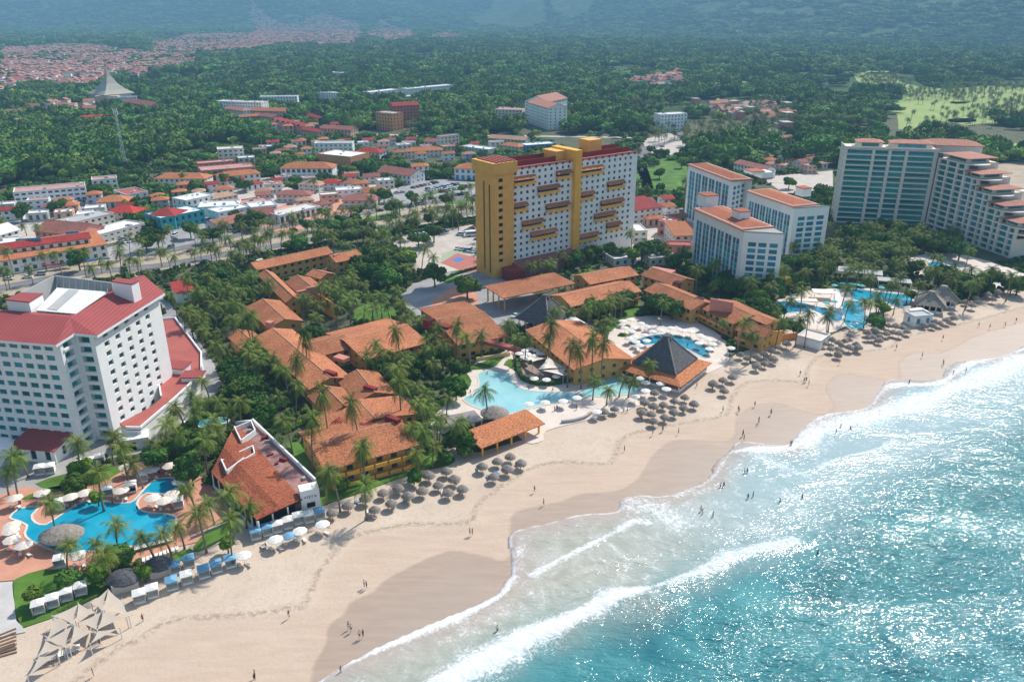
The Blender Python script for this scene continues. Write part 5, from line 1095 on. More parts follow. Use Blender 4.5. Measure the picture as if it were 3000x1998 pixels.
# ---- thatched pyramids
def pyramid(c,half,z0,za,mat,name,label,rz,skirt=None,apexw=1.3,px=True):
    g=G(*c,z0) if px else Vector(c); t=thing(name,(g.x,g.y,0),label,'thatched roof building'); m=MB(); K=7; rings=[]
    for k in range(K):
        u=k/(K-1); r=half*(1-u)**1.12*math.sqrt(2)+apexw*u; rings.append((r,z0+(za-z0)*u))
    m.cone(g.x,g.y,rings,4,0,0,rz); o=m.build('thatch_roof',mat,t)
    for k in range(4):   # ridge rolls
        a=rz+k*PI/2; m=MB(); m.tube([(g.x+r*math.cos(a),g.y+r*math.sin(a),z+.05) for r,z in rings],.3,6); link('ridge_roll',m.mesh('ridge_roll',thatch,wloc(o)),o)
    m=MB(); m.cone(g.x,g.y,[(apexw+.7,za-1.6),(apexw+.35,za-.1),(apexw,za+.5)],8); link('ridge_cap',m.mesh('ridge_cap',mat,wloc(o)),o)
    if skirt:
        m=MB(); R2=math.sqrt(2); m.cone(g.x,g.y,[(skirt[0]*R2,skirt[1]-.15),(skirt[0]*R2,skirt[1]),(half*R2*.86,skirt[2])],4,0,0,rz); m.build('skirt_roof',MT['tile_orange'],t)
    R_=(skirt[0] if skirt else half)-1.4; 
    for k in range(4):
        a0,a1=rz+k*PI/2,rz+(k+1)*PI/2
        for s in range(4):
            u=s/4; x=g.x+R_*math.sqrt(2)*(math.cos(a0)*(1-u)+math.cos(a1)*u); y=g.y+R_*math.sqrt(2)*(math.sin(a0)*(1-u)+math.sin(a1)*u); m=MB(); m.box(x,y,0,.4,.4,(skirt[1] if skirt else z0)-.1,a0); m.build('column',offw,t)
        m=MB(); x=g.x+R_*math.sqrt(2)*(math.cos(a0)+math.cos(a1))/2; y=g.y+R_*math.sqrt(2)*(math.sin(a0)+math.sin(a1))/2; m.box(x,y,0,R_*1.98,.15,.95,(a0+a1)/2+PI/2); m.build('low_wall',white,t)
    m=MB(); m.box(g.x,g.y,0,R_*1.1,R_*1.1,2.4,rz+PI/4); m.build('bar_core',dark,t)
pyramid((1597,930),8.6,4.6,13.5,thatchd,'thatched_hall','dark thatched pyramid over the lobby beside the white tent roof',R(5))
pyramid((1948,1056),8.2,5.,13.8,thatchd,'thatched_bar','dark thatched pyramid bar with orange tiled skirt on the beach edge',R(8),(12.0,3.1,5.0))
t=thing('pool_palapa',tuple(G(1449,1206,0)),'large round thatched palapa standing at the edge of the lagoon pool','palapa'); q=G(1449,1206,3.2); m=MB(); m.cone(q.x,q.y,[(4.2,2.6),(4.35,2.8),(4.0,3.1),(2.6,4.0),(1.2,4.6),(.1,4.9)],22,0,.03); m.build('thatch_roof',thatch,t); m=MB(); m.tube([(q.x,q.y,0),(q.x,q.y,3)],.25,8); m.build('pole',wood,t)
for k in range(6): m=MB(); m.tube([(q.x+3.3*math.cos(k),q.y+3.3*math.sin(k),0),(q.x+3.3*math.cos(k),q.y+3.3*math.sin(k),2.7)],.1,6); m.build('post',wood,t)
t=thing('pool_palapa',tuple(G(*r5([(470,430)])[0])),'wide low thatched swim-up bar roof in the blue kidney pool','palapa'); q=G(*r5([(470,425)])[0],3.); m=MB(); m.cone(q.x,q.y,[(5.,2.5),(5.1,2.7),(4.4,3.2),(2.2,4.),(.1,4.3)],22,0,.03,0,.8); m.build('thatch_roof',thatch,t); m=MB(); m.tube([(q.x,q.y,0),(q.x,q.y,3)],.4,8); m.build('pole',wood,t)
# ---- open orange pavilion
wing((1410,1313),(1597,1240),(1452,1230),3.6,1.1,'mono','open orange-tiled beach pavilion on yellow columns',yel,'tile_orange',False,1,open_=True)
# ---- sails and tents
def sailmesh(px,sag,mat,name,label,cat='shade sail',grp='fabric shade roofs',poles=True,n=6):
    g=[G(*p) for p in px]; c=sum(g,Vector())/len(g); t=thing(name,(c.x,c.y,0),label,cat,grp); m=MB()
    if len(g)==4:
        V=[]; 
        for i in range(n+1):
            for j in range(n+1):
                u,v=i/n,j/n; p=g[0]*(1-u)*(1-v)+g[1]*u*(1-v)+g[2]*u*v+g[3]*(1-u)*v; e=4*u*(1-u)+4*v*(1-v); pin=.06*(abs(u-.5)*2*4*v*(1-v)+abs(v-.5)*2*4*u*(1-u)); p=p+(c-p)*pin; p.z-=sag*e*.5; V.append(tuple(p))
        m.add(V,[(i*(n+1)+j,(i+1)*(n+1)+j,(i+1)*(n+1)+j+1,i*(n+1)+j+1) for i in range(n) for j in range(n)])
    else:
        V=[];ix={}
        for i in range(n+1):
            for j in range(n+1-i):
                u,v=i/n,j/n; w_=1-u-v; p=g[0]*w_+g[1]*u+g[2]*v; p=p+(c-p)*.14*(4*u*v+4*v*w_+4*u*w_)*(1-27*u*v*w_); p.z-=sag*27*u*v*w_*.6; ix[(i,j)]=len(V); V.append(tuple(p))
        fs=[]
        for i in range(n):
            for j in range(n-i):
                fs.append((ix[(i,j)],ix[(i+1,j)],ix[(i,j+1)]))
                if i+j<n-1: fs.append((ix[(i+1,j)],ix[(i+1,j+1)],ix[(i,j+1)]))
        m.add(V,fs)
    m.sm=True; m.build('fabric',mat,t)
    if poles:
        for q in g: m=MB(); m.tube([(q.x,q.y,0),(q.x,q.y,q.z+.2)],.09,6); m.build('pole',metal,t)
sailmesh([(1628,938,5.2),(1672,920,5.6),(1754,963,5),(1704,976,4.6)],.3,canvas,'tent_roof','white stretched tent roof between the lobby thatch and the tiled restaurant')
for i,(L,lb) in enumerate(((((1575,1082,4),(1605,1045,5),(1660,1078,4)),'cream sail over the dining terrace, the peaked middle one'),(((1560,1060,4),(1545,1040,3.5),(1600,1050,5)),'cream sail at the upper left of the dining terrace'),(((1585,1085,3.5),(1650,1100,3.5),(1660,1078,4)),'cream sail at the lower right of the dining terrace'))): sailmesh(L,.5,canvasc,'shade_sail',lb)
SL=[((830,850,3.5),(930,940,3),(790,1015,5)),((830,850,3.5),(700,960,3.4),(780,1015,5)),((940,930,3),(990,1060,3),(800,1015,5)),((790,1025,5),(970,1070,3),(745,1165,3)),((750,1175,3),(920,1150,2.6),(690,1275,2.6)),((740,1165,3),(780,1025,5),(600,1110,4)),((600,960,3.4),(740,1030,4),(580,1100,5)),((600,970,3),(400,1060,3),(560,1120,5)),((570,1130,5),(720,1175,3.4),(530,1290,3)),((550,1125,5),(415,1065,3),(360,1240,3)),((555,1135,5),(350,1245,3),(500,1300,3)),((350,1250,3),(480,1300,3),(285,1370,2.6)),((440,1350,3),(300,1370,2.6),(210,1530,.5))]
for i,L in enumerate(SL):
    px=[(.3813*u,1400+.3813*v,2.1+z*.22) for u,v,z in L]; c=(sum(p[0] for p in px)/3,sum(p[1] for p in px)/3)
    lb='triangular beige shade sail '+('nearest the lawn cabanas','against the lawn edge, second row','rightmost on the dry sand','right of the middle mast','darker, at the lower right over the sand','between the two masts','above the left mast','upper left beside the teal box','below the left mast','left edge of the cluster','lower left, over striped shade','small, above the grey beach chairs','long and narrow, lowest of all')[i]
    sailmesh(px,.14,sail,'shade_sail',lb,grp='beige shade sails on the beach',n=5)
# footbridge and canopies in the pool complex
def canopy(p,s,z,az,mat,label,name='canopy',posts=4,cat='canopy',th=.3):
    q=G(*p,z); t=thing(name,(q.x,q.y,0),label,cat); m=MB(); m.box(q.x,q.y,z,s[0],s[1],th,az); m.build('canopy_roof',mat,t)
    for sx in (-1,1):
        for sy in (-1,1):
            c=Vector((sx*(s[0]/2-.4),sy*(s[1]/2-.4),0)); c.rotate(Matrix.Rotation(az,3,'Z')); m=MB(); m.box(q.x+c.x,q.y+c.y,0,.2,.2,z,az); m.build('post',white,t)
    BLD.append([(q.x-s[0]/2,q.y-s[1]/2),(q.x+s[0]/2,q.y-s[1]/2),(q.x+s[0]/2,q.y+s[1]/2),(q.x-s[0]/2,q.y+s[1]/2)])
canopy((2413,855),(9,5.5),3,R(-8),canvas,'white flat bar canopy between the two blue pools'); canopy((2362,880),(9,4),2.4,R(-8),canvasc,'low cream canopy in front of the white bar canopy')
canopy((2520,795),(19,8),4,R(-22),greyr,'long grey ribbed roof over the terrace restaurant below the beige hotel'); canopy((2620,822),(14,6),3.6,R(-18),greyr,'second grey roof joined at the right of the long ribbed one')
canopy((1357,1228),(10,7),2.8,R(25),M('taupe_canvas',(.27,.24,.24),.85,.06),'flat taupe canopy left of the orange pavilion'); canopy((2690,910),(6,4.5),3.,R(15),white,'small white kiosk roof beside the thatched seaside bar')
canopy((3,1700-60),(1,1),2,0,white,'x') if False else None
m=MB(); a,b=G(2452,850,.5),G(2458,905,.5); m.prism([(a.x-1.1,a.y),(a.x+1.1,a.y),(b.x+1.1,b.y),(b.x-1.1,b.y)],.25,.6); tag(m.build('footbridge',white),'narrow white footbridge crossing between the blue pools','bridge')
sailmesh([(2345,940,5),(2375,905,6),(2425,925,5),(2395,955,4.4)],.2,canvasc,'tent_roof','cream peaked tent roof behind the white beach block')
house((2335,985),(2405,1003),9,3.2,'flat',white,deck,'white flat-roofed beach block with pale blue shade at the sand','building',win=False); house((2680,930),(2735,925),6,4.,'flat',white,greyr,'white kiosk block with blue doors by the seaside thatch',winmat=bluew)
pyramid((2725,885),6.,3.2,7.5,thatch,'thatched_bar','grey ragged thatched seaside bar between palms, left half',R(20)); pyramid((2760,872),5.5,3.2,8.,thatch,'thatched_bar','grey thatched seaside bar, right half against the palms',R(40))
# ---- sea-view restaurant (white frame, rust roof)
def vista():
    t=thing('restaurant',tuple(G(740,1400)),'rust-tiled beach restaurant with white parapets and a signed white corner pillar','restaurant'); z=4.6
    A,B,C_,D_=(G(*p,z) for p in ((618,1383),(752,1523),(885,1462),(690,1240))); m=MB()
    r_=MB(); rg0=G(700,1290,6.),; a1=(A+D_)/2; a1=G(655,1310,6.6); b1=G(822,1490,5.4)
    r_.add([tuple(A),tuple(B),tuple(b1),tuple(a1),tuple(C_),tuple(D_)],[(0,1,2,3),(3,2,4,5)]); r_.add([(p.x,p.y,p.z-.3) for p in (A,B,b1,a1,C_,D_)],[(3,2,1,0),(5,4,2,3)]); r_.build('roof',MT['tile_rest'],t)
    for p,q in ((A,B),(B,C_)):
        d=(q-p).normalized(); L=(q-p).length; k=int(L/3.5)
        for i in range(k+1): c=p+d*(L*i/k)+(((A+C_)/2)-p).normalized()*.4; m.box(c.x,c.y,0,.3,.3,z-.3)
    m.build('column',white,t)
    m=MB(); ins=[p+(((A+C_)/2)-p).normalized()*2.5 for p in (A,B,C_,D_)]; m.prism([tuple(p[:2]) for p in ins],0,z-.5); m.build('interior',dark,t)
    m=MB(); 
    for p,q in ((A,B),(B,C_)): d=(q-p).normalized(); c=(p+q)/2; m.box(c.x,c.y,0,(q-p).length,.25,1.,math.atan2(d.y,d.x))
    m.build('low_wall',white,t)
    # right-hand walled strip
    E_,F_=G(740,1228,5.4),G(925,1405,5.4); d=(F_-E_).normalized(); m=MB(); c=(E_+F_)/2; m.box(c.x,c.y,0,(F_-E_).length,.5,5.6,math.atan2(d.y,d.x)); d2=(E_-D_); c=(D_+E_)/2; m.box(c.x,c.y,0,d2.length,.5,5.2,math.atan2(d2.y,d2.x)); m.build('parapet_wall',white,t)
    g=MB(); g.prism([tuple(p[:2]) for p in (D_,E_,F_,C_)],4.2,4.4); g.build('roof_terrace',M('terrace_stained',(.30,.16,.14),.9,.35,.4),t)
    rn=random.Random(5)
    for k in range(9):
        u=rn.uniform(.12,.9); v=rn.uniform(.15,.8); p=(D_*(1-u)+C_*u)*(1-v)+(E_*(1-u)+F_*u)*v; e=MB(); e.box(p.x,p.y,4.4,rn.uniform(.8,2.4),rn.uniform(.3,.8),rn.uniform(.4,.9),rn.uniform(0,3)); e.build('rooftop_unit',[redw,greyc][k%2],t)
    # two roof courts with white parapets
    for L in (((648,1344),(664,1378),(715,1340),(745,1322),(740,1300)),((686,1248),(706,1289),(748,1258),(735,1228))):
        gg=[G(*p,6.3) for p in L]; m=MB(); n_=len(gg)
        for i in range(n_):
            a,b=gg[i],gg[(i+1)%n_]; d=b-a; c=(a+b)/2; m.box(c.x,c.y,4.6,d.length,.3,1.75 if i<2 else 1.3,math.atan2(d.y,d.x))
        m.build('roof_court_wall',white,t)
    q=G(903,1425,6.6); m=MB(); m.box(q.x,q.y,0,4.6,3.2,6.6,R(24)); bo=m.build('sign_pillar',white,t)
    m=MB(); f=Vector((math.sin(R(24)),-math.cos(R(24)),0)); c=q+f*1.62; m.box(c.x,c.y,1.6,2.,.06,1.4,R(24)); link('pillar_window',m.mesh('pillar_window',dark,wloc(bo)),bo)
    cu=bpy.data.curves.new('lettering','FONT'); cu.body='VISTA'; cu.size=.95; cu.align_x='CENTER'; cu.space_character=1.35; cu.extrude=.03; o=bpy.data.objects.new('lettering',cu); COL.objects.link(o); dg=bpy.context.evaluated_depsgraph_get(); dg.update(); me=bpy.data.meshes.new_from_object(o.evaluated_get(dg)); bpy.data.objects.remove(o); me.materials.clear(); me.materials.append(dkmetal)
    o=link('lettering',me,bo); c=q+f*1.66; o.location=Vector((c.x,c.y,4.3))-wloc(bo); o.rotation_euler=(R(90),0,R(24))
    BLD.append([tuple(p[:2]) for p in (A,B,F_,E_,D_)])
tilemat('tile_rest',(.46,.14,.065),(.33,.085,.045)); vista()
# small thatched huts by the left beach
for p,lb,s in (((362,1690),'dark thatched hut with white walls beside the sail tents',2.6),((465,1650),'dark thatched hut over the beach steps',2.2)):
    q=G(*p,2.6); t=thing('beach_hut',(q.x,q.y,0),lb,'hut'); m=MB(); m.box(q.x,q.y,0,s*2,s*1.5,2.4,R(28)); m.build('wall',offw,t); m=MB(); m.cone(q.x,q.y,[(s*1.5,2.2),(s*1.45,2.5),(s*.9,3.6),(.3,4.3)],10,0,.06,0,.8); m.build('thatch_roof',thatchd,t)
# red-roofed pump house by the lane, seawall, steps, boat
house((512,860),(572,850),12,5,'mono',white,MT['tile_red'],'bright red-tiled building beside the palm-lined lane','building',rise=1.6,winmat=tealglass)
m=MB(); st=wl([(1645,1240),(1680,1236),(1715,1226),(1730,1214)],0,2)
for a,b in zip(st[:-1],st[1:]): c=(a+b)/2; d=b-a; m.box(c[0],c[1],-.2,np.hypot(*d)+.1,.7,1.2,math.atan2(d[1],d[0]))
tag(m.build('sea_wall',greyc),'low dark stone retaining wall on the beach below the lagoon pools','wall')
for k in range(7):
    a=G(0,1870+k*9); b=G(50,1850+k*10); m=MB() if k==0 else m; c=(a+b)/2; d=b-a; m.box(c.x,c.y,.05+(6-k)*.12,d.length,.45,.12,math.atan2(d.y,d.x))
tag(m.build('beach_steps',wood),'slatted wooden steps down to the sand at the left edge','steps')
m=MB(); st=wl([(560,1580),(640,1548),(760,1500),(900,1455),(1000,1410),(1080,1385),(1180,1360)],0,3)
for a,b in zip(st[:-1],st[1:]): c=(a+b)/2; d=b-a; m.box(c[0],c[1],-.1,np.hypot(*d)+.1,.35,1.,math.atan2(d[1],d[0]))
tag(m.build('garden_wall',greyc),'low grey garden wall behind the beach palapa rows','wall')
q=G(955,1535,.4); t=thing('kayak',(q.x,q.y,0),'orange kayak leaning near the white parasols at the restaurant end','kayak'); m=MB()
m.add([(q.x-1.8,q.y+.9,.2),(q.x-.4,q.y+.55,.5),(q.x-.6,q.y-.05,.5),(q.x+1.8,q.y-1.1,.2),(q.x,q.y,.05)],[(0,1,2),(1,3,2),(0,4,1),(1,4,3),(0,2,4),(2,3,4)]); m.build('hull',M('orange_hull',(.7,.13,.02),.4,.05),t)
# ================================================================ palms
for L,gname in ((ga([(1020,860),(800,970),(940,950),(1180,930),(1250,1040),(1500,880),(1370,830),(1720,820),(1810,820),(1880,830),(2020,880),(2110,760),(2220,740),(2320,680),(2060,780),(210,620),(320,630),(20,580)]),'coconut palms along the boulevard'),
 (gb([(40,740),(150,680),(230,690),(330,680),(540,660),(1180,560),(1230,640),(1270,720),(1230,530),(1280,590),(1340,560),(1410,500),(1480,480),(1540,500),(1590,480),(1650,520),(1720,500),(1800,450),(1850,440),(1900,460),(1940,420),(1340,620),(1420,560),(1550,540),(1680,470),(1770,490),(530,230),(490,250),(780,220)]),'coconut palms along the boulevard'),
 (ga([(1500,1230),(1590,1290),(1640,1350),(1700,1400),(1760,1460),(1940,1300),(2020,1430),(2150,1450),(1600,1090),(1740,1200),(2030,1090),(2150,1060),(2300,1130),(1850,1130),(1950,1180),(2060,1200)]),'coconut palms along the lane'),
 (r1([(1560,40),(1640,110),(1740,160),(1850,250),(1990,380),(1900,320),(1700,80),(2000,120),(2160,110),(2150,300),(2270,380),(2330,420),(1780,640),(1850,820),(1460,900),(1560,850),(1640,890),(1700,780),(2050,830),(2280,830),(2000,680),(640,1180),(930,1140),(1040,1210),(1280,1160),(820,1430),(200,1300),(70,1330),(1450,1130),(1830,1070),(1740,1150),(20,1420),(1500,950),(1190,1360)]),'coconut palms below the white hotel'),
 (r2([(1380,500),(1220,610),(100,400),(210,130),(580,190),(700,370),(950,250),(860,130),(1220,190),(1290,290),(1390,150),(1080,110),(1000,60),(80,600),(180,640),(460,760),(330,800),(470,990),(290,1080),(740,1080),(1010,1120),(430,1280),(590,1290),(1060,1490),(1690,560),(1870,480),(2090,520),(1990,570),(1460,720),(1550,680),(1680,780),(1840,740),(1380,930),(1540,960),(1590,1120),(1780,1110),(1600,1200),(1700,1280),(1880,1300),(1940,1290),(1540,1400),(1420,830),(1330,860),(1640,640),(2320,430),(40,700),(130,750),(400,860),(780,250),(560,530),(1750,620)]),'coconut palms of the resort garden'),
 (r3([(580,450),(600,570),(700,560),(910,450),(910,570),(1075,640),(1195,690),(1290,590),(1370,610),(1290,940),(1410,990),(1520,920),(1600,920),(1800,770),(1250,290),(1390,260),(1480,240)]),'coconut palms round the pools'),
 (r4([(1090,510),(1280,490),(1420,400),(1600,390),(1840,370),(1530,90),(1400,270),(890,380),(1040,300),(1800,240),(610,680),(350,560),(500,560),(260,60),(1650,200),(1950,300),(820,110),(1050,140),(1000,560),(830,560)]),'coconut palms at the eastern pools'),
 (gd([(740,970),(1020,900),(1240,1020),(1380,1130),(1560,1180),(1880,1130),(230,1280),(450,1150),(350,1080),(640,1300),(1180,1430),(1600,1300),(1750,1330),(1900,1400),(2000,1330),(2100,1290),(2250,1350),(1450,1420),(1300,1350)]),'coconut palms at the eastern pools'),
 (gc([(730,1340),(1350,1290),(550,900),(450,850),(1230,760),(1400,780),(1500,830),(1100,680),(1790,950),(720,820),(1530,230),(1130,260),(1200,290),(2310,990),(2070,1090),(1770,1130),(1660,1000)]),'coconut palms below the tall hotels'),
 (r5([(1470,80),(1380,340),(1530,260),(1620,200),(1740,360),(1780,110),(1870,220),(1280,400),(1150,440),(870,390),(720,480),(470,520),(810,580),(370,190)]),'coconut palms round the kidney pool'),
 (r6([(560,200),(640,180),(810,70),(820,270),(1180,50),(1270,40)]),'coconut palms on the beach edge'),
 (hd([(960,660),(1040,680),(1090,660),(1150,690),(1210,730),(1330,720),(1500,760),(1450,850),(1490,850),(1560,890),(1590,870),(1640,920),(1700,930),(1650,980),(1750,960),(1580,1010),(1500,1010),(1840,940),(1900,1010),(1920,850),(1800,830),(1700,820),(2090,1010),(2030,1000),(2040,930),(2100,870),(2200,900),(2250,850),(2320,880),(2330,1040),(1350,1030),(1390,960)]),'palms on the golf course')):
    for x,y in L: palm(x,y,group=gname,k=4 if (1700<x<1860 and 1090<y<1150) else None)
# ================================================================ broadleaf trees near the camera
for L in ([(x,y,random.choice((1,1,4,0)),1.25) for x,y in gb([(1000,900),(1100,850),(1180,870),(1250,900),(1050,980),(1200,980),(1120,1080),(950,960),(1300,960),(1020,1060),(920,1050),(1180,1120)])],[(x,y,2,1.3) for x,y in gb([(1320,880),(1340,940)])],[(*gb([(1570,1090)])[0],4,1.35),(*gb([(1850,1190)])[0],0,1.3)],
   [(x,y,random.choice((0,1,4,2)),1.1) for x,y in gb([(780,610),(850,640),(950,620),(700,650),(880,580),(620,520),(1060,730),(400,790),(910,510),(1370,400),(1430,760),(1560,720),(1800,310),(1660,410),(650,720),(760,730),(860,740),(950,720),(560,760),(620,620),(300,800),(1130,380),(1060,370),(1210,480),(470,640),(1530,180),(860,160),(920,120),(1000,140),(1090,160),(150,150),(180,180),(50,600),(20,570)])],
   [(x,y,random.choice((0,1,4)),1.1) for x,y in ga([(860,320),(900,330),(1180,190),(1600,240),(1950,240),(2040,260),(2110,290),(500,480),(200,490),(1640,680),(1830,720),(1260,790),(2030,560),(2120,600),(2200,620),(1380,230),(680,950),(1360,760),(180,540),(1700,300),(1920,1060),(1800,1100),(2050,1150),(1900,1230),(1700,1150),(2180,1090),(2080,1230),(1850,1160)])],
   [(x,y,random.choice((0,1,4,2)),.95) for x,y in r1([(2000,560),(2080,640),(2150,740),(1960,600),(2100,700),(2200,860),(2270,950),(1640,1200),(1590,1150),(1350,1330),(1600,1380),(1650,1450),(1560,1230),(700,1400),(2000,760),(2200,720),(1330,50),(1310,90)])],
   [(x,y,random.choice((0,1,4)),.9) for x,y in r2([(1250,870),(1480,780),(1500,880),(1600,740),(1900,850),(1870,1010),(500,560),(600,540),(40,760),(80,880),(30,950),(140,980),(860,1340),(1930,1440),(650,500),(200,1240),(1560,1040),(1750,720),(1240,820)])],
   [(x,y,random.choice((0,1,4,2)),1.1) for x,y in gc([(500,880),(560,850),(400,890),(600,930),(800,830),(900,850),(980,870),(1100,900),(1180,880),(720,870),(1900,1050),(2000,1080),(1700,1060),(1620,1020),(1850,1150),(1950,1160),(2050,1190),(2150,1250),(2230,1320),(2300,1380),(1320,1260),(1450,1290),(1250,1300),(900,1250),(1050,1220),(1310,1330),(760,1300),(1160,90),(1330,180),(1180,120),(1520,90),(1500,450),(1560,440),(1540,480),(1480,400),(1380,870),(1280,860),(1560,900),(1450,930),(1120,50)])],
   [(x,y,random.choice((0,1,4)),1.15) for x,y in gd([(780,1000),(860,1010),(940,1040),(1050,1080),(1130,1050),(1250,1100),(1450,1080),(1600,1110),(1700,1100),(1800,1160),(1150,1130),(500,1250),(580,1300),(350,1250),(640,1220),(1400,1300),(1620,1380),(1750,1420),(1850,1440),(2000,1440),(2080,1400),(2250,1430),(60,1500),(180,1480),(380,1400),(600,350),(700,320),(560,420),(640,300),(250,400),(330,560),(600,650),(1700,1060),(1330,1060),(2300,1450)])],[(*gd([(300,1410)])[0],2,1.1)],
   [(x,y,random.choice((0,1,2)),.8) for x,y in r4([(480,430),(560,400),(640,450),(700,400),(760,480),(620,300),(530,330),(850,590),(960,610),(780,560),(1700,420),(1740,460),(1980,330),(2300,340),(1660,570),(680,380)])],
   [(x,y,random.choice((0,2,4)),.7) for x,y in r5([(560,50),(740,130),(650,20),(520,760),(760,720),(1100,700),(250,870),(1740,480),(900,600)])],[(x,y,0,.6) for x,y in r6([(1480,20),(1150,190),(700,200),(1360,60)])]):
    for x,y,k,s in L:
        g=G(x,y,3.5); tree(0,0,k,s*random.uniform(.85,1.15),desc=('round','dark spreading','bright green','wide flat-topped','tall dark')[k]+' broadleaf tree',world=(g.x,g.y,0),mats={'crown':leafY} if (k==2 and s==1.1 and L[0][0]==x and len(L)==1) else None)
# ================================================================ beach things
for x,y in r6([(610,430),(715,385),(830,340),(945,300),(1050,270),(890,410),(1000,370),(1110,325),(1205,290),(1250,190),(1310,250),(1365,160),(1415,215),(1470,275),(1375,300),(1700,95),(1600,130),(1785,65),(1855,110),(1765,150),(1675,195)]): palapa(x,y)
for x,y in r3([(1385,1170),(1475,1145),(1735,1095),(1810,1130),(1895,1110),(1990,1080),(2080,1045),(2160,1105),(1710,1180),(1790,1190),(1985,1175),(2070,1135),(1905,1215),(1810,1250),(1820,1010),(2320,935)])+r4([(265,1080),(350,1050),(430,1025),(360,1140),(100,1250),(640,930),(710,905),(785,870),(700,825),(640,850),(560,860),(830,765),(900,740),(770,800),(500,830),(1220,730),(1290,700),(1350,730),(1400,710),(1450,660),(1500,740),(1280,780),(1360,790),(1440,770),(1520,770),(1345,820),(1600,640),(1660,620),(1720,600),(1780,580),(1840,590),(1900,600),(1940,630),(1640,680),(1700,670),(1760,650),(1820,640),(1870,650),(1700,705),(1600,680),(2080,570),(2160,575),(2220,560),(2280,540),(2340,520),(2180,545),(2320,480)])+[(2830,878),(2862,868),(2895,858),(2925,850),(2955,842),(2985,835),(2850,890),(2910,872)]: palapa(x,y)
for x,y in r5([(295,990),(405,945),(510,895),(620,850),(1070,910),(1170,870)]): cabana(x,y,'white',R(26),grp='white cabanas on the lawn and sand')
for x,y,k in [(*p,'blue') for p in r5([(1320,810),(1340,690),(1450,640),(1565,720),(1660,680),(1770,640)])]+[(*r5([(1435,765)])[0],'white')]: cabana(x,y,k,R(26))
for i,(x,y) in enumerate(r6([(110,590),(185,565),(250,545),(320,520),(390,490),(460,480),(530,460)])): cabana(x,y,'blue' if i in (0,1,6) else 'white',R(24))
for x,y in r1([(685,1360),(770,1340),(860,1310),(340,1400),(430,1390),(1230,1460),(1130,1545)])+r5([(460,200),(830,100),(1010,70),(1370,190),(460,640),(1420,30)]): cabana(x,y,'white',R(20),z=.15,grp='white cabanas round the kidney pool')
for x,y in r5([(540,140),(650,110),(110,150),(320,110),(90,360),(80,400),(90,470),(180,510),(930,90),(1170,150),(1260,170),(1320,120),(600,590),(1380,20)])+r1([(1090,1370),(1310,1390),(1460,1360),(1560,1370)]): parasol(x,y,'cream',1.15,'cream parasol on the terracotta deck','cream parasols at the kidney pool',.15,2)
for x,y in r6([(240,625),(400,570),(550,525),(30,730)])+r5([(1870,590)]): parasol(x,y,'white',1.1,'white parasol on the sand','parasols on the sand',0,2)
for x,y in r6([(330,600)]): parasol(x,y,'blue',1.,'pale blue parasol on the sand','parasols on the sand',0,1)
for x,y in r3([(1540,410),(1610,400),(1700,430),(1640,470),(1620,500),(1760,460),(1800,500),(1870,490),(1957,470),(2040,490),(2130,500),(1730,530),(1640,545),(1600,560),(1660,590),(1750,580),(2280,570),(2320,610),(2220,545),(2290,650),(1540,805),(1430,810),(1700,900),(1740,940),(1850,905),(1920,995),(1870,945),(735,1125),(875,1110),(1030,1100),(1150,1070),(1320,1190),(1650,1060),(1740,1010),(1690,620),(2200,600),(1560,470)])+r4([(70,650),(150,680),(220,720),(260,755),(420,790),(0,640)]): parasol(x,y,'white',1.,'white parasol beside the pools','white parasols round the pools',.15,1)
for x,y in r3([(650,690),(700,665),(750,650),(800,665),(830,690),(720,695),(780,710),(720,735),(690,720),(850,690),(780,905),(885,915),(970,885),(1040,860),(1035,815),(980,800)]): parasol(x,y,'white',.95,'white dining parasol','parasols of the dining terrace',.2)
for x,y in r4([(1385,235),(1445,240),(1500,245),(1550,255),(1715,270),(1310,250),(940,360),(1240,400),(1310,390),(1430,560),(1500,510),(1560,570),(1640,500),(1480,590),(1660,540)]): parasol(x,y,'teal',1.,'teal parasol at the blue pools','teal parasols of the pool complex',.15)
for p,q,n in ((r5([(1035,560)])[0],r5([(1330,480)])[0],13),(r5([(1090,650)])[0],r5([(1380,550)])[0],9),(r1([(1590,1010)])[0],r1([(1730,890)])[0],9),(r6([(150,690)])[0],r6([(190,675)])[0],2),(r5([(290,1440)])[0],r5([(620,1310)])[0],9),(r4([(1420,640)])[0],r4([(1640,520)])[0],9),(r5([(2010,540)])[0],r5([(2050,525)])[0],2),(r3([(1500,640)])[0],r3([(1420,770)])[0],5),(r3([(1560,900)])[0],r3([(1700,960)])[0],6)):
    a,b=G(*p),G(*q)
    for i in range(n):
        g=a+(b-a)*((i+.5)/n); o=copy(LNG,(g.x,g.y,.15),R(25)+PI+random.uniform(-.1,.1),1.05); auto(o,'white cushioned sun lounger','sun loungers in rows')
ml=M('blue_cushion',(.1,.25,.45),.8,.05)
for x,y in r6([(850,455),(885,490),(1640,225),(1570,170),(1340,330),(1460,310),(900,430),(1100,380),(1020,410),(1700,200),(780,390),(1830,150),(1760,180),(1430,250)])+r3([(1700,1230),(1790,1290),(1900,1260),(1980,1220),(2060,1180),(1880,1150),(1720,1130)])+r4([(250,1120),(370,1170),(620,970),(700,940),(790,910),(1300,740)]):
    g=G(x,y,0); o=copy(LNG,(g.x,g.y,0),R(30)+PI+random.uniform(-.4,.4),1.05,{'cushion':ml} if random.random()<.5 else None); auto(o,'lounger on sand under a palapa','loungers under the palapas')
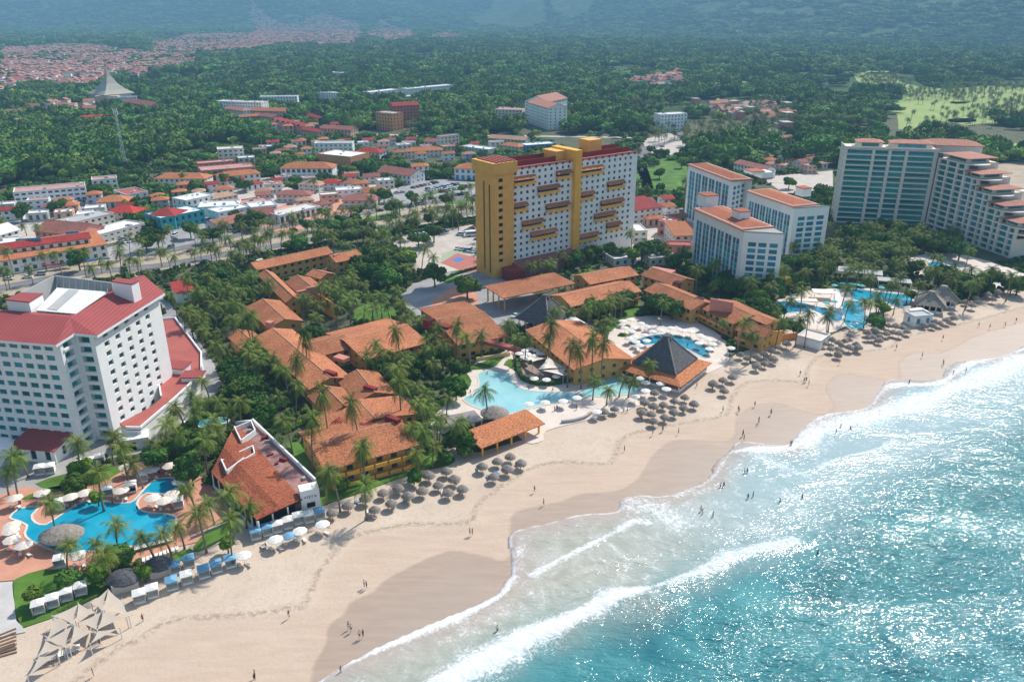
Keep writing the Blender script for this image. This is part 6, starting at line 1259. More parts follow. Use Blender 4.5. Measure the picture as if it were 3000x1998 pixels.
# people
for x,y in r6([(1945,315),(1520,597),(1536,597),(825,940),(840,947),(330,1140),(722,1215),(740,1232),(795,1275),(818,1270),(105,1560),(2005,400)])+r5([(1100,1100),(770,1280),(1960,1530),(720,1520)])+r7([(385,205),(525,125),(572,105),(652,118),(950,15),(1107,25),(1047,70),(967,130),(974,150)])+r4([(345,1340),(478,1335),(620,1295),(655,1430),(762,1360),(1010,1030),(1045,1090),(1062,1085),(1085,1115),(1350,930),(1840,800),(2062,870),(2245,945),(520,1545),(2240,720)])+[(2867,956),(2899,962),(2944,956),(2829,1090),(2762,1066),(2976,943)]+r3([(1145,1180),(955,1190),(975,1180),(1550,1200),(1580,1200),(2180,980),(1890,1360)]): person(x,y)
for x,y in r7([(1203,180),(1209,179),(1427,122),(1450,95),(1497,105),(977,318),(990,315),(858,388),(874,385),(993,443),(1018,435),(1150,465),(1260,445),(762,505),(770,518),(821,530),(1335,722)])+r4([(2330,1025),(1950,1105)])+r6([(672,1510),(1700,1240)]): person(x,y,z=-.35,grp='people wading in the surf',where='in the surf')
for x,y in r3([(375,885),(735,1015),(230,1045),(940,1025),(235,1085),(1650,690),(2100,640)])+r5([(760,200),(870,210),(1060,260),(1290,310)]): person(x,y,z=-.55,grp='people in the pools',where='in a pool')
# ================================================================ cars
for p,q,n in (((1205,553),(1284,535),7),((1252,562),(1345,540),12),((1290,565),(1362,548),8),((1322,574),(1385,568),5),((1365,590),(1410,570),4),((1195,694),(1312,677),9),((1330,700),(1400,662),6),((1335,730),(1405,742),6),((420,694),(495,682),5),((330,718),(420,702),7),((600,648),(650,660),4),((640,668),(700,684),5),((190,592),(255,590),5),((200,605),(260,602),5),((0,622),(45,630),4),((240,640),(258,615),2),((380,585),(430,580),0)):
    if n: carrow(p,q,n,PI/2+.2)
for x,y,a in ((1080,625,.35),(1113,617,.35),(1265,582,.3),(1145,592,.5),(1162,565,.4),(1178,563,.4),(600,766,.2),(747,738,.3),(25,817,.15),(80,812,.15),(120,803,.15),(515,668,.4),(512,690,1.4),(510,702,1.4),(1255,556,.3),(1230,598,.3),(480,685,.3),(360,700,.2),(430,720,.3),(500,725,1.3),(700,745,.2),(860,675,.35),(1180,655,.3),(1510,925,1),(850,598,.3),(1350,640,.3),(1880,500,1.2),(1870,535,1.),(1400,700,.2),(690,720,.3),(560,735,.3),(1940,430,.5)): car(x,y,a)
c_=thing('coach_bus',tuple(G(1390,682)),'white coach parked behind the hedge left of the yellow tower','bus'); q=G(1392,684,1.5); m=MB(); m.box(q.x,q.y,.5,11,2.5,2.7,R(15)); m.build('body',white,c_); m=MB(); m.box(q.x,q.y,1.7,10.6,2.56,.9,R(15)); m.build('windows',glass,c_)
for s in (-3.6,3.6):
    for v in (-1.15,1.15): m=MB(); cx=q.x+s*math.cos(R(15))-v*math.sin(R(15)); cy=q.y+s*math.sin(R(15))+v*math.cos(R(15)); m.tube([(cx,cy-.15,.6),(cx,cy+.15,.6)],.5,10); m.build('wheel',tyre,c_)
# ================================================================ town blocks behind the boulevard
lilac=M('lilac_render',(.55,.52,.58),.8,.06,.3); peach=M('peach_render',(.66,.42,.30),.8,.08,.3)
tilemat('tile_bright',(.58,.06,.035),(.5,.05,.035)); tilemat('tile_sand',(.58,.36,.24),(.5,.3,.2))
H=[ # p1,p2,D,z,kind,wall,roof,label,cat,extra
 ((-60,776),(316,715),22,7.2,'mono',white,'tile_orange','long two-storey shopping arcade with red roof and orange awning roof','arcade',{}),
 ((470,642),(598,617),18,7.5,'flat',teal,whiter,'turquoise-walled shop block with white roof at the parking','shop',{}),
 ((428,632),(512,634),16,7.8,'hip',teal,'tile_red','dark red hip roof joined to the turquoise shop block','shop',{}),
 ((280,693),(424,655),15,5.2,'flat',offw,whiter,'long white-roofed shop row above the red arcade awning','shop',{}),
 ((185,660),(335,626),13,6,'flat',offw,greyr,'grey metal-roofed shop row behind the white one','shop',{}),
 ((96,678),(228,690),20,6.5,'gable',pinkw,'tile_pink','pinkish-brown gabled hall right of two palms','hall',{}),
 ((303,622),(392,626),14,5.5,'hip',offw,'tile_bright','small bright red hip roof behind the grey shop row','shop',{}),
 ((38,566),(250,548),16,8.6,'flat',white,pinkroof,'white arcaded mansion with pale pink roof at the forest edge','mansion',dict(arch=True)),
 ((268,530),(343,524),12,9.5,'flat',white,pinkroof,'taller white part of the arcaded mansion, right end','mansion',{}),
 ((370,573),(434,563),20,5.5,'flat',white,redtop,'white building with flat brick-red roof right of the mansion','building',{}),
 ((278,594),(376,590),14,4.8,'hip',offw,'tile_orange','orange hip roof beside the hedge below the flat red roof','building',{}),
 ((444,579),(492,573),9,4.2,'hip',offw,'tile_orange','small orange pavilion between flat red roof and white house','building',{}),
 ((446,524),(602,525),15,6.2,'hip',white,'tile_orange','long low house with bright orange roof near the mast','house',{}),
 ((545,590),(628,572),14,7,'flat',white,whiter,'white cubic house with curved parapet behind the turquoise shops','house',{}),
 ((580,610),(700,604),16,5.2,'flat',white,whiter,'low white-roofed block right of the turquoise shops','shop',{}),
 ((590,503),(748,490),20,7.2,'flat',pinkw,pinkroof,'large flat pink-roofed block below the beige two-storey house','building',{}),
 ((580,482),(690,473),11,8,'flat',pinkw,pinkroof,'long thin pink block behind the large flat pink roof','building',{}),
 ((636,440),(713,436),13,12,'flat',beige,offw,'beige two-storey house with small red gable above the pink block','house',{}),
 ((640,520),(765,508),13,7,'hip',offw,'tile_orange','orange-roofed white house cluster right of the long orange roof','house',{}),
 ((722,545),(775,535),8,4.2,'hip',white,'tile_red','small red-roofed annex at the right of the white cluster','house',{}),
 ((818,494),(975,494),17,8.2,'hip',white,'tile_orange','big white arcaded house with orange hip roof and balcony','house',dict(arch=True)),
 ((928,452),(1026,462),24,8.5,'flat',orw,whiter,'orange-sided warehouse with bright white roof','warehouse',dict(win=False)),
 ((1036,444),(1112,449),13,6.5,'hip',white,'tile_bright','vivid red hip roof beside the white-roofed warehouse','building',{}),
 ((920,422),(1032,421),13,10,'flat',white,greyr,'pale blue-grey three-storey block behind the warehouse','building',dict(winmat=bluew)),
 ((1102,503),(1203,517),17,6.3,'gable',white,'tile_pink','white house with weathered red gable roof beside the car park','house',{}),
 ((1205,489),(1259,487),9,9.5,'hip',white,'tile_orange','small tower house with orange roof right of the weathered gable','house',{}),
 ((1328,494),(1416,497),15,8.2,'hip',white,'tile_orange','white columned bank-like block just left of the yellow tower','building',dict(winmat=bluew,arch=True)),
 ((1000,589),(1104,588),15,5,'hip',offw,'tile_pink','brown hip-roofed restaurant beside the round tree and boulevard','restaurant',{}),
 ((805,571),(908,572),11,5,'hip',offw,'tile_pink','brown hip roof in the middle of the village plaza','shop',{}),
 ((818,634),(938,606),12,4.8,'flat',white,offw,'white shop arcade with round corner facing the plaza','shop',dict(arch=True)),
 ((738,634),(806,628),14,4.8,'gable',offw,'tile_pink','brown gable roof left of the plaza shop arcade','shop',{}),
 ((735,610),(812,602),14,5.4,'flat',white,whiter,'white flat roof behind the brown gable near the plaza','shop',{}),
 ((935,602),(978,595),9,5,'hip',offw,'tile_pink','small brown roof between the plaza arcade and restaurant','shop',{}),
 ((940,538),(1002,536),10,5.2,'hip',offw,'tile_bright','red hip roof at the top of the village plaza','shop',{}),
 ((1000,540),(1064,534),10,5.2,'hip',white,'tile_pink','brick roof right of the red hip roof in the plaza','shop',{}),
 ((1066,566),(1142,560),12,4.4,'hip',offw,'tile_orange','orange roof with white skylight at the car park corner','shop',{}),
 ((640,665),(740,640),13,4.6,'gable',offw,'tile_pink','brown gable shop roof along the boulevard left of the plaza','shop',{}),
 ((640,625),(735,607),13,5,'flat',white,whiter,'white flat-roofed shop above the brown boulevard shop','shop',{}),
 ((700,600),(790,590),12,5,'flat',pinkw,pinkroof,'pink flat roof in the market quarter left of the plaza','shop',{}),
 ((620,585),(700,570),11,5,'hip',offw,'tile_sand','sand-coloured roof in the market quarter behind the white block','shop',{}),
 ((870,540),(935,545),12,5,'hip',offw,'tile_sand','sand-coloured roof in the plaza below the arcaded house','shop',{}),
 ((985,560),(1060,556),10,5,'flat',white,whiter,'white flat roof with small dome near the car park','shop',{}),
 ((-30,720),(40,715),14,5.5,'flat',offw,whiter,'white tarpaulin roof at the left frame edge','shop',{}),
 ((-40,700),(60,672),16,6,'gable',white,whiter,'white gabled roof at the left frame edge behind the arcade','shop',{}),
 ((1190,445),(1300,440),13,5.5,'hip',offw,'tile_orange','orange-roofed villa left of the tower between trees','villa',{}),
 ((1240,415),(1330,420),12,6,'gable',offw,'tile_pink','pink gabled villa behind the orange one left of the tower','villa',{}),
 ((1290,402),(1345,396),6,12,'flat',offw,pinkroof,'narrow three-storey villa tower left of the yellow hotel','villa',{}),
 ((1350,430),(1432,440),12,5.5,'flat',offw,whiter,'long white flat roof behind the yellow stair tower','villa',{}),
 ((1430,405),(1540,412),13,5.5,'gable',offw,'tile_sand','long red-striped roof above the yellow tower parapet','villa',{}),
 ((1462,425),(1520,432),12,5.5,'hip',offw,'tile_orange','orange roof right behind the yellow stair tower','villa',{}),
 ((1540,428),(1630,422),14,6,'flat',bluew,whiter,'white metal roof on blue walls behind the yellow pier','building',{}),
 ((1838,620),(1946,606),20,8.5,'mono',white,'tile_red','red roof with white ribs between the tower and blue hotels','building',{}),
 ((1975,692),(2046,690),20,6.,'mono',offw,'tile_orange','orange tiled restaurant roof left of the front blue hotel','restaurant',{}),
 ((1928,650),(1976,655),10,7.5,'flat',pinkw,redtop,'pink and red roofed block behind the orange restaurant roof','building',{}),
 ((1834,680),(1897,678),15,6.,'flat',offw,whiter,'white-roofed wing at the foot of the yellow tower','building',{}),
 ((1800,762),(1865,755),10,3.5,'flat',offw,whiter,'low white awning roof among palms below the tower','building',{}),
 ((1905,760),(1985,752),10,3.5,'flat',offw,whiter,'second low white awning roof among palms beside the blue hotels','building',{}),
 ((1950,720),(2030,722),8,4.5,'flat',pinkw,redtop,'long low red-edged terrace left of the front blue hotel','building',{}),
 ((2148,478),(2240,500),12,6.5,'gable',white,'tile_pink','rust roofed house behind the rear blue hotel block','house',{}),
 ((2240,480),(2300,486),10,5,'hip',offw,'tile_coral','coral-roofed villa right of the rear blue hotel block','villa',{}),
 ((2293,404),(2345,404),10,5,'hip',offw,'tile_coral','salmon-roofed villa in the trees left of the beige hotel','villa',{}),
 ((2222,380),(2285,390),10,7,'flat',white,pinkroof,'white villa row in the trees above the blue hotels','villa',{}),
 ((2970,560),(3060,575),20,24,'flat',beige,beige,'plain cream end wall of a tower at the right frame edge','building',dict(win=False)),
 # farther
 ((738,325),(835,327),16,6.5,'gable',peach,'tile_orange','long orange-roofed villa terrace below the white villa row','villa',{}),
 ((735,338),(800,345),13,6,'gable',peach,'tile_pink','brown-roofed villa terrace in front of the orange one','villa',{}),
 ((648,318),(712,326),14,7,'hip',white,'tile_coral','coral roof left of the long orange villa terrace','villa',{}),
 ((690,345),(790,338),10,6,'gable',pinkw,'tile_orange','thin orange roof strip at the forest edge','villa',{}),
 ((884,335),(932,348),10,7,'gable',peach,'tile_red','short steep red roof above the red villa row','villa',{}),
 ((879,379),(932,388),10,7,'gable',peach,'tile_red','red roof below the steep one beside the pink walls','villa',{}),
 ((935,376),(1028,382),14,8,'gable',peach,'tile_pink','pink-walled block at the road below the red villas','building',{}),
 ((1100,330),(1150,335),15,17,'flat',orw,greyr,'rust and orange building, left part with grey roof','hotel',{}),
 ((1150,312),(1230,308),16,22,'gable',M('rust_render',(.36,.12,.07),.85,.1,.3),'tile_red','rust-coloured hotel with dark red roof above the forest','hotel',{}),
 ((1545,300),(1606,318),22,22,'gable',white,'tile_coral','white hotel block with pink ribbed roof, left part','hotel',{}),
 ((1606,300),(1664,288),30,21,'gable',white,'tile_coral','white hotel block with pink ribbed roof, right wing','hotel',{}),
 ((1440,322),(1530,324),26,9,'flat',offw,pinkroof,'low white hall left of the pink-roofed hotel','building',{}),
 ((1937,338),(2014,334),14,17,'flat',white,whiter,'blue-white stepped block above the round trees','building',dict(winmat=bluew)),
 ((1085,272),(1180,262),16,9,'flat',white,whiter,'white terrace block in the forest, left part','building',{}),
 ((1195,262),(1330,250),16,11,'flat',white,whiter,'white terrace block in the forest, right part with stair tower','building',{}),
 ((1180,285),(1215,282),12,6,'flat',white,whiter,'small white roof below the forest terraces','building',{}),
 ((636,298),(765,302),16,13,'flat',white,lilac,'white stepped apartment row left of centre in the forest','building',{}),
 ((760,285),(870,284),14,10,'flat',white,lilac,'white apartment row right of the stepped one','building',{}),
 ((925,272),(998,274),14,9,'flat',white,whiter,'white apartments with pale roofs farther right','building',{}),
 ((940,212),(1030,216),20,8,'flat',white,whiter,'white hall peeking out of the middle forest','building',{}),
 ((190,352),(318,345),14,9,'gable',peach,'tile_bright','long house with vivid orange-red roof left of the forest','house',{}),
 ((226,384),(398,368),12,5,'gable',offw,'tile_orange','long low orange canopy at the forest edge','canopy',dict(win=False)),
 ((50,362),(104,352),16,9,'hip',peach,'tile_sand','peach house left in the forest','house',{}),
 ((150,330),(180,330),12,9,'flat',offw,lilac,'pale block above the peach house','house',{}),
 ((355,298),(440,312),20,6,'gable',peach,'tile_pink','faded pink hall right below the grey pyramid roof','hall',{}),
 ((318,288),(400,285),14,6,'flat',white,bluew,'pale blue hall under the grey pyramid','hall',{}),
]
for k,(p1,p2,D,z,kd,wa,ro,lb,ct,ex) in enumerate(H):
    t=house(p1,p2,D,z,kd,wa,ro,lb,ct,ct.replace(' ','_') if ct not in('building','house','shop') else {'building':'town_building','house':'white_house','shop':'shop_building'}[ct],group='buildings of the hotel town',**ex)
    landmark(lb.split(' with ')[0].split(' and ')[0][:40].rsplit(' ',1)[0] if False else {}.get(k,'x'),1e6,1e6) if False else None
# infill of small shops and houses between the named blocks
ri=random.Random(21)
def infill(L,cell,zr,n_max=99):
    g=np.array([[*G(p[0],p[1])[:2]] for p in L]); x0,y0=g.min(0); x1,y1=g.max(0); n=0; a=R(20); c_,s_=math.cos(a),math.sin(a)
    for yy in np.arange(y0,y1,cell):
        for xx in np.arange(x0,x1,cell):
            p=np.array([[xx+ri.uniform(-2,2),yy+ri.uniform(-2,2)]])
            if n>=n_max or not inside(p,g)[0]: continue
            w_=ri.uniform(8,13); dd=ri.uniform(7,10); cx,cy=p[0]; cor=[(cx+u*w_/2*c_-v*dd/2*s_,cy+u*w_/2*s_+v*dd/2*c_) for u,v in ((-1,-1),(1,-1),(1,1),(-1,1),(0,0))]
            if any(pin(q,b) for q in cor for b in BLD): continue
            k=ri.choice((0,0,1,2,3,4,5)); A=Vector((*cor[0],0)); B=Vector((*cor[1],0))
            o=house(None,None,dd,ri.uniform(*zr),('hip','gable','flat','hip','flat','gable')[k],ri.choice((white,offw,offw,peach,white,lilac)),('tile_orange','tile_pink',whiter,'tile_sand',pinkroof,'tile_red')[k],None,'house','small_house',world=(A,B),group='small houses of the town quarter'); auto(o,'small '+('orange-roofed','brown-gabled','white-roofed','sand-roofed','pink-roofed','red-roofed')[k]+' house','small houses of the town quarter'); n+=1
infill([(0,600),(300,590),(620,555),(900,520),(1120,520),(1190,545),(1000,600),(740,640),(560,600),(330,640),(0,660)],15,(4,6.5),90)
infill([(600,470),(800,430),(1300,395),(1500,400),(1420,480),(1150,480),(1050,500),(800,470),(620,560)],20,(4.5,7),34)
infill([(1850,600),(1960,590),(2030,620),(1960,740),(1800,745),(1830,680)],15,(4,6),12); infill([(2190,470),(2420,440),(2430,500),(2250,520)],17,(4,6),10); infill([(650,320),(960,340),(1040,390),(900,400),(700,370)],20,(6,8),10)
# upper storey of the arcade with roof signs
t=house((-60,742),(268,697),10,10.4,'gable',white,'tile_red','upper storey of the shopping arcade under a long red gable roof','arcade',name='arcade',group='buildings of the hotel town')
for p,s in (((83,702),(11,1.6)),((212,682),(6,1.6))):
    q=G(*p,12.6); m=MB(); m.box(q.x,q.y,11.6,s[0],.3,s[1],R(14)); m.build('roof_sign',bluew,t)
for u,c,w_ in ((160,'red',10),(285,'blue',12),(200,'teal',6)):
    q=G(u,790-u*.12,3.2); m=MB(); az=R(14); mt={'red':M('awning_red',(.30,.02,.03),.8),'blue':M('awning_blue',(.02,.12,.4),.8),'teal':teal}[c]; m.box(q.x,q.y-1,2.7,w_,2.2,.25,az); tag(m.build('awning',mt),f'{c} shop awning on the ground floor of the arcade','awning','shop awnings')
# villas in a row with stepped red roofs
for i in range(6):
    x=792+i*15; house((x,352+i*3.4),(x+15,355+i*3.4),11,7.5,'gablex',peach,'tile_red',f"{('first','second','third','fourth','fifth','sixth')[i]} red-roofed villa from the left in the stepped villa row",'villa','villa',group='red villas in a stepped row')
# grey concave pyramid roof
q=G(325,276,8); t=thing('market_hall',(q.x,q.y,0),'large grey concave pyramid roof rising over the town','hall'); BLD.append([(q.x-34,q.y-60),(q.x+34,q.y-60),(q.x+34,q.y+30),(q.x-34,q.y+30)]); m=MB(); m.cone(q.x,q.y,[(31,9),(20,14.5),(11,22),(4.8,31),(.7,42)],4,0,0,R(10)); m.build('pyramid_roof',M('sand_grey_roof',(.40,.37,.31),.85,.08,.1),t); m=MB(); m.box(q.x,q.y,0,38,38,9,R(55)); m.build('wall',offw,t); m=MB(); m.box(q.x+6,q.y-24,0,30,9,8,R(5)); m.build('annex',peach,t)
# lattice mast
q=G(368,492,0); t=thing('lattice_mast',(q.x,q.y,0),'white lattice telecom mast standing at the forest edge','mast'); m=MB(); hh=44
for k in range(3):
    a=k*2*PI/3; m.tube([(q.x+1.8*math.cos(a),q.y+1.8*math.sin(a),0),(q.x+.5*math.cos(a),q.y+.5*math.sin(a),hh)],.13,4)
for i in range(14):
    z0_=i*hh/14; z1_=(i+1)*hh/14; r0=1.8-1.3*i/14; r1_=1.8-1.3*(i+1)/14
    for k in range(3): a=k*2*PI/3; b=a+2*PI/3; m.tube([(q.x+r0*math.cos(a),q.y+r0*math.sin(a),z0_),(q.x+r1_*math.cos(b),q.y+r1_*math.sin(b),z1_)],.07,3)
m.build('lattice',metal,t)
for k in range(6): m=MB(); a=k*PI/3; m.box(q.x+1.5*math.cos(a),q.y+1.5*math.sin(a),hh-4+(k%2)*2,.35,.35,3.4,a); m.build('antenna',white,t)
for x,y in ((438,478),(770,455),(1500,470)):
    q=G(x,y,0); m=MB(); m.tube([(q.x,q.y,0),(q.x,q.y,13)],[.16,.09],6); m.tube([(q.x,q.y,12.6),(q.x+2,q.y,13)],.06,5); o=m.build('street_lamp',metal); auto(o,'tall grey street lamp','street lamps')
# ---------------------------------------------------------------- far sheets
yg=M('fairway_grass',(.22,.32,.07),.95,.22,.02,.2,col2=(.34,.39,.13)); pale=M('pale_field',(.25,.27,.14),.95,.2,.01)
EX=[]   # pixel polygons with no forest
def field(name,L,mat,sm=2,ex=True,z=.2): sheet(name,L,z,mat,sm); EX.append(L)
def hillfield(name,L,mat):
    """a clearing on the slope, laid on the terrain"""
field('golf_course',hd([(880,640),(960,610),(1210,612),(1220,660),(1320,720),(1480,745),(1700,770),(2000,740),(2353,760),(2600,800),(2600,1060),(2353,1075),(2050,1060),(1850,1085),(1780,1060),(1600,1050),(1450,1060),(1420,1110),(1270,1115),(1260,990),(1050,910),(1180,890),(1310,860),(1280,780),(1100,760),(960,740)]),yg)
field('golf_course',hd([(1960,1220),(2100,1210),(2353,1250),(2500,1290),(2300,1300),(2050,1270)]),yg); field('golf_course',hd([(700,830),(860,840),(850,870),(720,860)]),yg); field('golf_course',hd([(560,900),(700,890),(660,970),(570,960)]),yg)
for L in (hc([(1690,730),(1850,690),(1880,760),(1830,880),(1780,760)]),hc([(2010,700),(2140,700),(2120,760),(2060,790),(2010,740)]),hc([(2120,860),(2220,880),(2180,930)]),hc([(1540,600),(1620,620),(1600,670),(1550,660)])): field('golf_course',L,yg)
field('field',hc([(500,215),(900,205),(1150,195),(1390,238),(1200,252),(900,245),(600,262),(420,250)]),pale); field('field',hc([(0,200),(300,215),(380,260),(100,270),(0,250)]),pale); field('field',hb([(1850,235),(2353,200),(2353,260),(1900,250)]),pale)
field('field',hc([(650,445),(900,455),(1100,480),(1440,520),(1500,560),(1380,580),(1200,540),(950,500),(700,480)]),pale); field('field',hd([(820,490),(900,488),(890,520),(830,515)]),pale); field('sand_bunker',hd([(1010,625),(1200,625),(1190,645),(1020,640)]),soil); field('sand_bunker',hd([(1700,1030),(1900,1020),(1940,1050),(1740,1060)]),soil); field('sand_bunker',hd([(1720,880),(1860,880),(1850,895),(1740,895)]),soil)
field('field',ha([(0,130),(230,140),(250,160),(120,170),(0,180)]),pale)
TOWN=[ha([(0,410),(200,420),(500,395),(850,395),(1040,440),(1300,450),(1310,380),(1600,310),(1960,295),(2353,280),(2600,300),(2353,430),(2000,480),(1700,490),(1680,600),(1400,640),(1250,700),(960,680),(830,760),(560,770),(470,740),(250,740),(120,820),(0,830)]),hb([(0,230),(300,250),(620,235),(940,250),(960,330),(900,410),(500,415),(200,400),(0,430)]),hb([(940,300),(1100,240),(1400,270),(1420,350),(1250,385),(1100,370)]),hb([(1500,330),(1620,285),(1860,310),(1850,350),(1600,365)])]
EX+=TOWN
for L in TOWN: sheet('village_ground',L,.12,M('village_earth',(.26,.20,.165),.95,.2,.02),0)
EX+=[[(-200,560),(20,480),(190,530),(330,500),(440,470),(580,450),(620,420),(800,440),(900,400),(1100,380),(1250,390),(1500,395),(1900,400),(2040,440),(2080,520),(2200,500),(2420,500),(3200,470),(3200,2000),(-200,2000)]]
EX+=[ha([(280,530),(400,540),(380,600),(330,650),(290,650)])]
road('road',[(340,185),(360,200),(330,215),(300,235)],26,.3,soil)
# ---------------------------------------------------------------- far village houses
def villa_mesh(k):
    rs=random.Random(k); m=MB(); w_,d,h=rs.uniform(8,12),rs.uniform(7,10),rs.uniform(3.2,6.2); m.box(0,0,0,w_,d,h,0,1)
    if k%4==3: m.box(0,0,h,w_+.2,d+.2,.35,0,0)
    else: m.add([(-w_/2-.5,-d/2-.5,h),(w_/2+.5,-d/2-.5,h),(w_/2+.5,d/2+.5,h),(-w_/2-.5,d/2+.5,h),(-w_/2-.5,0,h+1.7),(w_/2+.5,0,h+1.7)],[(0,1,5,4),(2,3,4,5),(1,2,5),(3,0,4),(3,2,1,0)],0)
    return m
vr=[tilemat('village_roof_%d'%i,c,tuple(x*.85 for x in c)) for i,c in enumerate(((.60,.25,.16),(.52,.21,.17),(.60,.38,.31),(.70,.68,.66)))]; vw=[offw,peach,white,pinkw]
VP=[(villa_mesh(k),k) for k in range(8)]; VM=[m.mesh('village_house',[vr[k%4],vw[(k//2)%4]]) for m,k in VP]
cand=[]
rr=random.Random(11)
for ti,L in enumerate(TOWN):
    g=np.array([[*G(p[0],p[1])[:2]] for p in L]); x0,y0=g.min(0); x1,y1=g.max(0); sx=17.; n=0; ys=np.arange(y0,y1,20.); xs=np.arange(x0,x1,sx); a=R(12)
    X,Y=np.meshgrid(xs,ys); P=np.column_stack([X.ravel(),Y.ravel()]); P=P+rng.uniform(-1.6,1.6,P.shape); P=P[inside(P,g)]; P=P[rng.random(len(P))<np.where(vnoise(P,150,2,4)>-.35,.93,.35)]
    cand+=[(math.hypot(*p),p[0],p[1],ti) for p in P]
for L,n in ((hc([(1080,690),(1240,690),(1500,640),(1540,690),(1500,790),(1300,780),(1100,780)]),46),(hd([(150,440),(700,250),(1000,340),(1000,400),(600,520),(200,520)]),60),(hd([(1380,500),(1700,480),(1700,600),(1400,600)]),30),(hd([(1640,340),(1980,330),(2000,380),(1700,380)]),8),(hc([(1560,470),(2100,400),(2353,500),(2200,560),(1600,520)]),34),(hd([(0,960),(350,950),(420,1180),(100,1100)]),20),(hb([(250,200),(1100,140),(1300,230),(300,240)]),24),(ha([(80,1000),(700,900),(850,930),(800,1010),(300,1080),(100,1080)]),26),(hc([(1600,900),(2100,900),(2300,1050),(1900,1030)]),20),(hb([(1500,560),(2353,560),(2353,640),(1600,600)]),12),(hd([(1600,200),(2353,160),(2353,300),(1600,300)]),26),(hc([(200,90),(900,80),(900,140),(200,140)]),6)):
    g=np.array([[*G(p[0],p[1])[:2]] for p in L]); x0,y0=g.min(0); x1,y1=g.max(0); P=rng.uniform((x0,y0),(x1,y1),(n*6,2)); P=P[inside(P,g)][:n]; cand+=[(math.hypot(*p)-1,p[0],p[1],9) for p in P]
cand.sort(); HOUSEXY=[]
RD=('brick-red','terracotta','dusty pink','pale flat')
for i,(d,x,y,ti) in enumerate(cand[:295]):
    k=rr.randrange(8); o=link('village_house',VM[k],None,(x,y,.1)); o.rotation_euler=(0,0,R(12)+rr.choice((0,PI/2))+rr.uniform(-.1,.1)); o['category']='house'; s=rr.uniform(.9,1.25); o.scale=(s*1.1,s*1.1,s*1.5); HOUSEXY.append((x,y)); auto(o,f'small house with {RD[k%4]} roof','small village houses')
big=MB(); 
for i,(d,x,y,ti) in enumerate(cand[295:]):
    m,k=VP[rr.randrange(8)]; a=R(12)+rr.choice((0,PI/2)); c,s=math.cos(a)*1.12,math.sin(a)*1.12; z=max(0,float(hill(np.array([[x,y]]))[0])-.6)
    big.add([(x+v[0]*c-v[1]*s,y+v[0]*s+v[1]*c,z+v[2]*1.15) for v in m.v],[],0); o_=len(big.v)-len(m.v); big.f+=[[j+o_ for j in f] for f in m.f]; big.m+=[(k%4) if q==0 else 4+(k//2)%4 for q in m.m]
o=big.build('village_houses',vr+vw); o['kind']='stuff'; o['label']='dense far village of small pink-roofed houses'
m=MB()
for (x,y,s,d) in ((680,82,70,26),(515,83,38,10),(270,100,60,8),(70,110,150,8),(150,108,80,7),(1465,40,50,10),(1490,46,40,10),(1640,36,26,8),(1150,84,26,8),(1345,165,26,8),(2330,52,1,1),(2600,62,26,8),(2785,116,22,8)):
    q=G(x,y+4); 
    h=float(hill(np.array([[q.x,q.y]]))[0]); mm=MB(); mm.box(q.x,q.y,h-2,s,d*2.2,9,0); o=mm.build('warehouse',whiter); 
    if h<1 and s>1: tag(o,None,'warehouse'); auto(o,'long white far shed','white sheds in the valley')
    else: bpy.data.objects.remove(o)
# ---------------------------------------------------------------- woods
leafF=M('leaf_forest',(.07,.17,.025),.8,.3,.25,rv=.5,col2=(.18,.28,.05),detail=2,spec=.15)
FT=[crown_mesh('wood_crown',70+i,r,h,6,420,.95,m_,f_,1.2) for i,(r,h,m_,f_) in enumerate(((5.4,4.6,leafA,.75),(6.2,4.6,leafF,.65),(4.6,5.2,leafB,.9),(6.8,4.6,leafF,.6),(5.2,4.4,leafF,.8)))]
def scatter(x0,x1,y0,y1,cell):
    xs=np.arange(x0,x1,cell); ys=np.arange(y0,y1,cell); X,Y=np.meshgrid(xs,ys); P=np.column_stack([X.ravel(),Y.ravel()])+rng.uniform(-cell*.48,cell*.48,(len(xs)*len(ys),2)); return P
def visible(P,m=120):
    """inside the view wedge, with a margin for a step aside"""
    return np.abs(P[:,0])<P[:,1]*.70+m
EXG=[np.array([[*G(p[0],max(p[1],40))[:2]] for p in L]) for L in EX]
def free(P):
    k=~((P[:,0]>60)&(vnoise(P,95,3,21)>.33)|(P[:,0]<-200)&(P[:,1]>1000)&(vnoise(P,120,3,22)>.55))
    for g in EXG: k&=~inside(P,g)
    for b in BLD:
        B=np.array([[q[0],q[1]] for q in b]); c=B.mean(0); k&=~inside(P,B)
        if c[1]>600:
            for s_ in ((7,14) if c[1]<760 else (8,16,26,38,52)): k&=~inside(P,B-c*(s_/np.hypot(*c)))
    return k
P1=scatter(-1200,1200,470,1500,11.); P1=P1[visible(P1)]; P1=P1[free(P1)]; P1=P1[rng.random(len(P1))<np.where(vnoise(P1,70,3,8)>-.75,.97,.35)]
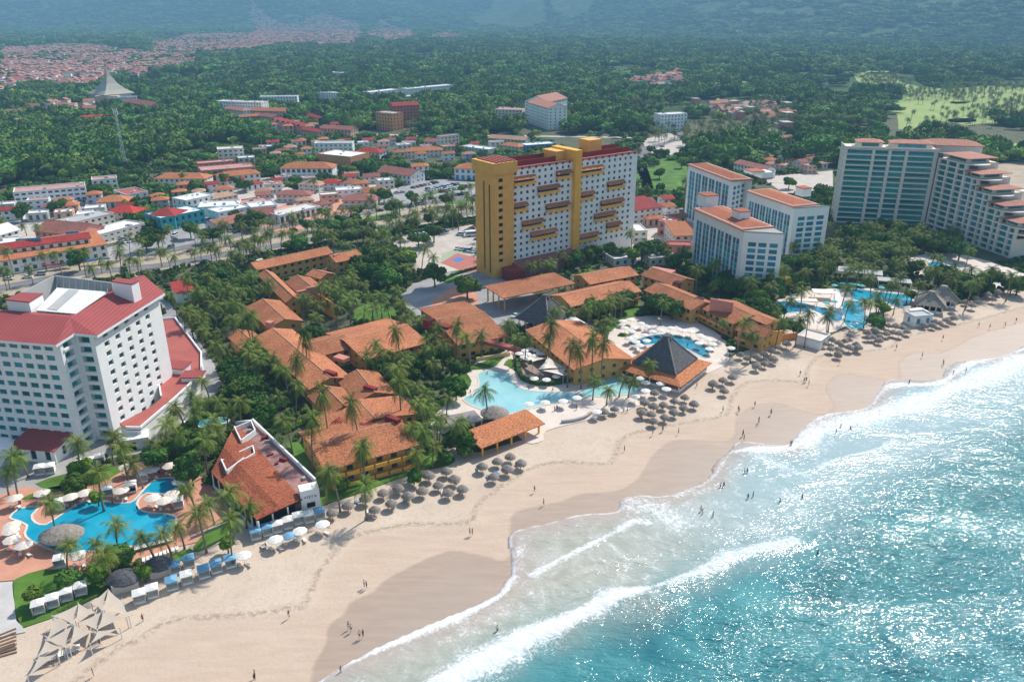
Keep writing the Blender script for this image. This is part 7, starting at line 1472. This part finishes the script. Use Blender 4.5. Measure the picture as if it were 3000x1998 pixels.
# keep the left wood that reaches down beside the town
WL=[(-250,345),(0,335),(300,330),(330,385),(420,400),(600,330),(640,400),(600,425),(470,470),(330,495),(250,520),(190,535),(60,530),(20,560),(-60,575),(-250,600)]
gW=np.array([[*G(*p)[:2]] for p in WL]); PW=scatter(-700,-100,430,950,8.2); PW=PW[inside(PW,gW)]; PW=PW[free(PW)|True]
keep=np.ones(len(PW),bool)
for b in BLD: keep&=~inside(PW,np.array([[q[0],q[1]] for q in b]))
PW=PW[keep]; P1=P1[~inside(P1,gW)]
if HOUSEXY:
    HX=np.array([(q[1],q[2]) for q in cand]); HX=np.vstack([HX]+[HX-HX/np.hypot(*HX.T)[:,None]*s_ for s_ in (14,28)])
    def clear(P,r):
        k=np.ones(len(P),bool)
        for i in range(0,len(P),1500): k[i:i+1500]=((P[i:i+1500,None,:]-HX[None])**2).sum(2).min(1)>r*r
        return P[k]
    P1=clear(P1,11.)
allp=np.vstack([P1,PW]); order=np.argsort(np.hypot(allp[:,0],allp[:,1])); allp=allp[order]
nb=max(0,min(len(allp),297-NT[0]))
for i in range(nb):
    k=rr.choice((0,1,3,4,1,2)); tree(0,0,k,rr.uniform(.85,1.35)*(.9 if k==3 else 1.05),desc=('round','dark spreading','bright green','wide flat-topped','tall dark')[k]+' forest tree',group='trees of the wood edge',world=(allp[i][0],allp[i][1],0))
P2=scatter(-2300,2300,1500,3200,16.); P2=P2[visible(P2,300)]; P2=P2[free(P2)]; P2=clear(P2,13.)
P3=scatter(-5200,5200,3200,8200,36); P3=P3[visible(P3,500)]; P3=P3[free(P3)]
# sparse trees inside the villages
PT=scatter(-2600,1200,1100,6000,19)
kt=np.zeros(len(PT),bool)
for L in TOWN: kt|=inside(PT,np.array([[*G(p[0],p[1])[:2]] for p in L]))
PT=PT[kt]; PT=PT[rng.random(len(PT))<np.where(vnoise(PT,90,2,6)>.0,.95,.3)]
def woods(name,P,smin,smax,label,zf=.8):
    z=hill(P)-.6; z[z<0]=0
    me=bpy.data.meshes.new(name); me.vertices.add(len(P)); me.vertices.foreach_set('co',np.column_stack([P,z]).astype(np.float32).ravel()); me.update(); o=link(name,me); o['kind']='stuff'; o['label']=label
    ng=bpy.data.node_groups.new(name,'GeometryNodeTree'); ng.interface.new_socket('Geometry',in_out='INPUT',socket_type='NodeSocketGeometry'); ng.interface.new_socket('Geometry',in_out='OUTPUT',socket_type='NodeSocketGeometry')
    n=ng.nodes; l=ng.links; gi=n.new('NodeGroupInput'); go=n.new('NodeGroupOutput'); jo=n.new('GeometryNodeGeometryToInstance')
    for s in FSRC:
        oi=n.new('GeometryNodeObjectInfo'); oi.inputs['Object'].default_value=s; l.new(oi.outputs['Geometry'],jo.inputs[0])
    ip=n.new('GeometryNodeInstanceOnPoints'); ip.inputs['Pick Instance'].default_value=True
    rid=n.new('FunctionNodeRandomValue'); rid.data_type='INT'; rid.inputs[4].default_value=0; rid.inputs[5].default_value=len(FSRC)-1; rid.inputs['Seed'].default_value=3
    rz=n.new('FunctionNodeRandomValue'); rz.data_type='FLOAT_VECTOR'; rz.inputs[0].default_value=(0,0,0); rz.inputs[1].default_value=(.12,.12,6.28)
    rs=n.new('FunctionNodeRandomValue'); rs.data_type='FLOAT_VECTOR'; rs.inputs[0].default_value=(smin,smin,smin*zf); rs.inputs[1].default_value=(smax,smax,smax*zf); rs.inputs['Seed'].default_value=9
    l.new(gi.outputs[0],ip.inputs['Points']); l.new(jo.outputs[0],ip.inputs['Instance']); l.new(rid.outputs[2],ip.inputs['Instance Index']); l.new(rz.outputs[0],ip.inputs['Rotation']); l.new(rs.outputs[0],ip.inputs['Scale']); l.new(ip.outputs[0],go.inputs[0])
    md=o.modifiers.new('scatter','NODES'); md.node_group=ng; return o
FSRC=[bpy.data.objects.new('wood_crown_source',m) for m in FT]
woods('forest',allp[nb:],1.,2.5,'continuous broadleaf forest behind the town',.95); woods('distant_forest',P2,1.5,4.,'distant forest across the valley floor',.8); woods('hill_forest',P3,3.0,6.5,'hazy forest on the valley and hill slopes',.5); woods('village_trees',PT,.8,1.7,'scattered trees among the far village houses')
# ---- understorey of the resort gardens and streets
SH=[crown_mesh('shrub_crown',90+i,2.1,1.5,5,260,.42,m_,.8,0.2,True) for i,m_ in enumerate((leafB,leafA,leafC,hedge,leafB))]
PS=scatter(-330,420,130,640,3.1); PS=PS[visible(PS,60)]
OPEN=[o for o in COL.objects if o.data is not None and o.name.split('.')[0] in ('pavement','pool_deck','lawn','plaza','terrace','sports_court','road','curved_pool')]
ok=np.ones(len(PS),bool)
for o in OPEN:
    v=np.array([tuple(q.co)[:2] for q in o.data.vertices]); 
    if o.name.startswith('road'):
        for f in o.data.polygons: ok&=~inside(PS,v[list(f.vertices)])
    else: ok&=~inside(PS,v[len(v)//2:])
for b in BLD+NOP: ok&=~inside(PS,np.array([[q[0],q[1]] for q in b]))
land=np.array([[*G(p[0],p[1])[:2]] for p in SHX+[(3900,500),(3900,330),(-900,330),(-900,1990)]]); ok&=inside(PS,land); ok&=~inside(PS,gW); PS=PS[ok]
dn=vnoise(PS,26,3,12)+np.where((PS[:,1]<380)&(PS[:,0]<260),.55,0); PS=PS[dn>-.12]
FS0=FSRC; FSRC=[bpy.data.objects.new('shrub_source',m) for m in SH]
woods('garden_shrubs',PS,.35,.85,'dense garden shrubs and ground cover between the buildings',1.1)
# town trees and loose palms between roofs
PU=scatter(-700,900,430,1000,8.5); PU=PU[visible(PU,60)]; ok=inside(PU,land)&~inside(PU,gW)
big_=np.array([[*G(p[0],max(p[1],40))[:2]] for p in EX[len(EX)-2 if False else [i for i,L in enumerate(EX) if L[0]==(-200,560)][0]]]); ok&=inside(PU,big_)
for o in OPEN:
    v=np.array([tuple(q.co)[:2] for q in o.data.vertices])
    if o.name.startswith('road'):
        for f in o.data.polygons: ok&=~inside(PU,v[list(f.vertices)])
    elif not o.name.startswith('lawn'): ok&=~inside(PU,v[len(v)//2:])
for b in BLD: ok&=~inside(PU,np.array([[q[0],q[1]] for q in b]))
PU=PU[ok]; PU=PU[vnoise(PU,60,3,31)>-.35]; FSRC=FS0; woods('town_trees',PU,.5,1.05,'trees filling the gaps between the town roofs',1.)
def palm_combo(k):
    a_,b_=palm_parts(60+k,(8.5,7.2,10.)[k],15,4.0,False); m=MB(); m.v=list(a_.v); m.f=list(a_.f); m.m=[2]*len(a_.f); m.add(b_.v,[],0); o_=len(a_.v); m.f+=[[j+o_ for j in f] for f in b_.f]; m.m+=b_.m; return m.mesh('grove_palm',[palmleaf,frondrib,bark])
FSRC=[bpy.data.objects.new('palm_source',palm_combo(k)) for k in range(3)]
Q=scatter(-130,330,150,420,8.); ok=inside(Q,land)&visible(Q,20)
for o in OPEN:
    v=np.array([tuple(q.co)[:2] for q in o.data.vertices])
    if o.name.startswith('road'):
        for f in o.data.polygons: ok&=~inside(Q,v[list(f.vertices)])
    elif not o.name.startswith('lawn'): ok&=~inside(Q,v[len(v)//2:])
for b in BLD: ok&=~inside(Q,np.array([[q[0],q[1]] for q in b]))
Q=Q[ok]; Q=Q[vnoise(Q,40,2,33)>np.where((Q[:,0]<40)&(Q[:,1]>190),.12,-.05)]
def inpx(L,cell,keep_):
    g=np.array([[*G(p[0],p[1])[:2]] for p in L]); P=scatter(*(g[:,0].min(),g[:,0].max(),g[:,1].min(),g[:,1].max()),cell); P=P[inside(P,g)]; return P[vnoise(P,45,2,35)>keep_]
Q2=[inpx(hd([(880,640),(1220,660),(1480,745),(2353,760),(2600,1060),(1850,1085),(1600,1050),(1310,860),(960,740)]),11,.1),inpx(hc([(600,330),(1500,330),(1600,600),(1200,600),(650,460)]),13,-.3),inpx(hc([(1000,900),(2353,1000),(2353,1350),(2000,1330),(1300,1250)]),11,-.1),inpx(hd([(0,800),(900,850),(1000,1200),(650,1350),(0,1200)]),11,-.1),inpx(hb([(1100,1000),(2353,1000),(2353,1150),(1300,1180)]),12,-.2)]
for L_,st_,of in (([(0,812),(240,775),(480,745),(660,715),(850,685),(1100,640),(1400,600)],7.5,3.),([(0,858),(240,812),(480,790),(660,762),(860,728),(1110,684),(1400,640)],9.,2.5),([(600,735),(740,700),(900,672),(1080,648),(1400,605)],6.5,2.5)):
    W=wl(L_,0,6); acc=0
    for a_,b_ in zip(W[:-1],W[1:]):
        L=np.hypot(*(b_-a_)); 
        while acc<L: Q2.append((a_+(b_-a_)*acc/L+rng.uniform(-of,of,2))[None]); acc+=st_*rng.uniform(.7,1.4)
        acc-=L
Q=np.vstack([Q]+Q2); 
kq=np.ones(len(Q),bool)
for b in BLD+NOP: kq&=~inside(Q,np.array([[q[0],q[1]] for q in b]))
woods('palm_grove',Q[kq],.85,1.3,'many more palms scattered through gardens and golf groves',1.); print('palms',len(Q),'town',len(PU))
print('shrubs',len(PS),'TREES',NT,'PALMS',NP,'wood',len(allp),len(P2),len(P3),'houses',len(cand))
for p in PALMS+TREES+[PAL,LNG]+list(PAR.values())+list(CAB.values())+list(CARS.values())+list(PEO.values()): drop(p)
run_auto()
